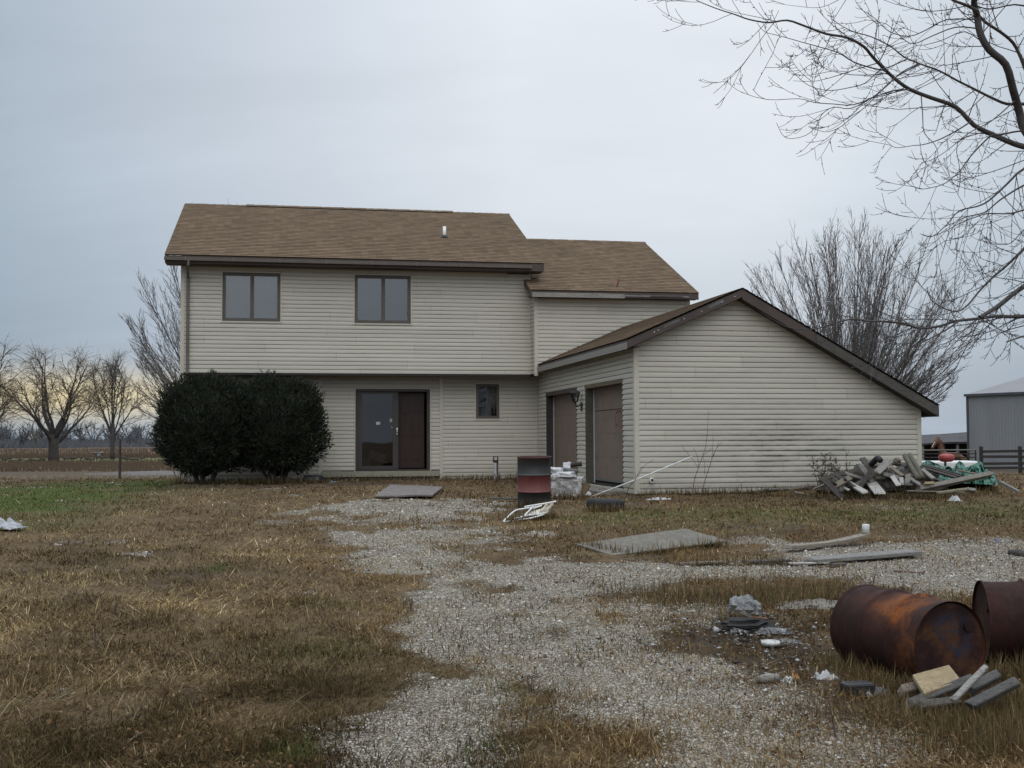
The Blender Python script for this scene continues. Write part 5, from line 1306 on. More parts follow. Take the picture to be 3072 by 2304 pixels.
def pk(z_, a, b_, d0, d1, wpx, th, mat, label, name="board", **k):
    p0, p1 = pz_(z_, *a, d0), pz_(z_, *b_, d1); s = 5.53 if z_ is zc else 6.66
    w_ = wpx / s / FPX * (d0 + d1) / 2
    return plank(p0, p1, w_, th, mat, label, name=name, group=PG, up=k.pop('up', -FW + Vector((0, 0, .7))), **k)
pk(zc, (335, 755), (650, 622), 22.0, 22.3, 26, .03, w_brown, "thin brown lath at the left foot of the scrap heap, pointing up right")
pk(zc, (680, 640), (905, 498), 22.1, 22.4, 48, .04, w_grey, "short grey board sloping up right above the brown lath")
pk(zc, (850, 620), (1190, 815), 22.3, 21.7, 112, .035, w_pale, "broad whitish board sloping down to the grass at the heap's left front")
pk(zc, (745, 690), (915, 772), 21.9, 21.8, 42, .02, w_pale, "torn white splinter poking out under the broad whitish board")
pk(zc, (1170, 500), (1440, 830), 22.5, 21.8, 185, .03, w_pale, "wide pale panel with splintered edge leaning on the middle of the heap")
pk(zc, (1600, 285), (1392, 478), 22.3, 22.0, 112, .035, w_grey, "flat grey board lying on top of the heap tilted to the lower left")
pk(zc, (1620, 395), (1810, 540), 22.1, 21.9, 66, .04, w_brown, "short brown grey offcut below the flat grey board")
pk(zc, (1640, 545), (1740, 690), 21.9, 21.7, 86, .02, w_pale, "curled pale slab standing at the front right of the heap")
pk(zc, (1895, 520), (1890, 668), 21.9, 21.85, 78, .05, w_grey, "squared board end standing upright beside the curled pale slab")
pk(zc, (1790, 570), (1800, 672), 21.8, 21.75, 60, .02, w_pale, "small pale chip between the curled slab and the squared board end")
pk(zc, (1380, 640), (1600, 560), 22.2, 22.2, 26, .03, w_dark, "dark stick in the shadowed middle of the heap")
pk(zc, (930, 470), (1260, 420), 22.5, 22.5, 60, .05, w_dark, "dark board under the flat slate slab")
pk(zc, (20, 815), (165, 835), 21.6, 21.6, 28, .03, w_brown, "small brown stick in the grass left of the heap")
pk(zc, (1640, 330), (1850, 345), 22.4, 22.4, 46, .05, w_brown, "brown board end behind the leaning posts")
pk(zd_, (150, 882), (880, 1095), 22.5, 22.2, 46, .05, w_dark, "lowest of the three dark rails lying over the green tarp")
pk(zd_, (200, 850), (960, 1075), 22.62, 22.32, 36, .05, w_slate, "middle one of the three dark rails lying over the green tarp")
pk(zd_, (270, 842), (1000, 1045), 22.75, 22.45, 30, .05, w_dark, "topmost of the three dark rails lying over the green tarp")
pk(zd_, (870, 930), (1440, 1050), 22.6, 22.4, 40, .03, w_brown, "thin plank crossing the tarp above the long grey beam")
pk(zd_, (-130, 1350), (1030, 1380), 21.7, 21.6, 24, .02, w_brown, "long thin lath lying in the grass in front of the beam")
pk(zd_, (1735, 1175), (2110, 1375), 22.6, 22.0, 44, .06, w_grey, "grey plank running down into the grass at the heap's right end")
pk(zd_, (1080, 1325), (1225, 1345), 21.9, 21.9, 60, .08, w_grey, "short grey block lying beside the yellowish log")
pk(zd_, (190, 930), (400, 1110), 22.3, 22.0, 90, .04, w_grey, "broad grey board leaning right of the two posts")
pk(zd_, (220, 1200), (440, 1195), 21.8, 21.8, 50, .04, w_tan, "short yellowish offcut at the foot of the two posts")
pk(zd_, (-80, 1090), (140, 1230), 21.9, 21.75, 70, .04, w_grey, "grey board end wedged below the two posts")
pk(zd_, (300, 1060), (640, 1190), 22.1, 22.0, 40, .04, w_dark, "dark board under the three rails")
def log(z_, pts, ds, wpx, mat, label, name="post", n=10):
    s = 5.53 if z_ is zc else 6.66
    P = [pz_(z_, *p, d) for p, d in zip(pts, ds)]; ra = wpx / s / FPX * ds[0] / 2
    q = crv(P, 3); m = MB(); m.tube(q, [ra * (1 + .08 * mnoise.noise(Vector((i * .7, wpx, 0)))) for i in range(len(q))], n)
    return tag(m.build(name, mat, None, True, pivot=P[0]), label, name if name != "beam" else "beam")
w_moss = wood("mossy_post", (.085, .078, .058), (.13, .12, .09), (.05, .046, .036))
log(zc, [(1850, 205), (1960, 400), (2075, 590)], (22.3, 22.0, 21.8), 82, w_moss, "left one of two thick mossy posts leaning at the heap's right end")
log(zc, [(1925, 195), (2040, 385), (2140, 580)], (22.45, 22.2, 22.0), 82, w_moss, "right one of two thick mossy posts leaning at the heap's right end")
o = pk(zd_, (110, 1315), (1545, 1015), 21.8, 22.3, 92, .10, wood("long_grey_beam", (.15, .135, .115), (.22, .20, .17)), "long grey beam lying across the front of the green tarp", name="beam"); o["category"] = "beam"
log(zd_, [(470, 1400), (760, 1360), (1080, 1320)], (21.6, 21.6, 21.7), 74, wood("yellow_log", (.16, .14, .095), (.23, .20, .14)), "yellowish split log lying in the grass before the beam", "log")
# jumbled filler boards of the heap: nothing tells them apart
r = random.Random(77)
for k in range(30):
    x = r.uniform(620, 2020); hmax = float(np.interp(x, [560, 900, 1150, 1500, 1850, 2050], [745, 500, 340, 300, 300, 480])); y = r.uniform(hmax + 60, max(hmax + 80, 640)); d = 22.7 - .9 * (y - 300) / 450 + r.uniform(-.1, .1)
    L_ = r.uniform(150, 460); a = r.choice((r.uniform(-.6, .6), r.uniform(.3, 1.1), r.uniform(-1.1, -.3)))
    mt = r.choice((w_brown, w_dark, w_dark, w_dark, w_slate, w_grey))  # mostly dark: shade between the boards is put into the filler colour
    plank(pz_(zc, x - L_ / 2 * math.cos(a), y - L_ / 2 * math.sin(a), d + r.uniform(-.15, .15)), pz_(zc, x + L_ / 2 * math.cos(a), y + L_ / 2 * math.sin(a), d + r.uniform(-.15, .15)), r.uniform(.06, .13), r.uniform(.025, .05), mt, "weathered board jumbled inside the scrap heap by the garage", roll=r.uniform(-.5, .5), group="jumbled boards inside the scrap heap", up=-FW + Vector((0, 0, r.uniform(.3, 1.2))))
zw = zoomed(2172, 1250, 3.16)
for k in range(12):
    u_ = r.uniform(1560, 1760); q = gp(u_ / .72, r.uniform(1058, 1069) / .72) + Vector((0, 0, .04)); a = r.uniform(-.5, .5); X_ = RT * math.cos(a) + FW * math.sin(a)
    plank(q - X_ * r.uniform(.12, .3), q + X_ * r.uniform(.12, .3) + Vector((0, 0, r.uniform(0, .08))), r.uniform(.04, .10), .03, r.choice((w_brown, w_dark, w_grey)), "small brown offcut in the litter strip between saplings and scrap heap", group="offcuts along the garage wall")
q = pz_(zc, 1480, 640, 22.5); hm_ = MB(); hm_.blob(Vector((q.x, q.y, height(q.x, q.y) + .05)), (1.25, .38, .36), 44, 20, 5, .30, 2.2); tag(hm_.build("heap_dark_core", weathered("heap_core_dark", (.040, .033, .026), (.075, .062, .05), 9, .95, None, .9, (.022, .018, .015)), None, False, pivot=q), "added dark core filling the gaps among the scrap boards", "filler")  # added dark core, its colour stands for the shade between the boards
stone = weathered("grey_stone", (.11, .105, .10), (.175, .165, .155), 6, .95, None, .5); stone_b = weathered("brown_stone", (.125, .105, .085), (.18, .155, .13), 6, .95, None, .5)
def rock(z_, x, y, d, sx, sz, mat, label, seed, name="rock", sy=None, cat="rock"):
    s = 5.53 if z_ is zc else 6.66
    p = pz_(z_, x, y, d); rx = sx / s / FPX * d / 2; rz = sz / s / FPX * d / 2
    m = MB(); m.blob(p, (rx, sy or rx * .8, rz), 12, 8, seed, .35, 1.8)
    return tag(m.build(name, mat, None, False, pivot=p), label, cat)
rock(zc, 1115, 385, 22.5, 200, 95, weathered("slate_slab", (.085, .085, .09), (.13, .13, .135), 4, .9), "flat dark slate slab on the left shoulder of the scrap heap", 2)
rock(zc, 1245, 335, 22.5, 90, 75, stone_b, "small rounded brown stone right of the slate slab", 3)
rock(zc, 1720, 290, 22.4, 135, 100, stone_b, "brown stone on top of the heap next to the leaning posts", 4)
rock(zc, 1565, 455, 22.2, 110, 90, stone_b, "brown stone under the flat grey board", 5)
rock(zc, 1800, 440, 22.3, 110, 90, stone, "grey stone in the shadow left of the leaning posts", 6)
rock(zc, 1290, 450, 22.6, 220, 120, w_dark, "dark lump of debris behind the wide pale panel", 7, "debris_lump", None, "debris")
rock(zc, 1180, 660, 22.2, 150, 90, stone, "grey stone between the two whitish boards", 8)
rock(zc, 1880, 690, 21.8, 200, 70, w_dark, "dark lump of debris below the squared board end", 9, "debris_lump", None, "debris")
P = [pz_(zc, *q, d) for q, d in (((1290, 350), 22.4), ((1350, 290), 22.3), ((1390, 255), 22.25), ((1425, 262), 22.2), ((1440, 285), 22.15))]
m = MB(); m.tube(crv(P, 4), .055, 12); tag(m.build("pipe_elbow", weathered("black_plastic", (.018, .018, .019), (.03, .03, .032), 12, .5), None, True, pivot=P[0]), "black bent plastic pipe sticking up on top of the scrap heap", "pipe")
# green tarp heaped behind the beam
TOP = [(150, 830), (190, 775), (300, 735), (430, 790), (600, 860), (700, 850), (800, 905), (860, 800), (925, 745), (990, 790), (1050, 880), (1150, 840), (1240, 800), (1330, 755), (1390, 800), (1430, 905), (1540, 940), (1600, 970), (1650, 1060), (1690, 1185)]
tx = np.array([p[0] for p in TOP], float); ty = np.array([p[1] for p in TOP], float)
m = MB(); NU, NV = 150, 34; vs = []
for j in range(NV + 1):
    for i in range(NU + 1):
        x = 150 + (1690 - 150) * i / NU; f = j / NV
        topv = np.interp(x, tx, ty); bot = np.interp(x, [150, 900, 1690], [1080, 1190, 1235])
        y = topv + (bot - topv) * f ** 1.15
        d = 23.7 - 1.05 * f + .26 * mnoise.noise(Vector((x * .009, f * 2.6, 1))) + .22 * mnoise.noise(Vector((x * .022 + f * 3, f * 4.2 - x * .006, 5))) + .14 * abs(mnoise.noise(Vector((x * .04 - f * 5, f * 6, 8))))
        vs.append(pz_(zd_, x, y, d))
n0 = len(vs)
for i in range(NU + 1):
    v_ = vs[i] + FW * .6; v_.z = height(v_.x, v_.y) - .05; vs.append(v_)
fs = [(j * (NU + 1) + i, j * (NU + 1) + i + 1, (j + 1) * (NU + 1) + i + 1, (j + 1) * (NU + 1) + i) for j in range(NV) for i in range(NU)] + [(i, n0 + i, n0 + i + 1, i + 1) for i in range(NU)]
m.raw(vs, fs)
t = NT("green_tarp"); co = t.coords('Object'); n1 = t.noise(9, 5, .65, co); n2 = t.noise(3, 3, .5, co)
c = t.mix(t.ramp(n1.outputs[0], [(.3, 0.0), (.7, 1.0)]), (.010, .075, .048), (.028, .155, .105))
tarp = t.bsdf(c, .42, 0, t.bump(t.mth('ADD', n1.outputs[0], n2.outputs[0]), .9, .06), .5)
p = pz_(zd_, 900, 1150, 23); tag(m.build("green_tarp", tarp, None, True, pivot=p), "crumpled green tarpaulin heaped behind the long grey beam", "tarp")
m = MB(); q = pz_(zd_, 930, 930, 23.2)
m.tube([q + RT * .03 + Vector((0, 0, -.05)), q + RT * .05 + Vector((0, 0, .06)) , q + RT * .02 + Vector((0, 0, .14))], [.05, .06, .03], 8)
# white casing and red cap behind the tarp
wp_ = weathered("white_enamel", (.60, .60, .585), (.68, .68, .66), 2, .35)
pA, pB = pz_(zd_, 150, 745, 25.5), pz_(zd_, 1310, 765, 25.5)
gz = height(pA.x, pA.y)
m = MB(); X_ = (pB - pA); Lw = X_.length; X_ = Vector((X_.x, X_.y, 0)).normalized(); Yv = Vector((-X_.y, X_.x, 0))
cc = (pA + pB) / 2; hh = cc.z - gz + .1
m.box((cc.x + Yv.x * .35, cc.y + Yv.y * .35, gz - .1 + hh / 2), (Lw, .7, hh), X_, Yv)
tag(bevel(m.build("white_casing", wp_, None, False, pivot=(cc.x, cc.y, gz)), .05, 4), "low smooth white casing standing behind the green tarp", "casing")
q = pz_(zd_, 660, 690, 25.0); g_ = height(q.x, q.y)
rc = thing("red_cap_post", (q.x, q.y, g_), "rounded red cap on a short dark stalk behind the tarp", "cap")
m = MB(); prf = [(0, -.085), (.10, -.085), (.145, -.06), (.165, -.01), (.165, .03), (.14, .07), (.08, .088), (0, .092)]
vs0 = len(m.v); m.lathe(q, prf, 24); m.build("red_cap", weathered("faded_red_plastic", (.30, .045, .045), (.37, .075, .07), 4, .45), rc, True)
m = MB(); m.tube([Vector((q.x - .02, q.y, g_ - .1)), Vector((q.x - .03, q.y, q.z - .08))], .025, 8); m.build("stalk", w_dark, rc)

# crumpled scraps
def scrap(p, sx, sy, sz, mat, label, seed, name, cat, n=22, fr=3.0, smooth=False):
    p = Vector(p); m = MB(); vs = []
    for j in range(n + 1):
        for i in range(n + 1):
            a, b_ = i / n * 2 - 1, j / n * 2 - 1
            e = 1 + .45 * mnoise.noise(Vector((math.cos(math.atan2(b_, a)) * 1.6, math.sin(math.atan2(b_, a)) * 1.6, seed))) + .25 * mnoise.noise(Vector((a * 4, b_ * 4, seed * 3)))
            rr_ = math.hypot(a, b_)
            k = min(1, rr_); hgt_ = sz * (1 - k ** 3) * (.55 + .9 * abs(mnoise.noise(Vector((a * fr + seed, b_ * fr, seed))))) + sz * .25 * mnoise.noise(Vector((a * fr * 2.3, b_ * fr * 2.3, seed * 2)))
            q = p + RT * (a * sx * e * .8) + FW * (b_ * sy * e * .8); q.z = max(height(q.x, q.y) - .02, p.z + hgt_ - .012); vs.append(q)
    fs = [(j * (n + 1) + i, j * (n + 1) + i + 1, (j + 1) * (n + 1) + i + 1, (j + 1) * (n + 1) + i) for j in range(n) for i in range(n)]
    m.raw(vs, fs); return tag(m.build(name, mat, None, smooth, pivot=p), label, cat)
poly_w = weathered("white_plastic_sheet", (.42, .42, .42), (.58, .58, .58), 5, .35, None, .5)
ash = weathered("pale_ash", (.13, .13, .13), (.24, .24, .24), 16, .95, None, .8, (.06, .058, .055))
rag = weathered("grey_rag", (.15, .135, .115), (.215, .20, .175), 5, .9, None, .6, (.14, .125, .11))
D_ = .72
def g2(u_, v_): return gp(u_ / D_, v_ / D_)
zf_ = zoomed(1700, 1560, 2.765); zg2 = zoomed(2172, 1650, 2.458); zh = zoomed(2372, 1250, 3.16)
def gz_(z_, x, y): return gp(*z_(x, y))
scrap(pz_(zd_, 830, 1500, 21.3) * 0 + gz_(zd_, 830, 1535), .13, .09, .11, poly_w, "crumpled white bag in the grass before the yellowish log", 3, "plastic_bag", "bag")
m_ = gz_(zf_, 1480, 815); mm = MB(); mm.blob(m_ + Vector((0, 0, .07)), (.145, .12, .12), 16, 11, 4, .45, 3.0); tag(mm.build("ash_lump", ash, None, False, pivot=m_), "pale grey lump of burnt debris near the rusty drum", "debris")
scrap(gz_(zf_, 1400, 915), .10, .07, .06, ash, "low whitish ash pile left of the charred lump", 8, "ash_pile", "debris")
scrap(gz_(zf_, 1700, 925), .18, .09, .05, ash, "spread of white ash right of the charred lump", 9, "ash_pile", "debris")
mm = MB(); q = gz_(zf_, 1500, 905); mm.blob(q + Vector((0, 0, .03)), (.24, .08, .06), 14, 9, 6, .5, 3); tag(mm.build("charred_lump", weathered("charred_wood", (.015, .015, .015), (.035, .034, .033), 14, .9), None, False, pivot=q), "long charred black lump between two ash piles", "debris")
q = gz_(zf_, 1692, 1040); mm = MB(); mm.lathe(q + Vector((0, 0, .022)), [(0, .006), (.065, .006), (.07, .012), (.075, 0), (.07, -.02), (0, -.02)], 24); tag(mm.build("can_lid", weathered("pale_tin", (.42, .42, .41), (.52, .52, .5), 9, .5), None, True, pivot=q), "round pale can lid lying flat below the ash", "lid")
scrap(gz_(zf_, 1800, 1000), .16, .06, .03, ash, "small grey ash scatter beside the can lid", 12, "ash_pile", "debris")
scrap(gz_(zf_, 2050, 700), .46, .24, .06, rag, "crumpled grey sheet lying behind the rusty drum", 5, "grey_sheet", "cloth", 30, 2.4)
q0, q1 = gz_(zf_, 1530, 830), gz_(zf_, 1650, 845); plank(q0 + Vector((0, 0, .03)), q1 + Vector((0, 0, .03)), .03, .012, wood("orange_wood", (.30, .13, .06), (.38, .18, .09)), "orange brown splinter beside the pale burnt lump", name="splinter", cat="stick")
q0, q1 = gz_(zg2, 255, 995), gz_(zg2, 400, 985); mm = MB(); mm.tube([q0 + Vector((0, 0, .03)), (q0 + q1) / 2 + Vector((0, 0, .04)), q1 + Vector((0, 0, .035))], [.03, .035, .03], 8); tag(mm.build("grey_stick", w_grey, None, True, pivot=q0), "short grey stick left of the food wrapper", "stick")
scrap(gz_(zg2, 480, 985), .09, .06, .07, poly_w, "torn white wrapper beside the grey stick", 7, "food_wrapper", "wrapper", 14, 2.2)
scrap(gz_(zg2, 520, 975), .05, .04, .07, weathered("orange_wrapper", (.42, .20, .06), (.5, .27, .1), 6, .5), "small orange piece of wrapper on the white one", 17, "food_wrapper", "wrapper", 12, 2.2)
scrap(gz_(zg2, 750, 975), .17, .08, .08, poly_w, "crumpled clear white plastic near the rusty drum's foot", 10, "plastic_scrap", "plastic", 20, 3)
q = gz_(zg2, 985, 1075); mm = MB(); mm.box(q + Vector((0, 0, .045)), (.20, .11, .085), (RT + FW * .2).normalized(), (FW - RT * .2).normalized()); tag(bevel(mm.build("black_box", weathered("black_box_plastic", (.016, .017, .02), (.03, .03, .033), 9, .45), None, False, pivot=q), .015, 2), "small black plastic box in the dirt before the rusty drum", "box")
scrap(gz_(zg2, 1110, 1075), .14, .06, .09, ash, "whitish lump right of the small black box", 11, "plaster_lump", "debris", 18, 3.5)
scrap(gz_(zg2, 860, 1050), .07, .05, .04, weathered("dark_scrap", (.03, .03, .03), (.05, .05, .05), 9, .8), "dark scrap left of the small black box", 13, "dark_scrap", "debris", 12, 2)
q = g2(10, 1146); scrap(q + Vector((0, 0, .05)), .36, .2, .12, weathered("grey_white_bag", (.28, .29, .31), (.40, .41, .43), 4, .4, None, .4), "half filled grey white bag cut off by the left edge", 6, "plastic_bag", "bag", 22, 2.0)
scrap(g2(126, 1180), .10, .06, .05, weathered("pinkish_scrap", (.36, .26, .27), (.46, .36, .36), 6, .6), "tiny pinkish scrap in the left grass", 14, "paper_scrap", "litter", 12, 2)
scrap(g2(1425, 1079), .30, .06, .05, poly_w, "broken strip of white foam below the garage wall", 15, "foam_strip", "litter", 24, 5)
scrap(g2(2160, 1170), .10, .07, .05, weathered("blue_plastic", (.10, .13, .19), (.16, .20, .27), 6, .5), "small bluish plastic scrap on the gravel at right", 16, "plastic_scrap", "litter", 12, 2)
scrap(g2(2060, 1078), .0 + .05, .04, .03, poly_w, "white speck of litter in the grass before the scrap heap", 18, "paper_scrap", "litter", 10, 2)
# sheets and boards on the drive
def sheet(corners, th, mat, label, name="plywood_sheet"):
    P = [Vector(c) for c in corners]; m = MB(); n = 10; vs = []
    for s_ in (1, 0):
        for j in range(n + 1):
            for i in range(n + 1):
                a, b_ = i / n, j / n; p = (P[0] * (1 - a) + P[1] * a) * (1 - b_) + (P[3] * (1 - a) + P[2] * a) * b_
                p = p + Vector((0, 0, .028 + (th if s_ else 0) + .012 * mnoise.noise(Vector((a * 2, b_ * 2, P[0].x))))); vs.append(p)
    N = (n + 1) ** 2; fs = []
    for j in range(n):
        for i in range(n):
            q = j * (n + 1) + i; fs.append((q, q + 1, q + n + 2, q + n + 1)); fs.append((N + q, N + q + n + 1, N + q + n + 2, N + q + 1))
    ed = [[i for i in range(n + 1)], [i * (n + 1) + n for i in range(n + 1)], [n * (n + 1) + n - i for i in range(n + 1)], [(n - i) * (n + 1) for i in range(n + 1)]]
    for e in ed:
        for a, b_ in zip(e, e[1:]): fs.append((a, N + a, N + b_, b_))
    m.raw(vs, fs); return tag(m.build(name, mat, None, False, pivot=sum(P, Vector()) / 4), label, "plywood")
zp = zoomed(1000, 1100, 3.687)
plym = weathered("grey_plywood", (.135, .115, .105), (.185, .16, .148), 3, .85, (3, .5, 1), .3, (.10, .085, .078))
sheet([gz_(zp, 455, 1463), gz_(zp, 1095, 1452), gz_(zp, 1215, 1357), gz_(zp, 630, 1332)], .03, plym, "brown grey plywood sheet lying in front of the patio door")
plym2 = weathered("mottled_plywood", (.105, .092, .074), (.19, .172, .142), 7, .9, (1.5, 1, 1), .4, (.06, .05, .04))
sheet([gz_(zf_, 60, 225), gz_(zf_, 395, 325), gz_(zf_, 1330, 200), gz_(zf_, 985, 98)], .018, plym2, "large mottled plywood sheet lying in the grass before the garage")
q0, q1 = gz_(zp, 1735, 1475), gz_(zp, 2060, 1478); plank(q0 + Vector((0, 0, .03)), q1 + Vector((0, 0, .03)), .14, .03, w_dark, "dark flat board lying left of the upright drum")
q0, q1 = gz_(zh, -30, 1275), gz_(zh, 715, 1215); plank(q0 + Vector((0, 0, .05)), q1 + Vector((0, 0, .12)), .14, .05, wood("buff_board", (.20, .17, .13), (.27, .235, .19)), "pale brown timber on the gravel with a white can at its end", bend=-.03)
q = q1 + Vector((0, 0, .145)); m = MB(); m.lathe(q, [(0, 0), (.046, 0), (.046, .11), (.042, .115), (0, .115)], 20); tag(m.build("white_can", weathered("white_can_paint", (.62, .63, .62), (.70, .70, .69), 6, .4), None, True, pivot=q), "small white can standing on the end of the brown timber", "can")
q0, q1 = gz_(zh, 200, 1385), gz_(zh, 1190, 1330); plank(q0 + Vector((0, 0, .03)), q1 + Vector((0, 0, .06)), .30, .045, wood("broad_grey_board", (.16, .15, .14), (.23, .22, .205), (.09, .08, .075)), "broad grey board lying on the gravel below the brown timber")
q0, q1 = gz_(zf_, 920, 380), gz_(zf_, 1300, 370); plank(q0 + Vector((0, 0, .02)), q1 + Vector((0, 0, .03)), .11, .03, w_brown, "brown batten at the gravel edge near the large plywood sheet")
q0, q1 = gz_(zf_, 1490, 365), gz_(zf_, 1850, 355); plank(q0 + Vector((0, 0, .02)), q1 + Vector((0, 0, .03)), .11, .03, w_dark, "dark batten half sunk in gravel left of the broad grey board")
q0, q1 = gz_(zh, 0, 1400), gz_(zh, 360, 1395); plank(q0 + Vector((0, 0, .012)), q1 + Vector((0, 0, .012)), .09, .015, w_pale, "thin pale strip in front of the broad grey board")
q0, q1 = gz_(zh, 370, 1425), gz_(zh, 515, 1415); plank(q0 + Vector((0, 0, .02)), q1 + Vector((0, 0, .02)), .08, .03, w_dark, "small dark wood chip on the gravel below the broad grey board")
q0, q1 = gz_(zh, 985, 1480), gz_(zh, 1260, 1495); plank(q0 + Vector((0, 0, .02)), q1 + Vector((0, 0, .015)), .04, .02, wood("reddish_stick_wood", (.13, .08, .06), (.18, .115, .09)), "reddish stick alone on the right gravel", name="stick", cat="stick")
q0, q1 = gz_(zh, 2080, 1310), gz_(zh, 2260, 1350); mm = MB(); mm.tube([q0 + Vector((0, 0, .03)), (q0 + q1) / 2 + Vector((0, 0, .05)), q1 + Vector((0, 0, .03))], [.035, .045, .04], 9); tag(mm.build("dark_log", w_dark, None, True, pivot=q0), "dark stubby log on the gravel at the right edge", "log")
# boards against the rusty drum
zn = zoomed(2650, 1950, 5.242)
def pn_(x, y, d): return at(*zn(x, y), d)
c4 = [pn_(455, 385, 7.30), pn_(1035, 228, 7.42), pn_(1228, 470, 7.12), pn_(640, 680, 6.98)]
m = MB(); nn_ = (c4[1] - c4[0]).cross(c4[3] - c4[0]).normalized()
if nn_.z < 0: nn_ = -nn_
m.raw(c4 + [p - nn_ * .035 for p in c4], [(0, 1, 2, 3), (7, 6, 5, 4), (0, 4, 5, 1), (1, 5, 6, 2), (2, 6, 7, 3), (3, 7, 4, 0)])
kn = bevel(m.build("square_board", w_tan, None, False, pivot=c4[3]), .004, 1); tag(kn, "square fresh tan board leaning on the rusty drum's lid", "board")
bp_ = MB(); 
for (a_1, b_1, s1, s2) in ((675, 437, .014, .009), (700, 518, .03, .005), (860, 525, .012, .004)):
    q = pn_(a_1, b_1, 7.2); 
    # drop the mark on the face of the board
    q = q + nn_ * ((c4[0] - q).dot(nn_) + .0015); ux = (c4[1] - c4[0]).normalized(); uy = nn_.cross(ux)
    bp_.face([q - ux * s1, q - uy * s2, q + ux * s1, q + uy * s2])
kk = bp_.build("knot_marks", weathered("dark_knot", (.04, .028, .018), (.06, .04, .028), 30, .9), kn)
def pk2(a, b_, d0, d1, w_, th, mat, label, **k):
    plank(pn_(*a, d0), pn_(*b_, d1), w_, th, mat, label, group="boards lying against the rusty drum", up=-FW * .6 + Vector((0, 0, 1)), **k)
pk2((395, 860), (1400, 455), 6.95, 7.15, .06, .04, w_slate, "long dark board directly under the square tan board")
pk2((1100, 790), (1600, 280), 6.75, 6.95, .035, .03, w_grey, "narrow pale lath tilted up across the dark boards")
pk2((1340, 630), (1790, 400), 6.95, 7.15, .06, .05, w_slate, "dark board right of the tilted lath, upper of two")
pk2((1350, 880), (2080, 510), 6.7, 7.0, .06, .045, w_slate, "dark board right of the tilted lath, lower of two")
pk2((300, 650), (545, 600), 7.25, 7.3, .07, .06, w_brown, "short brown block under the left corner of the tan board")
pk2((560, 880), (1200, 800), 6.9, 6.95, .06, .04, w_dark, "dark board lying in the shade below the long dark board")

# tyre
q = gp(1308 / .72, 1101 / .72); ty_ = thing("car_tyre", q, "black tyre lying flat in the grass in front of the garage doors", "tyre")
tm = weathered("tyre_rubber", (.017, .018, .02), (.03, .031, .033), 9, .75, None, .2)
pr = [(.20, .02), (.235, .0), (.275, .010), (.302, .035), (.314, .065), (.314, .12), (.302, .15), (.275, .175), (.235, .185), (.20, .17), (.192, .15), (.25, .10), (.192, .05)]
m = MB(); m.lathe(q + Vector((0, 0, .0)), pr, 44, (.05, .06, 1), None, True); m.build("tyre_carcass", tm, ty_, True)
m = MB()
for k in range(44):
    a = 6.2832 * k / 44
    for z_ in (.07, .115): m.box(q + Vector((math.cos(a + z_) * .312, math.sin(a + z_) * .312, z_)), (.012, .024, .035), (math.cos(a + z_), math.sin(a + z_), 0), (-math.sin(a + z_), math.cos(a + z_), 0))
o = m.build("tread_blocks", tm, ty_)
# stack wrapped in torn white plastic
zs = zoomed(1560, 1220, 5.53)
def ps_(x, y, d): return at(*zs(x, y), d)
def sack(c, sx, sy, sz, mat, seed, amp=.12, n=26):
    m = MB(); c = Vector(c); vs = []; mm_ = 16
    for j in range(mm_ + 1):
        th = math.pi * j / mm_
        for i in range(n):
            ph = 6.2832 * i / n
            d = Vector((math.sin(th) * math.cos(ph), math.sin(th) * math.sin(ph), math.cos(th)))
            e = .32; f_ = lambda v: math.copysign(abs(v) ** e, v)
            p = Vector((f_(d.x) * sx, f_(d.y) * sy, f_(d.z) * sz))
            k = 1 + amp * mnoise.noise(Vector((p.x * 11, p.y * 11, p.z * 15)) + Vector((seed, 0, 0))) + amp * .7 * abs(mnoise.noise(Vector((p.x * 26, p.y * 26, p.z * 30 + seed))))
            p = p * k; vs.append(c + RT * p.x + FW * p.y + Vector((0, 0, p.z)))
    m.raw(vs, [(j * n + i, (j + 1) * n + i, (j + 1) * n + (i + 1) % n, j * n + (i + 1) % n) for j in range(mm_) for i in range(n)])
    return m
wrapm = weathered("torn_wrapping", (.24, .225, .21), (.50, .49, .48), 9, .4, (1, 1, 1.6), 1.0, (.11, .085, .07), fine=22)
cb_ = gp(*zs(765, 1505)); DB = (cb_ - CAM).dot(FW) + .12; c_ = ps_(765, 1345, DB); g_ = height(c_.x, c_.y); Hb = 325 / 5.53 / FPX * DB + .03
S_ = lambda px: px / 5.53 / FPX * DB
tag(sack((c_.x, c_.y, g_ + Hb / 2 - .02), S_(250), .20, Hb / 2, wrapm, 2, .26, 44).build("wrapped_bundle", wrapm, None, False, pivot=c_), "large bundle in torn white plastic right behind the upright drum", "bundle")
p = ps_(750, 1125, DB - .1); tag(sack(p, S_(152), .14, S_(42), poly_w, 5, .34).build("white_sack", poly_w, None, False, pivot=p), "flat white sack lying on top of the torn bundle", "sack")
p = ps_(610, 1090, DB + .05); tag(sack(p, S_(100), .14, S_(72), poly_w, 8, .42).build("white_sack", poly_w, None, False, pivot=p), "crumpled white sack at the left end of the torn bundle", "sack")
p = ps_(775, 980, DB + .1); tag(sack(p, S_(56), .08, S_(52), poly_w, 11, .5).build("plastic_wad", poly_w, None, False, pivot=p), "wad of white plastic standing up beside the black roll", "plastic")
def rolled(a, b_, d, r_, mat, label, endm):
    q0, q1 = ps_(*a, d), ps_(*b_, d - .05); rt = thing("felt_roll", q0, label, "roll")
    m = MB(); m.tube([q0, q1], r_, 18); m.build("roll_body", mat, rt, True)
    m = MB(); e = (q1 - q0).normalized(); m.lathe(q1 + e * .002, [(r_ * .96, 0), (r_ * .35, .004), (r_ * .3, -.02), (0, -.02)], 16, e); m.build("roll_end", endm, rt)
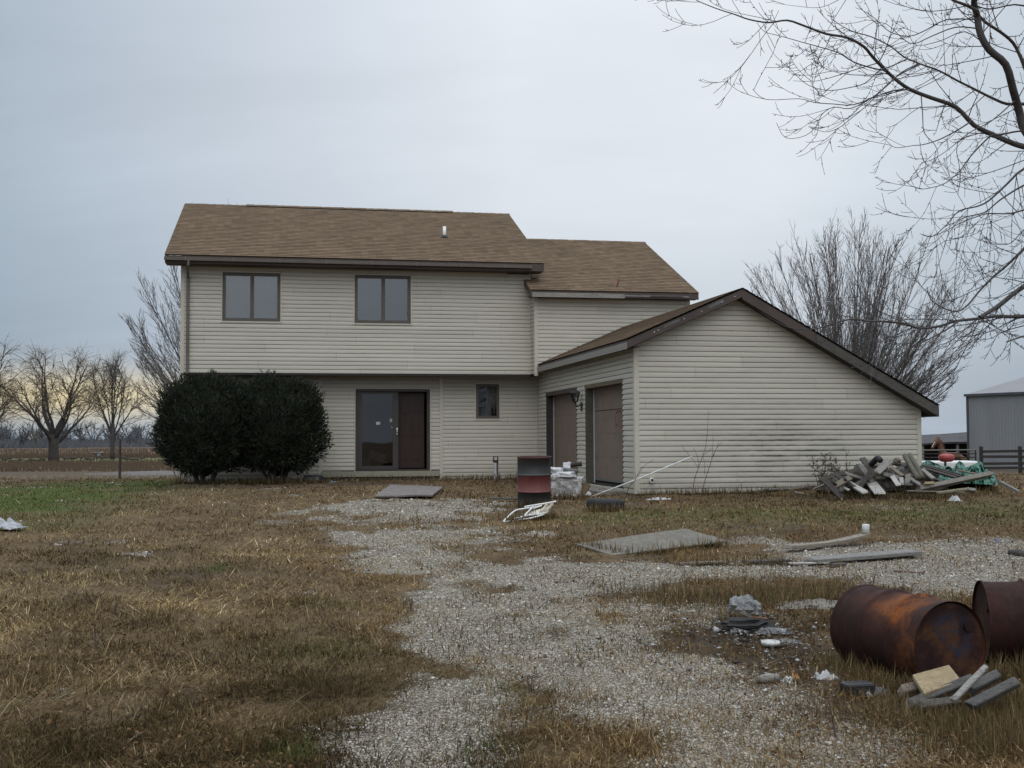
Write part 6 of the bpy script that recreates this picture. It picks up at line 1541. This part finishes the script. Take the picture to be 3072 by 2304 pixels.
rolled((700, 980), (1030, 950), DB + .15, S_(38), weathered("black_felt_roll", (.02, .017, .017), (.035, .03, .03), 9, .8), "black roll with white end lying across the wrapped stack", poly_w)
rolled((725, 1055), (965, 1072), DB + .05, S_(33), weathered("grey_felt_roll", (.085, .083, .085), (.12, .118, .12), 9, .7), "grey roll lying under the black roll on the stack", weathered("grey_end", (.06, .06, .06), (.09, .09, .09), 9, .8))
m = MB(); P = [ps_(1020, 1270, DB - .1), ps_(1110, 1260, DB - .15), ps_(1165, 1310, DB - .2), ps_(1110, 1400, DB - .2), ps_(1080, 1450, DB - .2), ps_(1010, 1460, DB - .15)]
m.face(P); m.face([p + FW * .03 + RT * .02 for p in P]); tag(m.build("cardboard_flap", weathered("brown_card", (.105, .07, .038), (.15, .105, .06), 8, .9), None, False, pivot=P[5]), "torn brown cardboard flap at the right side of the wrapped bundle", "cardboard")
scrap(gp(*zs(1130, 1460)), .09, .06, .10, poly_w, "white paper scrap by the brown cardboard flap", 21, "paper_scrap", "paper", 12, 2)
# white pole
q0 = gp(*zs(1200, 1490)); print('pole', (q0 - CAM).dot(FW), DB); q1 = at(1495 / .72, 986 / .72, 21.9); m = MB(); m.tube([q0 + Vector((0, 0, .0)), q0.lerp(q1, .5) - Vector((0, 0, .015)), q1], [.014, .0135, .013], 8)
tag(m.build("white_pole", weathered("white_pole_paint", (.60, .60, .59), (.70, .70, .68), 9, .4), None, True, pivot=q0), "long thin white pole slanting up from the grass past the garage corner", "pole")
# upright white strip with black cap
q = at(1487, 1438, 29.6); q.z = height(q.x, q.y)
vt = thing("upright_cleaner", q, "white and black upright thing with handle loop leaning on the wall under the small window", "upright tool")
m = MB(); m.box(q + Vector((-.01, 0, .23)), (.055, .06, .46)); bevel(m.build("white_body", poly_w, vt), .008)
m = MB(); m.box(q + Vector((.045, .02, .22)), (.05, .06, .44)); bevel(m.build("dark_back", weathered("brown_plastic", (.09, .08, .07), (.12, .105, .09), 6, .6), vt), .006)
m = MB(); m.box(q + Vector((.0, 0, .47)), (.13, .07, .06)); m.box(q + Vector((-.05, 0, .535)), (.025, .05, .08)); m.box(q + Vector((.055, 0, .535)), (.025, .05, .08)); m.box(q + Vector((.0, 0, .585)), (.13, .05, .024)); m.build("handle", weathered("black_handle", (.016, .016, .017), (.026, .026, .027), 6, .5), vt)
# navy crate and pale blue rag
q = at(939, 1444, 28.25); q.z = height(q.x, q.y); cr_ = thing("navy_box", q, "low navy blue box with white lettering by the evergreen shrub", "box")
m = MB(); m.box(q + Vector((0, 0, .085)), (.47, .26, .17)); bevel(m.build("box_body", weathered("navy_plastic", (.012, .014, .028), (.02, .023, .042), 5, .5), cr_), .02, 3)
m = MB(); xs_ = [-.115, -.06, 0, .06, .115]
q3 = q + Vector((-.02, -.133, .10))
for k, x in enumerate(xs_): 
    for (a_1, b_1) in (((0, -.03), (.012, .03)), ((.012, .03), (.04, .028)), ((0, -.03), (.03, -.03))) if k % 2 == 0 else (((.0, -.03), (.012, .03)), ((.03, -.03), (.04, .03)), ((.0, 0), (.035, 0))):
        p0_, p1_ = Vector((x + a_1[0], 0, a_1[1])), Vector((x + b_1[0], 0, b_1[1])); t_ = (p1_ - p0_).normalized(); n_ = Vector((-t_.z, 0, t_.x)) * .005
        m.face([q3 + p0_ + n_, q3 + p1_ + n_, q3 + p1_ - n_, q3 + p0_ - n_])
m.build("lettering", white, cr_)
scrap(at(999, 1447, 28.1) * 1.0 if False else gp(999, 1451), .24, .10, .07, weathered("pale_blue_cloth", (.11, .15, .20), (.22, .26, .31), 8, .8), "pale blue rag on the ground right of the navy box", 23, "blue_rag", "cloth", 20, 3)
# folded lawn chair
zl_ = zoomed(1490, 1480, 7.373)
def pl_(x, y, d): return at(*zl_(x, y), d)
g0_ = gp(*zl_(165, 625)); dg = (g0_ - CAM).dot(FW)
lc = thing("lawn_chair", g0_, "folded white tube lawn chair lying collapsed in front of the upright drum", "chair")
al = weathered("white_tube", (.60, .60, .59), (.70, .70, .69), 9, .35)
def tb_(name, pts, r_=.0125): m = MB(); m.tube(crv([pl_(*p) for p in pts], 3), r_, 8); return m.build(name, al, lc, True)
d0 = dg
tb_("back_frame", [(1050, 465, d0 + .1), (780, 545, d0), (440, 596, d0 - .02), (172, 628, d0), (180, 590, d0 + .05), (280, 490, d0 + .25), (400, 388, d0 + .40), (510, 354, d0 + .45), (760, 318, d0 + .5), (1000, 275, d0 + .5)])
tb_("arm_rail", [(610, 302, d0 + .30), (840, 262, d0 + .30), (1060, 228, d0 + .30), (1320, 180, d0 + .30)], .014)
tb_("cross_strut", [(805, 296, d0 + .28), (720, 385, d0 + .2), (635, 468, d0 + .12), (575, 520, d0 + .05)])
tb_("seat_frame", [(335, 574, d0 + .03), (560, 522, d0 + .05), (700, 490, d0 + .08), (1060, 445, d0 + .12), (1150, 370, d0 + .25), (1245, 240, d0 + .40)])
tb_("cross_strut", [(810, 340, d0 + .4), (900, 310, d0 + .42), (1000, 275, d0 + .45)], .010)
webm = weathered("pale_webbing", (.42, .39, .33), (.55, .52, .46), 9, .8)
for k in range(9):
    f = k / 8; a = (650 + 400 * f, 500 - 55 * f, d0 + .08); b_ = (800 + 420 * f, 400 - 150 * f, d0 + .35)
    m = MB(); p0_, p1_ = pl_(*a), pl_(*b_); x_ = RT * .013
    m.face([p0_ - x_, p0_ + x_, p1_ + x_, p1_ - x_]); m.face([p0_ - x_ + FW * .004, p1_ - x_ + FW * .004, p1_ + x_ + FW * .004, p0_ + x_ + FW * .004]); m.build("webbing_strap", webm, lc)
for k in range(2):
    m = MB(); a = pl_(980 + 80 * k, 425, d0 + .14); b_ = pl_(1110 + 110 * k, 262 - 10 * k, d0 + .38); m.tube([a, b_], .028, 10); m.build("padded_roll", weathered("beige_pad", (.36, .31, .23), (.45, .40, .31), 8, .9), lc, True)
# ------------------------------------------------------------------ ground vegetation and stones
def colmesh(name, verts, faces, cols, mat, label, cat):
    me = bpy.data.meshes.new(name); np_mesh(me, verts, faces)
    ca = me.color_attributes.new("tint", 'FLOAT_COLOR', 'POINT'); ca.data.foreach_set("color", np.concatenate([cols, np.ones((len(cols), 1))], 1).astype(np.float32).ravel())
    me.materials.append(mat); o = bpy.data.objects.new(name, me); col.objects.link(o)
    return tag(o, label, cat, None, "stuff")
def tintmat(name, rough, trans=0.0):
    t = NT(name); a = t.n('ShaderNodeAttribute'); a.attribute_name = "tint"
    if trans:
        d = t.n('ShaderNodeBsdfDiffuse'); tl = t.n('ShaderNodeBsdfTranslucent'); m = t.n('ShaderNodeMixShader'); m.inputs[0].default_value = trans
        t.l(a.outputs['Color'], d.inputs[0]); t.l(a.outputs['Color'], tl.inputs[0]); t.l(d.outputs[0], m.inputs[1]); t.l(tl.outputs[0], m.inputs[2]); t.l(m.outputs[0], t.out.inputs[0]); return t.m
    return t.bsdf(a.outputs['Color'], rough, 0, None, .2)
def scatter(n, dmin, dmax, half=.66):
    """points spread so that they cover the view evenly, in yard coordinates"""
    q = nrs.uniform(1 / dmax, 1 / dmin, n); d = 1 / q; t_ = nrs.uniform(-half, half, n)
    return CAM.x + FW.x * d + RT.x * d * t_, CAM.y + FW.y * d + RT.y * d * t_, d
def inside_house(x, y):
    m1 = (x > -.1) & (x < 9.1) & (y > .5) & (y < 9.5); m2 = (x > 9.0) & (x < 15.1) & (y > -7.93) & (y < 9)
    return m1 | m2
def onsheet(x, y):
    k = np.zeros(len(x), bool)
    for quad in SHEETS:
        c = True
        for a, b_ in zip(quad, quad[1:] + quad[:1]):
            s_ = (b_[0] - a[0]) * (y - a[1]) - (b_[1] - a[1]) * (x - a[0]); c = c & (s_ > 0)
        k = k | c
    return k
SHEETS = []
for o in list(bpy.data.objects):
    if o.name.startswith("plywood_sheet"):
        M_ = o.matrix_basis; nv = 121
        cs = [o.data.vertices[i].co + o.location for i in (0, 10, 120, 110)]
        q = [(c.x, c.y) for c in cs]
        ar = sum(a[0] * b_[1] - b_[0] * a[1] for a, b_ in zip(q, q[1:] + q[:1]))
        SHEETS.append(q if ar > 0 else q[::-1])
def blades(n, dmin, dmax, kind):
    x, y, d = scatter(n, dmin, dmax)
    zr_, zg_n, zd_n = zone(x, y)
    cl = fbm(x, y, 2.3, 51, 3); cl2 = fbm(x, y, .45, 61, 3)
    u = nrs.uniform(0, 1, n); keep = ~inside_house(x, y) & ~onsheet(x, y)
    if kind == 'thatch': keep &= u < (1 - .80 * zr_ ** 1.2) * np.clip(.45 + 1.4 * (cl - .28), .3, 1) * (1 - .55 * zd_n) * (1 - .8 * zg_n)
    elif kind == 'tuft': keep &= u < (1 - .85 * zr_) * sstep(.52, .74, cl) * .5 * (1 - .5 * zd_n)
    elif kind == 'weed': keep &= u < (1 - .78 * zr_ ** 1.3) * np.clip(.15 + 1.7 * (cl - .35), .05, 1) * (1 - .7 * zg_n)
    else: keep &= u < np.clip(zg_n * 1.2, 0, 1)
    x, y, d, cl, cl2, zr_, zg_n, zd_n = [a[keep] for a in (x, y, d, cl, cl2, zr_, zg_n, zd_n)]; n = len(x)
    z = hts(x, y) + (fbm(x, y, 2.2, 31) - .5) * .07 * (1 - .6 * zr_) + (fbm(x, y, .5, 37) - .5) * .10
    z = z - .01
    ph = nrs.uniform(0, 2 * np.pi, n); lat = (x - CAM.x) * RT.x + (y - CAM.y) * RT.y
    wsc = np.clip(d / 9, .8, 3.2)
    if kind == 'thatch':
        flow = fbm(x, y, .8, 71, 2) * 9; ph = np.where(nrs.uniform(0, 1, n) < .6, flow + nrs.normal(0, .5, n), ph)
        L = np.where(nrs.uniform(0, 1, n) < .06, nrs.uniform(.12, .30, n), nrs.uniform(.03, .12, n)); el = np.abs(nrs.normal(.22, .28, n)); wd = nrs.uniform(.0018, .0040, n) * wsc
    elif kind == 'tuft': L = nrs.uniform(.03, .13, n) * (.5 + .8 * sstep(.5, .75, cl)) * np.clip(1.15 - d / 60, .6, 1); el = np.clip(nrs.normal(1.05, .3, n), .2, 1.55); wd = nrs.uniform(.0016, .003, n) * wsc
    elif kind == 'weed': L = nrs.uniform(.02, .085, n); el = np.clip(nrs.normal(.8, .4, n), .1, 1.5); wd = nrs.uniform(.002, .0042, n) * wsc
    else: L = nrs.uniform(.03, .09, n); el = np.clip(nrs.normal(.9, .35, n), .2, 1.5); wd = nrs.uniform(.002, .0036, n) * wsc
    dx = np.cos(ph) * np.cos(el); dy = np.sin(ph) * np.cos(el); dz = np.sin(el)
    sx = -np.sin(ph) * wd; sy = np.cos(ph) * wd
    bend = nrs.uniform(-.25, .55, n)
    mx = x + dx * L * .5; my = y + dy * L * .5; mz = z + dz * L * .5 + .012 * nrs.uniform(0, 1, n)
    tx_ = x + dx * L * (1 + .15 * bend); ty_ = y + dy * L * (1 + .15 * bend); tz = z + dz * L * (1 - .45 * np.clip(bend, 0, 1)) + .008
    V = np.stack([np.stack([x - sx, y - sy, z], -1), np.stack([x + sx, y + sy, z], -1), np.stack([mx + sx * .8, my + sy * .8, mz], -1), np.stack([mx - sx * .8, my - sy * .8, mz], -1), np.stack([tx_, ty_, tz], -1)], 1).reshape(-1, 3)
    i = np.arange(n) * 5
    F = np.concatenate([np.stack([i, i + 1, i + 2], -1), np.stack([i, i + 2, i + 3], -1), np.stack([i + 3, i + 2, i + 4], -1)])
    pal = {'thatch': [(.29, .225, .14), (.21, .16, .098), (.38, .31, .205), (.145, .105, .064), (.25, .19, .108)],
           'tuft': [(.25, .19, .108), (.19, .14, .082), (.32, .25, .15), (.14, .10, .062)],
           'weed': [(.145, .098, .060), (.10, .070, .044), (.185, .13, .078), (.12, .088, .054), (.23, .18, .115)],
           'lawn': [(.055, .078, .022), (.078, .104, .032), (.105, .120, .048), (.14, .125, .062)]}[kind]
    pal = np.array(pal); cb = pal[nrs.randint(0, len(pal), n)]
    cb = cb * nrs.uniform(.6, 1.3, (n, 1)) * (np.array([.85, .79, .64]) if kind != 'lawn' else np.array([.95, 1., .72])); cb = np.where(nrs.uniform(0, 1, (n, 1)) < .035, np.array([.50, .41, .27]), cb) if kind != 'lawn' else cb; mac = fbm(x, y, .35, 91, 4)[:, None] * .6 + fbm(x, y, 1.5, 95, 3)[:, None] * .4; cb = cb * (.42 + 1.15 * sstep(.3, .72, mac)) if kind != 'lawn' else cb
    if kind in ('thatch', 'tuft'):
        # redder away from the left side, greener in damp spots
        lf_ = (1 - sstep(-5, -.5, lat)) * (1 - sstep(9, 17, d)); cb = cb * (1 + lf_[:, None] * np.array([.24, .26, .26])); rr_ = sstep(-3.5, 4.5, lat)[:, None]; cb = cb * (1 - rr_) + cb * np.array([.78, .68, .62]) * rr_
        cb = cb * (.72 + .5 * cl2[:, None])
        gg = np.clip(zg_n * .9 + sstep(.70, .82, cl2) * .15, 0, 1)[:, None] * (nrs.uniform(0, 1, (n, 1)) < .75); cb = cb * (1 - gg) + np.array([.075, .088, .030]) * gg * nrs.uniform(.6, 1.4, (n, 1))
        for (px, py, rx, ry, s_) in STRAW:
            lx = (x - px) * RT.x + (y - py) * RT.y; ly = (x - px) * FW.x + (y - py) * FW.y
            k = np.exp(-((lx / rx) ** 2 + (ly / ry) ** 2))[:, None] * .95; cb = cb * (1 - k) + np.array([.34, .20, .075]) * k
    if kind == 'weed':
        gg = (np.clip(zg_n, 0, 1) * (nrs.uniform(0, 1, n) < .6))[:, None]; cb = cb * (1 - gg) + np.array([.080, .086, .032]) * gg
    cb = cb * (1 - .35 * zd_n[:, None])
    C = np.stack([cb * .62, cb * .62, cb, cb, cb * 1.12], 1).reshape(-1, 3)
    return V, F, C
STRAW = [spot(750, 1232, 70, 7, 1.0)]
straw = tintmat("dry_grass_blades", .9, .22); lawnm = tintmat("green_grass_blades", .9, .3); weedm = tintmat("low_weed_stalks", .95, .15)
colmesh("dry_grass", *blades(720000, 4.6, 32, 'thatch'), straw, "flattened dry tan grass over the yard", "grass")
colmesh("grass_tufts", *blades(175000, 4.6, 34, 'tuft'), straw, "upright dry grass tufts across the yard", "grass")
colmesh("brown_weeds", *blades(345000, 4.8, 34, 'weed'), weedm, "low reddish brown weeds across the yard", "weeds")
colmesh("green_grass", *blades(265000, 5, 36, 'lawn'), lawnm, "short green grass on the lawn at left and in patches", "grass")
# loose stones of the drive
def stones(n, dmin, dmax):
    x, y, d = scatter(n, dmin, dmax); zr_, zg_n, zd_n = zone(x, y)
    keep = (nrs.uniform(0, 1, n) < sstep(.22, .85, zr_ * (.50 + .8 * fbm(x, y, 3.1, 81, 3)))) & ~inside_house(x, y) & ~onsheet(x, y)
    x, y, d, zr_ = x[keep], y[keep], d[keep], zr_[keep]; n = len(x)
    z = hts(x, y) + (fbm(x, y, 2.2, 31) - .5) * .07 * (1 - .6 * zr_) + (fbm(x, y, .5, 37) - .5) * .10
    s_ = np.exp(nrs.normal(math.log(.0068), .36, n)) * np.clip(d / 8.5, .9, 2.3)
    base = np.array([(1, 0, 0), (-1, 0, 0), (0, 1, 0), (0, -1, 0), (0, 0, 1), (0, 0, -1)], float)
    a = nrs.uniform(0, 6.283, n); V = []
    for k in range(6):
        bx, by, bz = base[k]; e = nrs.uniform(.6, 1.35, (n, 3)); vx = bx * e[:, 0] + nrs.normal(0, .18, n); vy = by * e[:, 1] * .8 + nrs.normal(0, .18, n); vz = bz * e[:, 2] * .62 + nrs.normal(0, .12, n)
        V.append(np.stack([x + s_ * (vx * np.cos(a) - vy * np.sin(a)), y + s_ * (vx * np.sin(a) + vy * np.cos(a)), z + s_ * (vz + .25)], -1))
    V = np.stack(V, 1).reshape(-1, 3); i = np.arange(n) * 6
    tri = [(0, 2, 4), (2, 1, 4), (1, 3, 4), (3, 0, 4), (2, 0, 5), (1, 2, 5), (3, 1, 5), (0, 3, 5)]
    F = np.concatenate([np.stack([i + a_, i + b_, i + c_], -1) for a_, b_, c_ in tri])
    pal = np.array([(.42, .385, .325), (.47, .44, .385), (.36, .32, .26), (.40, .355, .285), (.29, .255, .20), (.54, .515, .47), (.32, .265, .195)])
    cb = pal[nrs.randint(0, len(pal), n)] * nrs.uniform(.75, 1.12, (n, 1))
    return V, F, np.repeat(cb, 6, 0)
def clumps():
    P = []
    def add(pts, n, j=.06):
        pts = [Vector(p) for p in pts]
        for k in range(n):
            if len(pts) > 1: i = nrs.randint(0, len(pts) - 1); q = pts[i].lerp(pts[i + 1], nrs.uniform())
            else: q = pts[0]
            P.append((q.x + nrs.normal(0, j), q.y + nrs.normal(0, j)))
    G = lambda *uv: [gp(u_ / .72, v_ / .72) for u_, v_ in uv]
    add(G((1800, 1440), (1850, 1475), (1930, 1498), (1975, 1508)), 900, .07)
    add(G((1960, 1540), (2060, 1535), (2140, 1540), (2240, 1510)), 1500, .10)
    add(G((2130, 1470), (2212, 1470), (2260, 1450)), 900, .10); add(G((1940, 1560), (2080, 1590), (2240, 1560)), 2600, .20); add(G((2050, 1640), (2250, 1600)), 1500, .18); add(G((1560, 1300), (1700, 1290), (1850, 1285)), 900, .22); add(G((1380, 1280), (1560, 1310)), 600, .25)
    add(G((1250, 1182), (1370, 1206), (1560, 1178)), 500, .05)
    add(G((1480, 1222), (1700, 1218)), 300, .08)
    add([(XG + .0, YG - .08, 0), (GWR, YG - .08, 0)], 1500, .07)
    add([(3.4, DL - .3, 0), (XL, DL - .3, 0)], 1100, .08); add([(0.2, DL - .35, 0), (3.4, DL - .3, 0)], 400, .1)
    add(G((1600, 1070), (1800, 1072), (2000, 1075), (2160, 1066)), 700, .16)
    add(G((1270, 1108), (1345, 1108)), 350, .05); add(G((1100, 1130), (1200, 1118)), 350, .07); add(G((1120, 1096), (1190, 1098)), 300, .04); add(G((1190, 1078), (1262, 1078)), 300, .05)
    add(G((1600, 1350), (1560, 1345)), 200, .1); add(G((1700, 1305), (1800, 1300)), 300, .1)
    add(G((375, 1047), (700, 1045)), 900, .12)
    P = np.array(P); x, y = P[:, 0], P[:, 1]; n = len(x); d = (x - CAM.x) * FW.x + (y - CAM.y) * FW.y
    z = hts(x, y) - .02; ph = nrs.uniform(0, 6.283, n); L = nrs.uniform(.07, .24, n); el = np.clip(nrs.normal(1.15, .28, n), .4, 1.55); wd = nrs.uniform(.0016, .003, n) * np.clip(d / 9, .8, 2.8)
    dx = np.cos(ph) * np.cos(el); dy = np.sin(ph) * np.cos(el); dz = np.sin(el); sx = -np.sin(ph) * wd; sy = np.cos(ph) * wd
    V = np.stack([np.stack([x - sx, y - sy, z], -1), np.stack([x + sx, y + sy, z], -1), np.stack([x + dx * L * .55 + sx * .8, y + dy * L * .55 + sy * .8, z + dz * L * .55], -1), np.stack([x + dx * L * .55 - sx * .8, y + dy * L * .55 - sy * .8, z + dz * L * .55], -1), np.stack([x + dx * L * 1.15, y + dy * L * 1.15, z + dz * L * .95], -1)], 1).reshape(-1, 3)
    i = np.arange(n) * 5; F = np.concatenate([np.stack([i, i + 1, i + 2], -1), np.stack([i, i + 2, i + 3], -1), np.stack([i + 3, i + 2, i + 4], -1)])
    pal = np.array([(.17, .115, .055), (.12, .080, .042), (.23, .165, .085), (.085, .058, .034), (.10, .095, .04)]); cb = pal[nrs.randint(0, 5, n)] * nrs.uniform(.7, 1.2, (n, 1))
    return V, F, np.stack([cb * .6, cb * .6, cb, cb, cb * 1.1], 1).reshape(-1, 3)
colmesh("weed_clumps", *clumps(), straw, "taller dead grass standing along walls, boards and drums", "grass")
def crumbs():
    P = []
    for (u_, v_, s_, n) in ((1600, 1335, .16, 160), (1660, 1362, .30, 220), (1575, 1362, .18, 120), (1700, 1395, .3, 170), (1640, 1430, .5, 150), (1745, 1470, .4, 170), (1900, 1500, .3, 140), (1500, 1395, .5, 150), (1790, 1440, .25, 100)):
        q = gp(u_ / .72, v_ / .72)
        for k in range(n): P.append((q.x + nrs.normal(0, s_), q.y + nrs.normal(0, s_)))
    P = np.array(P); x, y = P[:, 0], P[:, 1]; n = len(x); z = hts(x, y); s_ = np.exp(nrs.normal(math.log(.0085), .5, n)); a = nrs.uniform(0, 6.283, n); V = []
    for (bx, by, bz) in ((1, 0, 0), (-1, 0, 0), (0, 1, 0), (0, -1, 0), (0, 0, 1), (0, 0, -1)):
        e = nrs.uniform(.4, 1.5, (n, 3)); vx = bx * e[:, 0] * 1.3 + nrs.normal(0, .2, n); vy = by * e[:, 1] * .8 + nrs.normal(0, .2, n); vz = bz * e[:, 2] * .45
        V.append(np.stack([x + s_ * (vx * np.cos(a) - vy * np.sin(a)), y + s_ * (vx * np.sin(a) + vy * np.cos(a)), z + s_ * (vz + .4) + .01], -1))
    V = np.stack(V, 1).reshape(-1, 3); i = np.arange(n) * 6
    F = np.concatenate([np.stack([i + a_, i + b_, i + c_], -1) for a_, b_, c_ in [(0, 2, 4), (2, 1, 4), (1, 3, 4), (3, 0, 4), (2, 0, 5), (1, 2, 5), (3, 1, 5), (0, 3, 5)]])
    pal = np.array([(.30, .30, .30), (.20, .195, .19), (.03, .03, .03), (.05, .045, .04), (.45, .45, .44), (.09, .08, .07)]); cb = pal[nrs.randint(0, 6, n)]
    return V, F, np.repeat(cb, 6, 0)
colmesh("ash_crumbs", *crumbs(), tintmat("ash_crumbs_tint", .95), "pale and black burnt crumbs strewn around the fire spot", "ash")
colmesh("gravel", *stones(280000, 4.8, 30), tintmat("gravel_stones", .9), "loose pale limestone gravel of the drive", "gravel")

# fallen leaves
def leaves(n):
    x, y, d = scatter(n, 4.8, 32); zr_, zg_n, zd_n = zone(x, y); cl = fbm(x, y, 1.1, 121, 3); lat = (x - CAM.x) * RT.x + (y - CAM.y) * RT.y
    keep = (nrs.uniform(0, 1, n) < sstep(.35, .65, cl) * (.35 + .65 * sstep(-4, 2, lat)) * (1 - .88 * zr_)) & ~inside_house(x, y) & ~onsheet(x, y)
    x, y, d, zr_ = x[keep], y[keep], d[keep], zr_[keep]; n = len(x)
    z = hts(x, y) + (fbm(x, y, 2.2, 31) - .5) * .07 * (1 - .6 * zr_) + (fbm(x, y, .5, 37) - .5) * .10 + nrs.uniform(.012, .05, n)
    a = nrs.uniform(0, 6.283, n); s_ = nrs.uniform(.008, .019, n) * np.clip(d / 11, .9, 1.7); tl = nrs.normal(0, .45, n); t2 = nrs.normal(0, .45, n)
    V = []
    for (p_, q_) in ((-1, 0), (0, -.6), (1.1, 0), (0, .6)):
        V.append(np.stack([x + s_ * (p_ * np.cos(a) - q_ * np.sin(a)), y + s_ * (p_ * np.sin(a) + q_ * np.cos(a)), z + s_ * (p_ * tl + q_ * t2)], -1))
    V = np.stack(V, 1).reshape(-1, 3); i = np.arange(n) * 4; F = np.stack([i, i + 1, i + 2, i + 3], -1)
    pal = np.array([(.13, .075, .04), (.09, .05, .03), (.17, .105, .055), (.21, .15, .085), (.07, .045, .03)])
    cb = pal[nrs.randint(0, len(pal), n)] * nrs.uniform(.7, 1.2, (n, 1)); return V, F, np.repeat(cb, 4, 0)
colmesh("fallen_leaves", *leaves(80000), weedm, "small brown fallen leaves strewn over the yard", "leaves")

# single dead plants
def weedplant(p, H, seed, leaves, mat, label, name="dead_weed", group=None, spreadv=.5, nst=4):
    r = random.Random(seed); root = thing(name, p, label, "weed" if name == "dead_weed" else "sapling", group); st = MB(); lf = MB()
    for i in range(nst):
        s_ = shoot(r, p - Vector((0, 0, .03)), Vector((r.uniform(-spreadv, spreadv), r.uniform(-spreadv, spreadv) * .6, 1)), H * r.uniform(.6, 1), 6, .02, .12)
        st.tube(s_, taper(7, .008, .003), 4, False)
        for k in range(7):
            q, t_ = along(s_, r.uniform(.25, 1)); e = shoot(r, q, side_dir(r, t_, R(50)), H * r.uniform(.1, .25), 3, 0, .2); st.tube(e, taper(4, .004, .002), 3, False)
            for j in range(leaves):
                c_ = along(e, r.random())[0] + rv(r) * .03; g = rv(r) * r.uniform(.02, .05); x_ = g.orthogonal().normalized() * r.uniform(.012, .025); lf.face([c_ - x_, c_ + g * .6 - x_ * .2, c_ + g, c_ + x_])
    st.build("stalks", mat, root)
    if leaves: lf.build("dead_leaves", weathered("shrivelled_leaf", (.035, .026, .022), (.065, .048, .038), 9, .95), root)
stalk = weathered("weed_stalk", (.085, .055, .042), (.12, .08, .06), 9, .9)
q = pz_(zc, 435, 660, 22.55); q.z = height(q.x, q.y); weedplant(q, 1.0, 2, 6, stalk, "taller dead weed with shrivelled leaves left of the scrap heap", nst=5, spreadv=.28)
q = pz_(zc, 860, 600, 22.6); q.z = height(q.x, q.y); weedplant(q, .82, 5, 4, stalk, "dead weed with bare tips growing behind the scrap heap's left shoulder", nst=5, spreadv=.3)
q = pz_(zc, 640, 640, 22.5); q.z = height(q.x, q.y); weedplant(q, .62, 8, 6, stalk, "bushy low dead weed between the two taller ones", nst=6, spreadv=.5)
q = gp(388 / .72, 1042 / .72); weedplant(q, .55, 11, 0, stalk, "bare brush at the left foot of the left evergreen", nst=9, spreadv=1.1)
for i, (u_, v_, h_) in enumerate([(1210, 1300 + 320, .22)]): pass
# saplings on the garage wall
zq = zoomed(1850, 1130, 4.1475)
def sap(paths, d, r0, label, name="sapling"):
    P0 = at(*zq(*paths[0][0]), d); P0.z = height(P0.x, P0.y); root = thing(name, P0, label, "sapling"); m = MB()
    for k, p in enumerate(paths):
        P = [at(*zq(*q), d - .05 * k) for q in p]
        if k == 0: P[0].z = P0.z - .02
        m.tube(crv(P, 3), taper(3 * (len(P) - 1) + 1, r0 if k == 0 else r0 * .55, .0028), 5, False)
    m.build("stems", stalk, root)
sap([[(935, 1440), (970, 1280), (1015, 1140), (1075, 980), (1110, 860), (1130, 660), (1142, 430)], [(1015, 1140), (940, 1020), (860, 930), (800, 850)], [(1075, 980), (1140, 930), (1190, 880)], [(1020, 1120), (1000, 980), (950, 880)], [(940, 1400), (900, 1380), (860, 1440)]], 21.75, .0085, "taller bare sapling in front of the garage wall")
sap([[(1045, 1445), (1100, 1290), (1155, 1120), (1200, 980), (1250, 880), (1270, 800)], [(1155, 1120), (1190, 980), (1200, 700)], [(1200, 1000), (1240, 900), (1320, 800)], [(1090, 1220), (1095, 1100), (1070, 960)]], 21.7, .0085, "shorter bare sapling right of the taller one by the garage wall")
sap([[(120, 1420), (150, 1380), (215, 1310), (260, 1220), (300, 1150), (370, 1090), (470, 1030)], [(240, 1280), (232, 1180)], [(150, 1380), (100, 1350)], [(260, 1240), (330, 1130)]], 21.6, .009, "bent bare shoot curling across the garage corner post")
sap([[(1550, 1420), (1552, 1370), (1550, 1325)], [(1550, 1325), (1510, 1310), (1480, 1318)], [(1550, 1325), (1590, 1308), (1620, 1312)], [(1550, 1340), (1480, 1390), (1440, 1400)]], 21.9, .007, "small dead stalk with flat seed head near the scrap heap", "dead_stalk")
sap([[(1700 * 0 + 560, 1440), (545, 1400), (540, 1360)], [(545, 1400), (570, 1380)]], 21.7, .005, "tiny dead stalk under the white wall vent", "dead_stalk")
q = gp(1512 - 18, 1452); weedplant(q, .32, 14, 0, stalk, "bare twigs beside the upright cleaner under the small window", nst=6, spreadv=.6)
# thin stalks on the drive
for i, (z__, x, y, h_, lab) in enumerate([(zg2, 835, 1410, .42, "thin dark upright stalk on the gravel in the right foreground"), (zoomed(900, 1450, 1.8433), 578, 690, .20, "left one of two short stalks on the left edge of the gravel"), (zoomed(900, 1450, 1.8433), 615, 695, .18, "right one of two short stalks on the left edge of the gravel"), (zoomed(900, 1450, 1.8433), 1275, 1160, .20, "dark stalk in the grassy middle of the drive"), (zoomed(0, 1450, 1.943), 565, 970, .22, "dark dead stalk standing in the tan grass at left"), (zoomed(0, 1450, 1.943), 680, 770, .20, "leaning dark stalk in the tan grass at left")]):
    q = gp(*z__(x, y)); weedplant(q, h_, 40 + i, 0, stalk, lab, nst=2 if i else 1, spreadv=.12)
